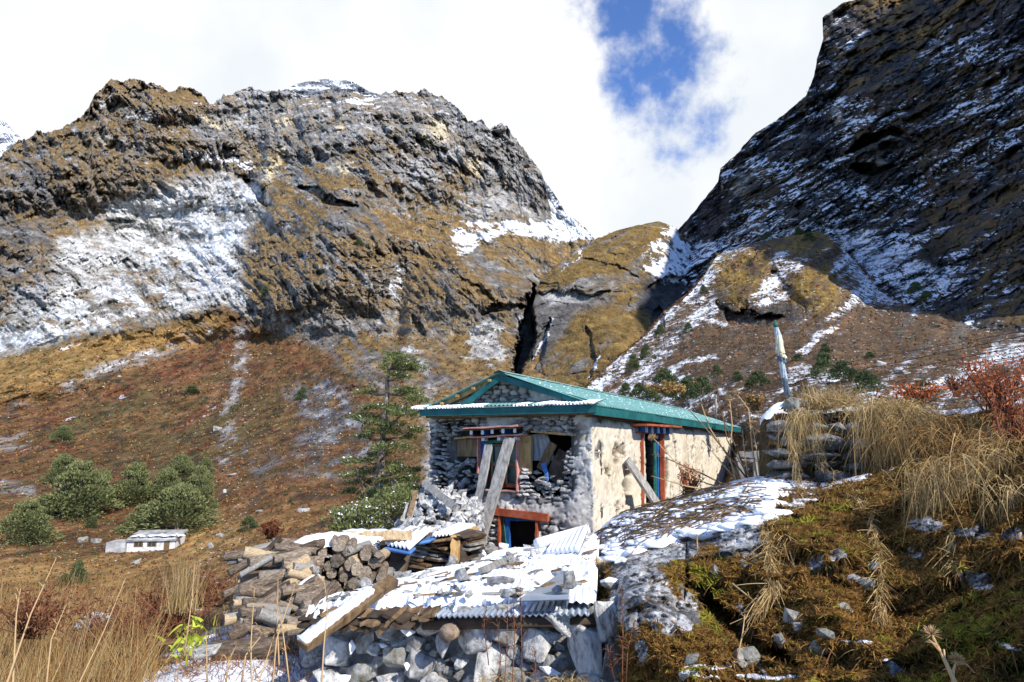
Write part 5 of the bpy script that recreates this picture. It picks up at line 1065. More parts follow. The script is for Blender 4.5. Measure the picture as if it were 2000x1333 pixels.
for (c4, m_, wv) in (([(752,1068,7.2),(800,1078,7.0),(845,1038,8.2),(800,1036,8.6)], M['snow'], 6), ([(750,1070,7.15),(801,1080,6.97),(812,1070,7.2),(770,1062,7.4)], M['tarp'], 0), ([(815,1060,7.8),(838,1056,7.9),(868,1042,8.3),(850,1042,8.4)], M['tarp'], 0), ([(845,1052,8.0),(880,1048,8.1),(928,1031,8.8),(895,1030,9)], M['snow'], 5), ([(830,1058,8.0),(880,1052,8.1),(930,1028,8.8),(900,1028,8.9)], M['brownwood'], 0)):
    cc = [np.array(vat(*q)[:]) for q in c4]
    def fq(u, v, cc=cc): u = np.asarray(u)[..., None]; v = np.asarray(v)[..., None]; return (cc[0]+(cc[1]-cc[0])*u)*(1-v)+(cc[3]+(cc[2]-cc[3])*u)*v
    sheet_quad('roof_sheet' if wv == 0 else 'snow_layer', [(0,0),(1,0),(1,1),(0,1)], .05 if wv else .0, m_, wv, .012, .03, lean, lean, fq)
for k, (a, c) in enumerate((((790,1045,7.9),(838,1030,8.4)), ((870,1052,8.2),(928,1030,8.8)), ((860,1048,8.4),(915,1036,8.9)))):
    b = MB(); b.board(vat(*a)-LO, vat(*c)-LO, .10, .04, (0, -.3, 1), seg=6, rough=.006); b.build('board', [M['oldwood'], M['yellowwood'], M['oldwood']][k], lean)

# --- rubble heap against the left corner of the house
rub = empty('rubble_heap', vat(850, 1040, 11)); tag(rub, 'heap of fallen pale stones spilling from the left corner of the house', 'rubble heap'); RO = Vector(rub.location)
gu, gv = np.meshgrid(np.linspace(760, 945, 70), np.linspace(0, 1, 50)); tp2 = np.interp(gu, [760, 800, 835, 870, 945], [1040, 1010, 962, 958, 985]); pyy = tp2+(1085-tp2)*gv
Yr = 12.8-2.6*gv+.0*gu; Pr = at(gu, pyy, Yr); Pr[..., 2] += fbm(Pr, 2.5, 4, .6, 420)*.06
link('debris', mesh_np('debris', Pr-np.array(RO[:]), gridF(50, 70), True), M['darkwood'], rub)['kind'] = 'stuff'
for k in range(330):
    x = random.uniform(775, 940); tt = np.interp(x, [760, 800, 835, 870, 945], [1030, 1000, 950, 948, 985]); y = tt+(1062-tt)*random.random()**.9; f = (y-tt)/(1085-tt); Y = 12.7-2.6*f
    s = random.uniform(.12, .34); me = random.choice(ROCKS+SLABS[:4]); place(me, 'stone', vat(x, y, Y)-RO, s, (random.gauss(0, .5), random.gauss(0, .5), random.uniform(0, 6.28)), rub, random.choice([M['palestone'], M['palestone'], M['stone']]))
for (a, c, w_) in (((830,945,12.6),(893,995,11.2),.13), ((803,985,12.5),(835,948,12.8),.09), ((790,1030,11.8),(828,965,12.6),.10), ((800,1010,12.0),(812,960,12.5),.08), ((822,1005,12.1),(824,965,12.4),.10), ((812,1020,11.9),(806,975,12.5),.07), ((785,1020,12),(800,985,12.4),.08), ((838,1000,12.0),(842,970,12.3),.08)):
    b = MB(); b.board(vat(*a)-RO, vat(*c)-RO, w_, .06, (0, -1, .2), seg=6, rough=.008, seed=int(a[0])); b.build('broken_board', random.choice([M['oldwood'], M['oldwood'], M['brownwood']]) if w_ < .2 else M['oldwood'], rub)

# --- facing stones of the terrace: big flat slabs
tw = empty('terrace_wall', vat(1560, 960, 6.6)); tag(tw, 'old wall of large flat grey stones below the prayer pole, hung with dry stems', 'stone wall'); TO = Vector(tw.location)
M['terracestone'] = simple('dark_terrace_stone', [(.05, .048, .045), (.17, .165, .155), (.42, .41, .39)], 6, .9, .02, .9, rnd=.35)
yy = 822
while yy < 985:
    xx = 1492+random.uniform(-4, 10); hh_ = random.uniform(20, 38)
    while xx < 1725:
        ww_ = random.uniform(48, 112) if xx < 1600 else random.uniform(30, 70); x = xx+ww_/2; Y = float(np.interp(x, [1484, 1730], [6.66, 6.2]))+.12+random.uniform(-.04, .04)
        place(random.choice(SLABS), 'stone', vat(x, yy+hh_/2+(x-1600)*.03, Y)-TO, (ww_*Y/FPX*1.1, .5, hh_*Y/FPX/.30), (random.uniform(-.08, .08), R(random.uniform(-3, 5)), random.choice([0, math.pi])+random.uniform(-.15, .15)), tw, M['terracestone']); xx += ww_*.95
    yy += hh_*.86
o = place(HERO[2], 'mossy_stone', vat(1545, 792, 6.7), (.28, .28, .34), (0, 0, 1), mat=M['mossy']); tag(o, 'small moss-covered block at the foot of the prayer pole', 'stone')
snow_t = snowstrip([(1488,815,6.75),(1505,800,6.75),(1530,786,6.8),(1536,782,6.85)], .2, .035, tw, seed=9)

# ================================================================== VEGETATION
def norm(a): return a/(np.linalg.norm(a, axis=-1, keepdims=True)+1e-9)
def ribbons(P0, D, L, W, droop=0.0, seg=3, taper=.15, bend=None, rng=RNG):
    """N thin blades: root points, directions, lengths, widths, sag"""
    n = len(P0); L = np.broadcast_to(L, n)[:, None]; W = np.broadcast_to(W, n)[:, None]; D = norm(np.asarray(D, float)); S = norm(np.cross(D, rng.normal(size=(n, 3)))); dr = np.broadcast_to(droop, n)[:, None]
    bd = 0 if bend is None else bend; V = np.empty((n, seg+1, 2, 3))
    for k in range(seg+1):
        t = k/seg; c = P0+D*L*t+(np.array([[0, 0, -1.0]])*dr*L+bd*L)*t*t; wk = W*(1-(1-taper)*t)/2; V[:, k, 0] = c-S*wk; V[:, k, 1] = c+S*wk
    b = (np.arange(n)*(seg+1)*2)[:, None]; q = np.array([[2*k, 2*k+1, 2*k+3, 2*k+2] for k in range(seg)]).reshape(1, -1); F = (b+q).reshape(-1, 4)
    return V.reshape(-1, 3), F
def leaves(Pc, D, L, W, rng=RNG):
    """N diamond leaves"""
    n = len(Pc); D = norm(np.asarray(D, float)); S = norm(np.cross(D, rng.normal(size=(n, 3)))); L = np.broadcast_to(L, n)[:, None]; W = np.broadcast_to(W, n)[:, None]
    V = np.stack([Pc-D*L/2, Pc+S*W/2, Pc+D*L/2, Pc-S*W/2], 1).reshape(-1, 3); F = np.arange(4*n).reshape(n, 4); return V, F
def cat(*vf):
    V = []; F = []; o = 0
    for v, f in vf: V.append(v); F.append(f+o); o += len(v)
    return np.concatenate(V), np.concatenate(F)
def vobj(name, vf, mat, parent=None, loc=None):
    V, F = vf
    if parent is not None: V = V-np.array(parent.location[:])
    elif loc is not None: V = V-np.array(loc[:])
    o = link(name, mesh_np(name, V, F, False), mat, parent)
    if parent is None and loc is not None: o.location = loc
    return o
def rdir(n, up=0.0, spread=1.0): return norm(RNG.normal(size=(n, 3))*spread+np.array([0, 0, up]))

# --- juniper / fir crowns (unit sized, base at origin)
def crown_mesh(name, seed, cone=.5, n=2600, leaf=.07, mat='juniper', lean=.0):
    rg = np.random.default_rng(seed); k = 46; cl = []
    for i in range(k):
        h = rg.random()**.9; r = (1-h)**.55*(1-cone*h*.5)*.5; a = rg.random()*6.283; q = r*rg.uniform(.55, 1.0)
        cl.append((math.cos(a)*q, math.sin(a)*q, -.02+h*.92, .15+.10*(1-h)))
    cl = np.array(cl); idx = rg.integers(0, k, n); c = cl[idx]; d = norm(rg.normal(size=(n, 3))); d[:, 2] = np.abs(d[:, 2])*.8-.15
    p = c[:, :3]+d*c[:, 3:4]*rg.uniform(.6, 1.1, (n, 1)); out = norm(p-np.array([0, 0, .25]))+rg.normal(size=(n, 3))*.35+np.array([0, 0, .5])
    V, F = leaves(p, out, leaf*rg.uniform(.7, 1.3, n), leaf*.5, rg); me = mesh_np(name, V, F, False); me.materials.append(M[mat]); return me
def stem_mesh():
    b = MB(); b.tube([(0, 0, -.15), (.01, 0, .4), (0, .01, .8)], [.03, .022, .008], 6)
    me = bpy.data.meshes.new('trunk'); me.from_pydata(b.v, [], b.f); me.materials.append(M['bark']); return me
CJ = [crown_mesh('crown', 500+i, .3, 2600, .085, 'juniper') for i in range(4)]; CF = [crown_mesh('crown', 520+i, .6, 9000, .05, 'olive') for i in range(4)]; STM = stem_mesh()
def shrub(kind, surf, x, y, w_, h_, label, cat_='shrub', group=None, rz=None, Yoff=0):
    p = SURF[surf](x, y) if surf else at(x, y, Yoff); Y = p[1]; w = w_*Y/FPX; h = h_*Y/FPX
    t = empty('fir_tree' if kind == 'F' else 'juniper_bush', p-np.array([0, 0, h*.04]), random.uniform(0, 6.28) if rz is None else rz); t.scale = (w, w, h); tag(t, label, cat_, group)
    me = random.choice(CF if kind == 'F' else CJ)
    for nm, m_ in (('crown', me), ('trunk', STM)): o = bpy.data.objects.new(nm, m_); C.objects.link(o); o.parent = t
    return t
for (x, y, w_, h_, lb) in ((46,1060,104,78,'rounded olive fir at the far left, lowest of the grove'), (122,942,62,56,'small dense fir at the top left of the grove'), (150,1008,138,104,'broad olive fir, widest of the left group above the cottage'),
    (200,985,44,66,'narrow fir hugging the right side of the broadest left fir'), (262,985,88,78,'fir standing apart between the left and right groups of the grove'), (350,952,76,62,'pointed fir at the top of the right group'), (345,1040,150,92,'big spreading fir directly above the white cottage'),
    (388,1000,72,86,'tall fir at the right edge of the grove'), (401,922,32,28,'little round fir above the right group'), (275,1036,70,48,'low fir at the lower left of the right group'), (325,975,70,60,'dark fir in the middle of the right group'), (122,862,42,32,'single dark juniper on the rusty slope above the grove')):
    shrub('F', 'left_mountain', x, y, w_, h_*1.05, lb, 'tree')
for (x, y, w_, h_, lb) in ((1238,722,26,34,'juniper on the snowy gully edge above the far roof end'),(1262,700,24,30,'juniper higher up the snowy gully'),(1222,772,30,26,'juniper just above the green roof ridge'),(1250,780,40,34,'low juniper touching the roof line in the gully'),(1300,765,60,48,'wide juniper clump behind the back of the roof'),
    (1275,790,44,34,'juniper half hidden by the roof'),(1345,782,50,50,'dense green juniper left of the grey post'),(1372,775,46,44,'round juniper behind the grey post'),(1400,735,26,24,'small juniper between gully and post'),(1480,755,46,34,'juniper left of the prayer pole'),(1440,745,24,22,'tiny juniper left of the prayer pole'),
    (1610,735,52,50,'tall green juniper right of the prayer pole'),(1648,745,56,44,'grey-green juniper beside the tall one right of the pole'),(1692,765,56,44,'juniper below the square grey boulder'),(1612,690,22,22,'small bright juniper above the tall one right of the pole'),(1790,565,44,44,'juniper at the foot of the dark cliff'),(1812,592,34,30,'lower juniper at the foot of the dark cliff'),
    (1980,600,44,44,'juniper by the right edge of the picture below the cliff'),(1580,470,26,18,'small juniper on top of the snowy knoll'),(1500,455,24,20,'small juniper at the left of the snowy ledge'),(1560,440,22,18,'juniper on the ledge under the cliff'),(1345,650,20,22,'juniper at the left of the reddish slope'),(1290,655,22,24,'juniper on the gully rim below the knoll'),(1375,575,18,20,'juniper at the gap below the dark knoll'),
    (1800,770,50,28,'low juniper behind the orange shrubs'),(1700,700,20,14,'tiny juniper beside the mossy boulder'),(1560,705,24,16,'sparse juniper above the pole foot')):
    shrub('J', 'talus_slope', x, y, w_, h_, lb)
for (x, y, w_, h_, lb) in ((520,575,26,18,'green bush on the golden face of the left mountain'),(700,480,22,14,'small green bush high on the golden ridge'),(180,1030,24,22,'small green bush between the fir groups'),(150,1140,34,44,'green juniper among the red scrub at the lower left'),(125,1148,34,26,'paler low bush beside the green juniper at the lower left'),(485,1035,34,26,'green bush on the valley path right of the cottage'),(375,770,30,18,'dark bush in the middle of the rusty slope'),(590,780,24,26,'dark bush on the right of the rusty slope'),(568,985,10,14,'tiny green bush near the valley path')):
    shrub('J', 'left_mountain', x, y, w_, h_, lb)

# --- scrub and loose rocks over the slopes (uncountable)
def scatter(surf, n, region, pxs, keep=None):
    x0, x1, y0, y1 = region; x = RNG.uniform(x0, x1, n); y = y0+(y1-y0)*RNG.random(n)**.85; P = SURF[surf](x, y); c, sn_, N = ATTR[surf](x, y); s = P[:, 1]/FPX*RNG.uniform(pxs[0], pxs[1], n)
    k = np.ones(n, bool) if keep is None else keep(x, y, c, sn_); return P[k], s[k], x[k], y[k]
def clumps(P, s, per, name, mat, up=.6, flat=.8):
    n = len(P); ii = np.repeat(np.arange(n), per); d = norm(RNG.normal(size=(len(ii), 3))+np.array([0, 0, up])); p = P[ii]+d*s[ii, None]*RNG.uniform(.2, .55, (len(ii), 1))*np.array([1, 1, flat])
    V, F = leaves(p, d+RNG.normal(size=d.shape)*.5, s[ii]*.55, s[ii]*.32); o = vobj(name, (V, F), mat); o['kind'] = 'stuff'; return o
def rocks_on(P, s, name, mat):
    base = []
    for k in range(6):
        bm = bmesh.new(); bm.from_mesh(SMALL[k]); bmesh.ops.triangulate(bm, faces=bm.faces); base.append((np.array([v.co[:] for v in bm.verts]), np.array([[v.index for v in f.verts] for f in bm.faces]))); bm.free()
    out = []
    for k in range(6):
        m = np.arange(len(P)) % 6 == k; q = P[m]; ss = s[m]; bv, bf = base[k]; a = RNG.random(len(q))*6.28; ca, sa = np.cos(a)[:, None], np.sin(a)[:, None]
        vx = bv[None, :, 0]*ca-bv[None, :, 1]*sa; vy = bv[None, :, 0]*sa+bv[None, :, 1]*ca; V = np.stack([vx, vy, np.broadcast_to(bv[None, :, 2], vx.shape)], -1)*ss[:, None, None]+q[:, None, :]
        F = bf[None]+(np.arange(len(q))*len(bv))[:, None, None]; out.append((V.reshape(-1, 3), F.reshape(-1, 3)))
    o = vobj(name, cat(*out), mat); o['kind'] = 'stuff'; return o
dryk = lambda x, y, c, sn_: sn_ < .5
P, s_, x, y = scatter('left_mountain', 16000, (-60, 1120, 640, 1180), (3, 9), lambda x, y, c, sn_: (sn_ < .5) & (y > 700-.16*x))
h3 = RNG.random(len(P)); clumps(P[h3 < .45], s_[h3 < .45], 7, 'rust_scrub', M['rust']); clumps(P[(h3 >= .45) & (h3 < .7)], s_[(h3 >= .45) & (h3 < .7)], 7, 'dark_scrub', M['juniper']); clumps(P[h3 >= .7], s_[h3 >= .7], 7, 'golden_scrub', M['straw2'])
P, s_, x, y = scatter('left_mountain', 9000, (-60, 1000, 640, 1200), (1.5, 5)); 
cl_ = np.exp(-((x-460-(y-800)*-.05)/40)**2)+np.exp(-((x-640)/55)**2-((y-850)/60)**2)*1.5+np.exp(-((y-(735-.35*x+30))/30)**2)*.6+.12+.4*np.exp(-((y-1100)/50)**2); k = RNG.random(len(P)) < cl_
rocks_on(P[k], s_[k], 'scattered_rocks', simple('scattered_rock', [(.16,.155,.15),(.40,.39,.38),(.62,.61,.6)], .5, .3, .1, .9, island=.55))
P, s_, x, y = scatter('left_mountain', 5200, (440, 1120, 380, 700), (2.2, 5), lambda x, y, c, sn_: (sn_ < .4) & (c[:, 0] > c[:, 2]*2)); clumps(P, s_, 5, 'golden_grass', M['straw2'])
P, s_, x, y = scatter('golden_knoll', 3500, (1040, 1330, 450, 800), (2.2, 5), lambda x, y, c, sn_: (sn_ < .4) & (c[:, 0] > c[:, 2]*2)); clumps(P, s_, 5, 'golden_grass', M['straw2'])
P, s_, x, y = scatter('talus_slope', 9000, (1090, 2000, 480, 900), (3, 9), lambda x, y, c, sn_: (sn_ < .75))
h3 = RNG.random(len(P)); clumps(P[h3 < .35], s_[h3 < .35], 8, 'rust_scrub', leafmat('brown_twig', (.07,.04,.025), (.22,.12,.06), 0)); clumps(P[(h3 >= .35) & (h3 < .55)], s_[(h3 >= .35) & (h3 < .55)]*.9, 8, 'dark_scrub', M['juniper']); clumps(P[(h3 >= .55)&(h3<.8)], s_[(h3 >= .55)&(h3<.8)], 8, 'red_scrub', M['rust']); clumps(P[h3 >= .8], s_[h3 >= .8], 8, 'dry_scrub', M['straw2'])
P, s_, x, y = scatter('talus_slope', 3500, (1100, 2000, 520, 860), (2, 8)); rocks_on(P, s_, 'scattered_rocks', M['farstone'])
P, s_, x, y = scatter('right_cliff', 7000, (1420, 2000, 100, 640), (2, 5)); clumps(P, s_, 5, 'dark_scrub', M['juniper'])
for (surf, x, y, w_, h_, lb, m_) in (('left_mountain',440,962,17,15,'bright white boulder right of the fir grove',M['snow']),('left_mountain',234,736,13,7,'white boulder lying alone high on the rusty slope',M['snow']),('left_mountain',355,682,8,6,'small white boulder near the top of the rusty slope',M['snow']),('left_mountain',165,920,34,16,'flat grey boulder above the broad fir',M['farstone']),
    ('left_mountain',425,840,24,20,'dark brown boulder in the middle of the scree line',M['mossy']),('left_mountain',160,1058,34,24,'mossy boulder left of the cottage',M['mossy']),('left_mountain',188,1060,24,20,'second mossy boulder beside the cottage terrace',M['mossy']),('left_mountain',412,1070,16,36,'upright mossy rock right of the cottage',M['mossy']),('left_mountain',240,1062,44,28,'grey boulder leaning on the cottage',M['farstone']),('left_mountain',265,1100,36,34,'dark mossy rock below the cottage',M['mossy']),('left_mountain',430,1048,30,14,'low mossy rock above the upright one',M['mossy']),
    ('left_mountain',510,1000,26,10,'low mossy rock beside the valley path',M['mossy']),('left_mountain',455,928,30,10,'flat grey stones above the white boulder',M['farstone']),('left_mountain',595,998,50,14,'flat grey outcrop left of the conifer',M['farstone']),
    ('talus_slope',1722,715,30,28,'square grey boulder among the junipers on the right',M['farstone']),('talus_slope',1768,730,44,22,'mossy yellow boulder right of the square one',M['mossy']),('talus_slope',1700,722,14,12,'dark stone left of the square grey boulder',M['stone']),('talus_slope',1640,655,10,12,'small dark standing stone on the red slope',M['stone']),('talus_slope',1820,638,34,12,'flat dark rock on the upper right slope',M['farstone']),('talus_slope',1425,700,16,14,'mossy stone left of the pole on the slope',M['mossy']),('talus_slope',1990,640,40,40,'dark rock at the right edge under the cliff',M['stone'])):
    p = SURF[surf](x, y); s = w_*p[1]/FPX; o = place(random.choice(HERO), 'boulder', p, (s, s*.9, s*h_/w_/.72), (0, 0, random.uniform(0, 6.28)), None, m_ if m_ is not M['snow'] else M['palestone']); tag(o, lb, 'boulder')

# --- the white cottage in the valley
cp_ = SURF['left_mountain'](310, 1070); Yc = float(cp_[1]); u_ = Yc/FPX; cz = float(at(310, 1074, Yc)[2]); M['whitewash'] = simple('whitewash', [(.34,.33,.30),(.62,.61,.58),(.72,.71,.69)], .9, .4, .05, .9); cot = empty('white_cottage', (float(at(312, 1070, Yc)[0]), Yc-3, cz), R(8)); tag(cot, 'small whitewashed cottage with a flat snow-dusted roof down in the valley', 'house')
w2_ = 41*u_; hh = 24*u_; b = MB(); b.box((-w2_, 0, -1.5), (w2_, 5, hh)); b.build('wall', M['whitewash'], cot)
b = MB(); b.board((-w2_-.3, 2.5, hh+.25), (w2_+.3, 2.5, hh+.25), 5.8, .25, (0, -.18, 1), seg=8, rough=.03); b.build('roof', M['farstone'], cot)
for k in range(7): b = MB(); x = -w2_+.6+k*1.25; b.board((x, -.2+random.random(), hh+.42), (x+random.uniform(.6, 1.1), .6+random.random()*2, hh+.46), .8, .08, (0, -.18, 1), seg=3, rough=.06, seed=k); b.build('snow_patch', M['snow'], cot)
for x in (-w2_*.52, w2_*.04):
    b = MB(); b.box((x-.75, -.08, hh*.42), (x+.75, .02, hh*.80)); f_ = b.build('window', M['brownwood'], cot)
    for k in (-1, 1): b = MB(); b.box((x+k*.33-.22, -.10, hh*.46), (x+k*.33+.22, -.085, hh*.76)); b.build('pane', M['glass'], f_)
b = MB(); b.box((w2_*.55, -.06, .1), (w2_*.55+.9, .02, hh*.78)); b.build('door', M['brownwood'], cot)
b = MB(); b.box((-w2_-3.2, -.5, -1.5), (-w2_-.1, 3.5, hh*.8)); b.build('lean_to', M['farstone'], cot)
b = MB(); b.box((-w2_+.4, -4.5, -3.5), (w2_+2, -1.5, -.8)); b.build('terrace', M['farstone'], cot)

# --- the conifer left of the house
ct = empty('conifer', vat(738, 985, 18)); tag(ct, 'ragged old conifer with layered boughs standing left of the house', 'tree'); CO = Vector(ct.location)
TP = [(738,1000),(738,960),(742,930),(744,900),(748,860),(752,830),(753,800),(757,770),(755,745),(760,720),(766,700),(768,686)]
tp_ = [vat(x, y, 18)-CO for x, y in TP]; b = MB(); b.tube(tp_, [.14,.13,.12,.115,.10,.09,.08,.07,.055,.04,.025,.012], 9, jit=.12); b.build('trunk', M['bark'], ct, True)
b = MB(); b.tube([vat(742, 945, 18)-CO, vat(722, 955, 17.8)-CO, vat(706, 940, 17.6)-CO, vat(696, 915, 17.5)-CO], [.07, .06, .045, .02], 7); b.tube([vat(716, 975, 17.8)-CO, vat(706, 945, 17.6)-CO], [.05, .04], 6); b.build('branch', M['bark'], ct, True)
PADS = [(768,690,16,7),(778,700,34,12),(795,712,30,11),(765,714,24,10),(812,718,22,10),(782,732,26,10),(800,765,32,13),(815,778,22,10),(790,760,24,9),(712,765,20,8),(742,792,34,9),(776,798,26,10),(712,812,32,11),(724,822,20,8),(790,806,34,10),(745,840,34,12),(770,828,22,8),(812,838,18,8),(706,850,16,6),(796,852,16,7),(760,870,40,10),(745,885,30,9),(706,898,36,11),(722,918,30,10),(690,925,26,9),(760,905,30,10),(785,915,36,13),(770,935,40,13),(800,930,26,10),(750,955,36,13),(785,960,34,14),(680,958,22,8),(730,970,30,12),(815,955,22,10),(700,940,24,9)]
nds = []; snw = []
for i, (x, y, rx, ry) in enumerate(PADS):
    Yp = 18+random.uniform(-1.1, 1.1)*(rx/34); c = np.array(vat(x, y, Yp)[:]); j = min(range(len(TP)), key=lambda q: abs(TP[q][1]-y-14)); b = MB(); t0 = tp_[j]; t1 = Vector(c)-CO
    b.tube([t0, t0.lerp(t1, .5)+Vector((0, 0, -.07)), t1, t1+(t1-t0)*.25+Vector((0, 0, .03))], [.038, .026, .014, .005], 5); b.build('branch', M['bark'], ct, True)
    n = int(38*rx/30); sx = rx*Yp/FPX; a = RNG.random(n)*6.28; r = np.sqrt(RNG.random(n)); sc_ = c+np.stack([np.cos(a)*r*sx, np.sin(a)*r*sx*.8, RNG.normal(size=n)*ry*Yp/FPX*.28-(r**2)*ry*Yp/FPX*.25], -1)
    ii = np.repeat(np.arange(n), 16); od = norm(sc_[ii]-c+np.array([0, 0, .12])); p = sc_[ii]+RNG.normal(size=(len(ii), 3))*np.array([.065, .065, .028]); nds.append(leaves(p, od+RNG.normal(size=p.shape)*.45+np.array([0, 0, .25]), RNG.uniform(.06, .13, len(ii)), .026))
    m = int(n*(.5 if x < 735 or y > 935 else .16)); p = sc_[RNG.integers(0, n, m)]+np.array([-.03, 0, .02]); snw.append(leaves(p, RNG.normal(size=p.shape)*np.array([1, 1, .15]), .09, .055))
vobj('foliage', cat(*nds), M['needle'], ct); vobj('snow_clumps', cat(*snw), M['snowtuft'], ct)
# --- snowy juniper thicket under it
th = empty('juniper_thicket', vat(740, 1030, 14)); tag(th, 'spreading juniper thicket dusted with snow at the foot of the conifer', 'shrub'); nd = []; sw_ = []; tb = MB()
for k in range(95):
    x = random.uniform(655, 818); y = random.uniform(np.interp(x, [655, 700, 760, 818], [1000, 985, 955, 950]), 1032); Y = 14+random.uniform(-1, 1.6); c = np.array(vat(x, y, Y)[:]); n = 60
    p = c+RNG.normal(size=(n, 3))*np.array([.13, .13, .07]); nd.append(leaves(p, RNG.normal(size=(n, 3))*.6+np.array([0, -.1, .6]), .10, .035)); m = 7 if y > 985 else 2; p = c+RNG.normal(size=(m, 3))*np.array([.13, .1, .05])+np.array([0, -.03, .05]); sw_.append(leaves(p, RNG.normal(size=(m, 3))*np.array([1, 1, .2]), .055, .035))
    if k % 6 == 0: tb.tube([vat(740, 1040, 14)-Vector(th.location), Vector(c)-Vector(th.location)], [.03, .01], 4)
vobj('foliage', cat(*nd), M['needle'], th); vobj('snow_clumps', cat(*sw_), M['snowtuft'], th); tb.build('branches', M['bark'], th)

# --- moss fuzz over the bank
n = 60000; x = RNG.uniform(1160, 2040, n); y = K_out(x)+(1345-K_out(x))*RNG.random(n); P = SURF['mossy_bank'](x, y); c, sn_, N = ATTR['mossy_bank'](x, y)
k = (sn_ < .35) & (c[:, 2] < .05); P, c, N = P[k], c[k], N[k]; gr = (c[:, 1] > c[:, 0]*.72) | (RNG.random(len(P)) < .06)
for m_, mat, nm in ((gr, 'mossgreen', 'green_moss'), (~gr, 'moss', 'brown_moss')):
    q = P[m_]; D = N[m_]*.6+RNG.normal(size=q.shape)*.6+np.array([0, 0, .3]); Ls = q[:, 1]*.0085*RNG.uniform(.5, 1.5, len(q)); o = vobj(nm, ribbons(q-N[m_]*.004, D, Ls, q[:, 1]*.0022, .2, 1, .3), M[mat]); o['kind'] = 'stuff'
# straw litter over bank and terrace
n = 14000; x = RNG.uniform(1170, 2060, n); y = np.maximum(K_out(x)+2, K_out(x)+(1345-K_out(x))*RNG.random(n)**1.3); P = SURF['mossy_bank'](x, y); c, sn_, N = ATTR['mossy_bank'](x, y); k = RNG.random(n) < (.25+.75*sstep(y, 1230, 1000)*sstep(x, 1450, 1600)+.3*sstep(x, 1750, 1900)); P, N = P[k], N[k]
o = vobj('dry_grass_litter', ribbons(P, N*.3+RNG.normal(size=P.shape)*np.array([.8, .3, .5])+np.array([0, -.15, -.3]), P[:, 1]*RNG.uniform(.008, .032, len(P)), .0042, .5, 3), M['straw2']); o['kind'] = 'stuff'
n = 9000; x = RNG.uniform(1490, 2060, n); y = T_out(x)+RNG.uniform(4, 170, n); P = SURF['terrace'](x, y); k = RNG.random(n) < sstep(x, 1670, 1780)+.07; P = P[k]
o = vobj('dry_grass_litter', ribbons(P+np.array([0, -.03, 0]), RNG.normal(size=P.shape)*np.array([.5, .2, .35])+np.array([0, -.35, -.35]), RNG.uniform(.10, .30, len(P)), .006, .6, 3), M['straw2']); o['kind'] = 'stuff'

def tussock(px, py, Y, n, L, W, label, mat='straw', dirv=(0, -.5, -.3), spread=.55, droop=.5, root=.06, name='grass_tussock', seg=5):
    if label and ('bank' in label or 'right edge' in label) and py > K_out(px): Y = float(SURF['mossy_bank'](px, py)[1])-.05
    P0 = vat(px, py, Y); r = np.array(P0[:])+RNG.normal(size=(n, 3))*np.array([root, root*.6, root*.35]); D = RNG.normal(size=(n, 3))*np.array([spread, spread*.5, spread])+np.array(dirv)
    o = vobj(name, ribbons(r, D, L*RNG.uniform(.45, 1.15, n), W, droop, seg), M[mat], None, P0); tag(o, label, 'grass tuft'); return o
tussock(1740, 806, 5.9, 2200, .34, .006, 'wide tan tussock hanging over the terrace edge', spread=.5, root=.15, dirv=(0, -.45, -.2), droop=.75)
tussock(1870, 925, 4.4, 2400, .30, .004, 'big pale tussock hanging fan-like on the mossy bank', spread=.45, root=.12, dirv=(-.1, -.5, -.4), droop=.7)
tussock(1600, 796, 6.8, 420, .30, .007, 'upright straw tuft behind the snow line right of the prayer pole', spread=.45, dirv=(-.1, 0, .9), droop=.25, root=.12)
tussock(1655, 790, 6.6, 260, .26, .006, 'second upright straw tuft along the terrace rim', spread=.5, dirv=(0, 0, .7), droop=.3, root=.12)
tussock(1565, 808, 6.5, 240, .34, .005, 'thin straw tuft hanging beside the top slab of the old wall', spread=.35, dirv=(-.1, -.3, -.5), droop=.5, root=.08)
tussock(1152, 1100, 5.3, 420, .26, .006, 'small pale straw bunch poking from the snow beside the shed roof', spread=.25, dirv=(-.15, -.35, -.5), droop=.4, root=.06)
tussock(1960, 870, 4.5, 260, .34, .0045, 'long loose grasses by the right edge below the orange shrubs', 'straw2', dirv=(-.3, -.3, -.1), spread=.7, droop=.8, root=.2)
tussock(1830, 840, 5.4, 350, .36, .006, 'tangled brown grasses between the two tan tussocks', 'straw2', dirv=(0, -.3, -.1), spread=.8, droop=.8, root=.22)
# hanging strands of dry stems on the bank
def strand(pix, n, wid, label, mat='straw'):
    P0 = np.array([vat(x_, y_, (float(SURF['mossy_bank'](x_, y_)[1])-.06 if y_ > K_out(x_)+8 else Y_))[:] for x_, y_, Y_ in pix]); t = np.linspace(0, 1, n); k = t*(len(P0)-1); c = np.stack([np.interp(k, range(len(P0)), P0[:, i]) for i in range(3)], -1); d = norm(np.gradient(c, axis=0))
    ii = RNG.integers(0, n, n*6); o = vobj('hanging_strand', ribbons(c[ii]+RNG.normal(size=(len(ii), 3))*wid*.45, d[ii]+RNG.normal(size=(len(ii), 3))*.28, RNG.uniform(.06, .2, len(ii)), .0042, .1, 3, .6), M[mat]); tag(o, label, 'dry stems', None)
strand([(1488,1000,5.0),(1500,1060,4.2),(1505,1110,4.0),(1510,1150,3.8),(1485,1190,3.55)], 110, .035, 'thick pale strand of dead stems down the left of the mossy bank')
strand([(1690,940,5.2),(1700,1010,4.5),(1715,1070,4.0),(1722,1130,3.7),(1715,1210,3.45)], 60, .022, 'long thin strand of dead stems hanging in the middle of the bank'); strand([(1860,1040,3.9),(1862,1080,3.7),(1858,1110,3.6)], 16, .015, 'short thin strand below the fan-like tussock')
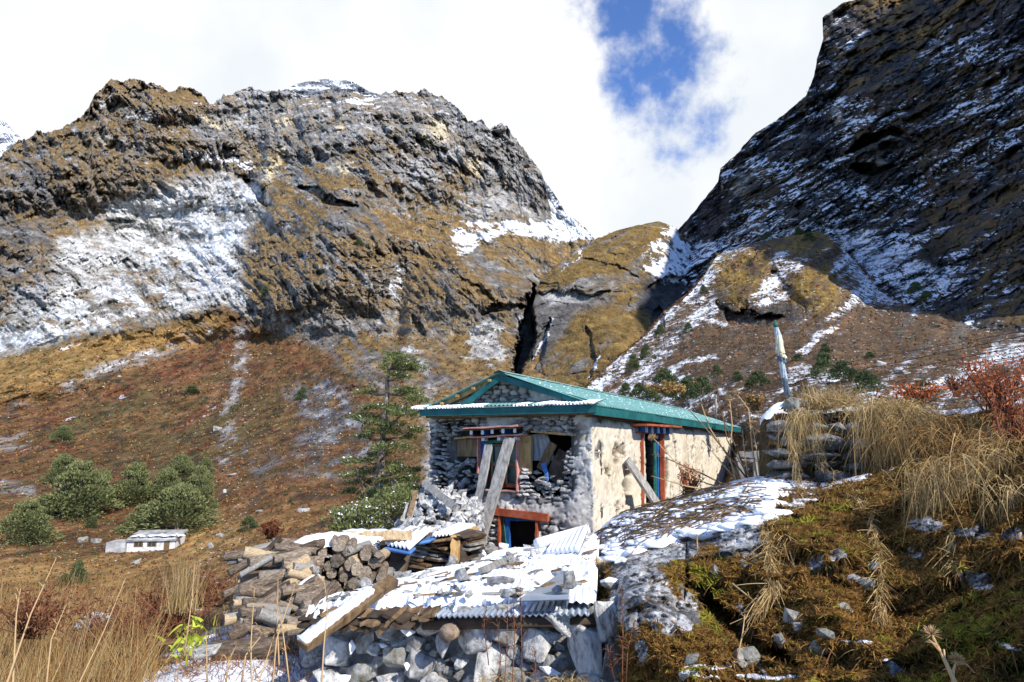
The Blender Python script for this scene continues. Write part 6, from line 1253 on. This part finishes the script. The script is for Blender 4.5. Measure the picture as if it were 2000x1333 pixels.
strand([(1540,840,6.3),(1552,880,6.2),(1560,940,6.2),(1575,990,6.1)], 40, .05, 'yellowish strands over the old flat-stone wall'); strand([(1590,830,6.3),(1600,900,6.2),(1650,950,6.0),(1680,990,5.6)], 40, .06, 'loose strands trailing across the middle of the old wall'); strand([(1690,800,6.2),(1696,850,6.1),(1692,890,6.0)], 14, .012, 'single rusty strand dangling from the terrace snow', 'redstalk')
strand([(1520,1010,4.9),(1530,1060,4.5),(1540,1100,4.3)], 30, .06, 'frayed strands right of the thick pale one'); strand([(1780,960,4.9),(1790,1000,4.6)], 20, .05, 'frayed strands on the upper bank')

# --- dead stems and brushwood with snow beside the house
def surfbank(x, y): return np.array(SURF['mossy_bank'](x, y))
bw = MB(); sn_mb = MB(); rr = random.Random(5)
for k in range(330):
    x0 = rr.uniform(1220, 1510); y0 = np.interp(x0, [1150, 1200, 1330, 1520], [1060, 1025, 985, 945])+rr.uniform(-8, 62); a = R(rr.gauss(200, 14)); L = rr.uniform(30, 110); p = Vector(surfbank(x0, y0).tolist()); q = Vector(surfbank(max(1160, x0+math.cos(a)*L), min(1120, y0-math.sin(a)*L*.55)).tolist())
    q = p+(q-p)*min(1.0, 1.2/max(.01, (q-p).length)); up = Vector((0, 0, rr.uniform(.01, .08))); r = rr.uniform(.002, .0065); mid = p.lerp(q, .5)+up*1.2; bw.tube([p+up, mid, q+up*.4], r, 5, jit=.1)
o = bw.build('dead_stems', M['brownwood'], None, True); o['kind'] = 'stuff'; 
ico = bmesh.new(); bmesh.ops.create_icosphere(ico, subdivisions=2, radius=.5); IV = np.array([v.co[:] for v in ico.verts]); IF = np.array([[v.index for v in f.verts] for f in ico.faces]); ico.free()
def blobs(P, sx, sz, name, parent=None):
    n = len(P); V = IV[None]*np.stack([sx, sx*.7, sz], -1)[:, None]; q = V+P[:, None]; q = q+fbm(q, 14, 3, .6, 77)[..., None]*.35*sz[:, None, None]; o = vobj(name, (q.reshape(-1, 3), (IF[None]+(np.arange(n)*len(IV))[:, None, None]).reshape(-1, 3)), M['snow'], parent); o['kind'] = 'stuff'; o.data.polygons.foreach_set('use_smooth', [True]*len(o.data.polygons)); return o
x = RNG.uniform(1190, 1520, 420); y = np.interp(x, [1150, 1200, 1330, 1520], [1062, 1022, 978, 938])+RNG.uniform(0, 1, 420)**1.2*75; blobs(SURF['mossy_bank'](x, y), RNG.uniform(.06, .34, 420), RNG.uniform(.02, .07, 420), 'snow_lumps')
for (a, m_, c, lb) in (((1350,972,7.2),(1395,972,7.0),(1430,974,6.9),'long bare orange stem lying on the snowy brush'), ((1378,998,6.0),(1405,988,6.0),(1425,977,6.3),'second bare orange stem pointing down the snow slope')):
    b = MB(); b.tube([vat(*a), vat(*m_), vat(*c)], .014, 6); tag(b.build('stem', M['yellowwood'], None, True), lb, 'stem')
# --- tall dry flower stalks
def stalk(pix, r, name, mat, label, group=None, head=0, twigs=0, parent=None, cat_='dry stalk', headmat=None):
    P0 = [vat(*p) for p in pix]; O = P0[0]; b = MB(); b.tube([p-O for p in P0], [r*(1-.6*i/(len(P0)-1)) for i in range(len(P0))], 5); e = P0[-1]-O; up = (P0[-1]-P0[-2]).normalized()
    for k in range(twigs):
        t = random.uniform(.3, .95)*(len(P0)-1); i = int(t); q = P0[i].lerp(P0[min(i+1, len(P0)-1)], t-i)-O; d = Vector((random.gauss(0, 1), random.gauss(0, .4), random.gauss(.5, .5))).normalized()*random.uniform(.015, .05); b.tube([q, q+d*.6+Vector((0, 0, .01)), q+d], [r*.5, r*.35, r*.2], 4)
    o = b.build(name, M[mat], None, True); o.location = O; tag(o, label, cat_, group)
    if head:
        n = 170; D = norm(RNG.normal(size=(n, 3))*np.array([1, 1, .7])+np.array(up)*.9); h_ = vobj('seed_head', ribbons(np.repeat([np.array(e[:])], n, 0)+D*head*.1, D, head*RNG.uniform(.6, 1, n), head*.05, .1, 2, .8), M[headmat or mat]); h_.parent = o
    return o
ORD = ['leftmost', 'second from the left', 'third from the left', 'fourth from the left', 'fifth from the left', 'sixth from the left', 'middle one', 'eighth from the left', 'ninth from the left', 'fifth from the right', 'fourth from the right', 'third from the right', 'second from the right', 'rightmost']
def ordl(px, allx, text):
    k = sorted(allx).index(px); n = len(allx); w_ = ORD[k] if k < n/2 else ['rightmost', 'second from the right', 'third from the right', 'fourth from the right', 'fifth from the right', 'sixth from the right', 'seventh from the right', 'eighth from the right'][n-1-k]
    return text+', '+w_
G1 = 'dry seed stalks rising beside the far end of the house'
Q1 = [[(1470,950,7.2),(1432,900,7.2),(1390,850,7.3),(1345,800,7.3)], [(1480,945,7.1),(1470,880,7.1),(1462,800,7.1),(1440,770,7.1)], [(1455,955,7.3),(1420,890,7.4),(1385,835,7.4),(1370,790,7.4)], [(1462,940,7.2),(1440,880,7.3),(1412,820,7.3),(1400,770,7.3)], [(1450,950,7.4),(1410,905,7.4),(1372,860,7.5)], [(1485,940,7.0),(1478,880,7.0),(1470,830,7.0)],
      [(1430,955,7.3),(1370,925,7.4),(1300,895,7.5),(1272,888,7.5)], [(1440,960,7.2),(1380,945,7.3),(1330,915,7.4),(1275,855,7.5)], [(1400,960,7.3),(1340,950,7.3),(1272,930,7.4)], [(1476,950,7.1),(1450,910,7.1),(1420,860,7.2),(1410,800,7.2)], [(1465,955,7.1),(1455,890,7.1),(1450,840,7.1)], [(1440,950,7.2),(1425,890,7.3),(1430,830,7.3),(1425,780,7.3)]]
for i, q in enumerate(Q1):
    stalk(q, .011, 'dry_stalk', 'stalk' if i % 3 else 'brownwood', ordl(q[-1][0]+i*.01, [k_[-1][0]+j*.01 for j, k_ in enumerate(Q1)], 'dry branching stalk in the snowy brush'), G1, .06 if i % 2 else 0, 9)
G2 = 'thin dry stalks in front of the snow at lower left'
Q2 = [[(628,1345,2.6),(632,1270,2.7),(640,1180,2.8),(632,1130,2.85)], [(532,1345,2.6),(540,1250,2.7),(560,1190,2.75),(575,1150,2.8)], [(545,1300,2.7),(542,1220,2.8),(543,1130,2.9)], [(492,1345,2.5),(490,1260,2.6),(497,1150,2.7)], [(470,1345,2.6),(480,1280,2.6),(512,1240,2.7),(525,1235,2.7)], [(566,1345,2.6),(560,1290,2.6),(552,1230,2.7),(538,1160,2.8)], [(500,1345,2.5),(520,1290,2.6),(536,1240,2.7)], [(440,1345,2.6),(447,1290,2.6),(462,1260,2.7)], [(405,1345,2.7),(404,1290,2.7),(403,1235,2.8)],
      [(360,1280,3.4),(375,1170,3.5),(381,1095,3.6)], [(25,1345,2.3),(32,1200,2.5),(40,1150,2.5)], [(150,1345,2.9),(200,1240,3.1),(245,1130,3.2)], [(90,1345,2.6),(100,1250,2.7),(130,1180,2.8)], [(10,1345,2.2),(60,1200,2.4),(110,1090,2.5)]]
for i, q in enumerate(Q2):
    stalk(q, .0038, 'dry_stalk', 'stalk', ordl(q[-1][0]+i*.01, [k_[-1][0]+j*.01 for j, k_ in enumerate(Q2)], 'thin dry foreground stalk at lower left'), G2, .0, 4)
G3 = 'red-brown seed stems in front of the stone wall'
Q3 = [[(985,1345,2.9),(990,1260,3.0),(992,1180,3.1)], [(1000,1345,2.9),(1005,1250,3.0),(1003,1170,3.1)], [(972,1345,2.9),(978,1290,2.9),(970,1200,3.0)], [(1020,1345,3.0),(1018,1220,3.1),(1016,1130,3.2)], [(955,1300,3.0),(945,1230,3.1),(950,1180,3.1)], [(1045,1345,3.0),(1046,1270,3.0)], [(1215,1345,2.8),(1217,1230,2.9),(1213,1140,3.0)], [(1222,1345,2.8),(1226,1270,2.8),(1240,1210,2.9)], [(1200,1330,2.9),(1192,1290,2.9),(1186,1260,2.9)]]
for i, q in enumerate(Q3):
    stalk(q, .0026, 'seed_stem', 'redstalk', ordl(q[0][0]+i*.01, [k_[0][0]+j*.01 for j, k_ in enumerate(Q3)], 'thin red-brown seed stem before the stone wall'), G3, .0, 26)
stalk([(1870,1345,1.75),(1845,1290,1.78),(1820,1240,1.8)], .007, 'umbel_stalk', 'stalk', 'dead umbel flower head on a bent stalk at the lower right corner', None, .026, 3, headmat='stalk'); stalk([(1860,1345,1.8),(1862,1310,1.8),(1868,1290,1.8)], .005, 'umbel_stalk', 'stalk', 'smaller dead umbel beside the bent one at the lower right', None, .022, 3)
stalk([(1440,1345-60,2.8),(1450,1240,2.85),(1455,1200,2.9)], .004, 'dry_stalk', 'stalk', 'straight thin stem standing on the lower mossy bank', None, 0, 2); stalk([(1361,1045,4.9),(1363,1090,4.4),(1366,1150,4.1)], .006, 'dry_stalk', 'stalk', 'bleached stem hanging over the left part of the mossy bank', None, .06, 2)
stalk([(1430,1140,3.6),(1480,1180,3.5)], .006, 'dry_stalk', 'stalk', 'pair of pale straight straws stuck on the mossy bank', None, 0, 1); stalk([(1600,1330,2.6),(1620,1280,2.65),(1640,1240,2.7)], .003, 'dry_stalk', 'redstalk', 'thin dark curved stem on the lower bank', None, 0, 1)

# --- shrubs with red, orange or yellow-green leaves
def leafy(pix, w_, h_, Y, nt, nl, lsz, mat, twm, label, name='shrub', cat_='shrub', up=.7):
    O = vat(pix[0], pix[1], Y); w = w_*Y/FPX/2; h = h_*Y/FPX; b = MB(); LP = []; rt = random.Random(int(pix[0]))
    for k in range(nt):
        e = Vector((rt.gauss(0, .5)*w, rt.gauss(0, .4)*w, h*rt.uniform(.45, 1.0))); p0 = Vector((rt.gauss(0, .15)*w, 0, -.03)); m_ = p0.lerp(e, .5)+Vector((rt.gauss(0, .08), rt.gauss(0, .05), .04))*h; b.tube([p0, m_, e], [.006*Y/5, .004*Y/5, .002*Y/5], 4)
        for j in range(nl): t = rt.uniform(.35, 1.05); c = (m_.lerp(e, (t-.5)*2) if t > .5 else p0.lerp(m_, t*2)); LP.append((c.x+rt.gauss(0, .05)*w*2, c.y+rt.gauss(0, .05)*w*2, c.z+rt.gauss(0, .04)*h))
    o = b.build(name, M[twm], None, True); o.location = O; tag(o, label, cat_); LP = np.array(LP); v = vobj('leaves', leaves(LP, RNG.normal(size=LP.shape)+np.array([0, 0, .4]), lsz*RNG.uniform(.7, 1.4, len(LP)), lsz*.45), M[mat]); v.parent = o; return o
leafy((1790,790), 110, 46, 6.0, 30, 14, .045, 'orange', 'redstalk', 'low orange-leaved shrub on the terrace rim'); leafy((1945,800), 150, 105, 5.2, 46, 17, .038, 'orange', 'redstalk', 'tall orange shrub by the right edge of the picture'); leafy((1985,900), 70, 160, 4.6, 26, 14, .034, 'orange', 'redstalk', 'leaning orange shrub lowest at the right edge')
leafy((1870,770), 60, 36, 6.2, 16, 16, .04, 'rust', 'redstalk', 'sparse reddish shrub between the two orange ones'); leafy((1345,1000-35), 50, 60, 8.3, 30, 26, .03, 'orange', 'redstalk', 'small rust-orange plant against the cream side wall')
leafy((1310,775), 60, 30, 24, 24, 30, .16, 'straw2', 'brownwood', 'dry orange-brown bush behind the green roof'); leafy((215,1290), 230, 110, 4.9, 70, 26, .03, 'rust', 'redstalk', 'dark red low shrub in the grass at lower left'); leafy((330,1240), 150, 90, 5.6, 60, 24, .032, 'rust', 'redstalk', 'red-brown shrub left of the snowy ground'); leafy((415,1180), 170, 60, 6.8, 50, 24, .035, 'rust', 'redstalk', 'rusty shrub on the brow right of the tall straw clump')
leafy((60,1240), 200, 90, 5.0, 40, 20, .03, 'rust', 'redstalk', 'reddish shrub at the far left among tall grass'); leafy((530,1052), 46, 30, 30, 40, 30, .16, 'rust', 'redstalk', 'round dark red bush on the valley slope above the firewood'); leafy((1475,800), 46, 30, 20, 30, 24, .12, 'straw2', 'brownwood', 'dry tan bush left of the prayer pole')
for (x, y) in ((362,1262),(375,1235)):
    O = vat(x, y, 4.5); n = 26; D = RNG.normal(size=(n, 3))*.55+np.array([0, -.05, .9]); o = vobj('leafy_plant', ribbons(np.repeat([np.array(O[:])], n, 0)+RNG.normal(size=(n, 3))*.05, D, RNG.uniform(.06, .13, n), .022, .35, 4, .2), M['lime'], None, O); tag(o, 'yellow-green leafy plant at the edge of the snow, lower one' if y > 1250 else 'yellow-green leafy plant at the edge of the snow, upper one', 'plant')
# --- tall dry grass at the left
def field(n, xr, yr, L, mat, name, W=.005, lean=(-.05, 0, 1), sp=.22, Yr=None, droop=.12):
    x = RNG.uniform(*xr, n); Yg = RNG.uniform(*Yr, n); X = at(x, np.full(n, 1000.0), Yg)[:, 0]; P0 = np.stack([X, Yg, ground_z(X, Yg)+.03], -1); D = RNG.normal(size=(n, 3))*sp+np.array(lean)
    o = vobj(name, ribbons(P0, D, L*RNG.uniform(.4, 1.1, n), W, droop, 4), M[mat]); o['kind'] = 'stuff'; return o
field(4600, (-120, 330), None, .52, 'straw2', 'dry_grass', .005, Yr=(3.0, 8.2)); field(2600, (-120, 300), None, .66, 'straw', 'dry_grass', .005, lean=(.25, 0, 1), Yr=(2.8, 7.5)); field(1300, (-80, 300), None, .45, 'rust', 'red_grass', .006, Yr=(3.2, 8.0), sp=.35)
field(900, (380, 620), None, .16, 'redstalk', 'dead_litter', .006, Yr=(3.3, 5.2), sp=.9); field(500, (380, 640), None, .3, 'straw', 'dry_grass', .005, Yr=(5.2, 7.6), sp=.3); field(2500, (60, 620), None, .14, 'straw2', 'dry_litter', .006, Yr=(3.3, 5.6), sp=1.0, lean=(0, 0, .4))
tussock(352, 1190, 5.5, 320, .46, .004, 'tall dense straw clump rising left of the firewood', dirv=(.03, 0, 1.2), spread=.2, droop=.12, root=.07); tussock(470, 1170, 6.6, 400, .35, .005, 'low arching straw clump on the brow beside the firewood', dirv=(.2, -.1, .4), spread=.5, droop=.5, root=.12)
tussock(985, 1333, 3.2, 120, .10, .004, 'tiny dry tuft at the foot of the stone wall', dirv=(0, 0, .6), spread=.8); tussock(1110, 1345, 3.0, 200, .16, .004, 'withered brown rosette below the upright boulder', dirv=(0, -.2, .5), spread=.9, droop=.8)
o = place(HERO[3], 'stone', vat(395, 1275, 4.5), (.30, .22, .12), (0, -.25, .3), mat=M['palestone']); tag(o, 'flat pale stone half sunk in the snow near the yellow-green plant', 'stone')
o = place(HERO[4], 'stone', vat(178, 1215, 5.2), (.35, .3, .24), (0, 0, .3), mat=M['palestone']); tag(o, 'pale stone among the red scrub at the left', 'stone')
o = place(random.choice(LOGS), 'log', vat(482, 1275, 4.7), (.16, .45, .16), (0, .3, 1.9)); tag(o, 'rotten log lying on the snow left of the firewood', 'log')

# --- prayer pole, wires, post
pp = [vat(1541, 778, 6.9), vat(1530, 735, 6.9), vat(1524, 690, 6.9), vat(1515, 640, 6.9)]; PO = pp[0]; pole = empty('prayer_pole', PO); tag(pole, 'wooden pole wrapped in faded prayer flags on the old wall', 'flag pole')
b = MB(); b.tube([p-PO for p in pp], [.02, .019, .018, .017], 9); b.build('pole', M['oldwood'], pole, True); b = MB(); e = pp[-1]-PO; b.tube([e+Vector((0, 0, -.0)), e+Vector((0, 0, .03)), e+Vector((0, 0, .05)), e+Vector((0, 0, .085))], [.012, .03, .018, .003], 8); b.build('finial', M['green'], pole, True)
def cloth(a, c, r0, r1, mat, seed, flare=.3):
    a, c = Vector(a)-PO, Vector(c)-PO; n, m = 22, 26; V = []
    for i in range(n):
        t = i/(n-1); q = a.lerp(c, t); r = r0+(r1-r0)*t
        for j in range(m): an = 2*math.pi*j/(m-1); k = 1+.28*math.sin(an*5+seed+t*3)*t+.16*math.sin(an*9+seed*2+t*7); V.append(q+Vector((math.cos(an)*r*k, math.sin(an)*r*k, .01*math.sin(an*4+seed)*t)))
    return link('flag', mesh_np('flag', np.array([v[:] for v in V]), gridF(n, m), True), mat, pole)
lb_ = simple('pale_blue_cloth', [(.22,.28,.33),(.50,.54,.55)], 9, .5, .01, .9); ly = simple('cream_cloth', [(.45,.42,.28),(.66,.62,.46)], 9, .5, .01, .9); db = simple('dark_blue_cloth', [(.05,.07,.10),(.16,.20,.25)], 9, .5, .01, .9)
cloth(vat(1516,640,6.88), vat(1522,668,6.88), .022, .036, lb_, 1); cloth(vat(1520,655,6.87), vat(1524,690,6.87), .03, .042, ly, 2); cloth(vat(1521,682,6.88), vat(1528,708,6.88), .028, .038, db, 3); cloth(vat(1524,690,6.87), vat(1530,700,6.87), .032, .036, ly, 4); cloth(vat(1526,706,6.88), vat(1533,740,6.88), .026, .026, lb_, 5); cloth(vat(1532,738,6.88), vat(1539,772,6.88), .024, .027, db, 6)
for k, (a, m_, c) in enumerate((((1445,782,9),(1600,740,8),(2040,648,5)), ((1500,790,9),(1640,745,8),(2040,690,5.4)), ((1560,768,9),(1700,735,7.5),(2040,668,5.2)), ((1440,775,9),(1560,725,8),(2040,640,5.6)))):
    b = MB(); b.tube([vat(*a), vat(*m_), vat(*c)], .0035, 4); tag(b.build('wire', M['darkwood'], None), ['lowest thin wire crossing the slope behind the prayer pole', 'thin wire just above the lowest one on the slope', 'third thin wire, second from the top, over the junipers', 'topmost thin wire running to the right edge'][k], 'wire')
b = MB(); b.tube([vat(1398, 816, 20), vat(1398, 762, 20)], .035, 7); tag(b.build('post', M['oldwood'], None, True), 'thin grey post behind the far end of the roof', 'post')
fr = empty('timber_frame', vat(1455, 930, 9.5)); tag(fr, 'remains of a timber frame between the house and the old wall', 'frame'); FO = Vector(fr.location)
for (a, c, w_) in (((1440,888,9.5),(1482,888,9.4),.09), ((1440,898,9.5),(1482,900,9.4),.03), ((1440,893,9.5),(1452,935,9.5),.07), ((1476,888,9.5),(1478,940,9.5),.07)): b = MB(); b.board(vat(*a)-FO, vat(*c)-FO, w_, .06, (0, -1, 0), seg=4, rough=.006); b.build('beam', M['oldwood'], fr)
# stones at the left foot of the bank
for (x, y, w_, h_, Y, m_, lb, sn_) in ((1252,1118,56,62,4.4,M['stone'],'lichen-spotted grey boulder on the left brow of the bank',0),(1195,1140,50,26,4.1,M['mossy'],'mossy ledge stone under hanging snow next to the shed roof',1),(1215,1100,46,26,4.8,M['stone'],'snow-capped stone between the straw bunch and the bank',1)):
    s = w_*Y/FPX; o = place(HERO[1 if sn_ else 2], 'stone', vat(x, y, Y), (s, s*.9, s*h_/w_/.72), (0, 0, random.uniform(0, 6)), None, m_); tag(o, lb, 'stone')
    if sn_:
        if 1 not in CAPS: CAPS[1] = cap_mesh(HERO[1], 'snow_cap', .12, .15, 1)
        link('snow_cap', CAPS[1], None, o)
tussock(1960, 900, 4.3, 400, .22, .0045, 'straw tuft hanging at the right edge of the bank', spread=.5, root=.14, dirv=(-.1, -.4, -.3), droop=.7); tussock(2000, 960, 4.0, 300, .2, .0045, 'lowest straw tuft at the right edge', spread=.5, root=.12, dirv=(-.1, -.4, -.3), droop=.7)
n = 330; x = RNG.uniform(0, 1, n); y = RNG.uniform(-.4, LEN+.3, n); q = x*(XE-XR); Pq = np.array([list(toworld(XR+a_, b_, ZR-SL*a_+.022)) for a_, b_ in zip(q, y)]); blobs(Pq, RNG.uniform(.012, .05, n)*(1+2*(RNG.random(n) < .06)), RNG.uniform(.008, .02, n), 'roof_snow_specks', None)
# half-buried stones in the bank
for k in range(26):
    x, y = random.uniform(1230, 1790), random.uniform(1010, 1320); p = SURF['mossy_bank'](x, y); s = random.uniform(.05, .16); o = place(random.choice(ROCKS), 'stone', p, s, None, bpy.data.objects['mossy_bank'], random.choice([M['stone'], M['mossy']]))
print('tris', sum(len(o.data.polygons) for o in bpy.data.objects if o.type == 'MESH'))
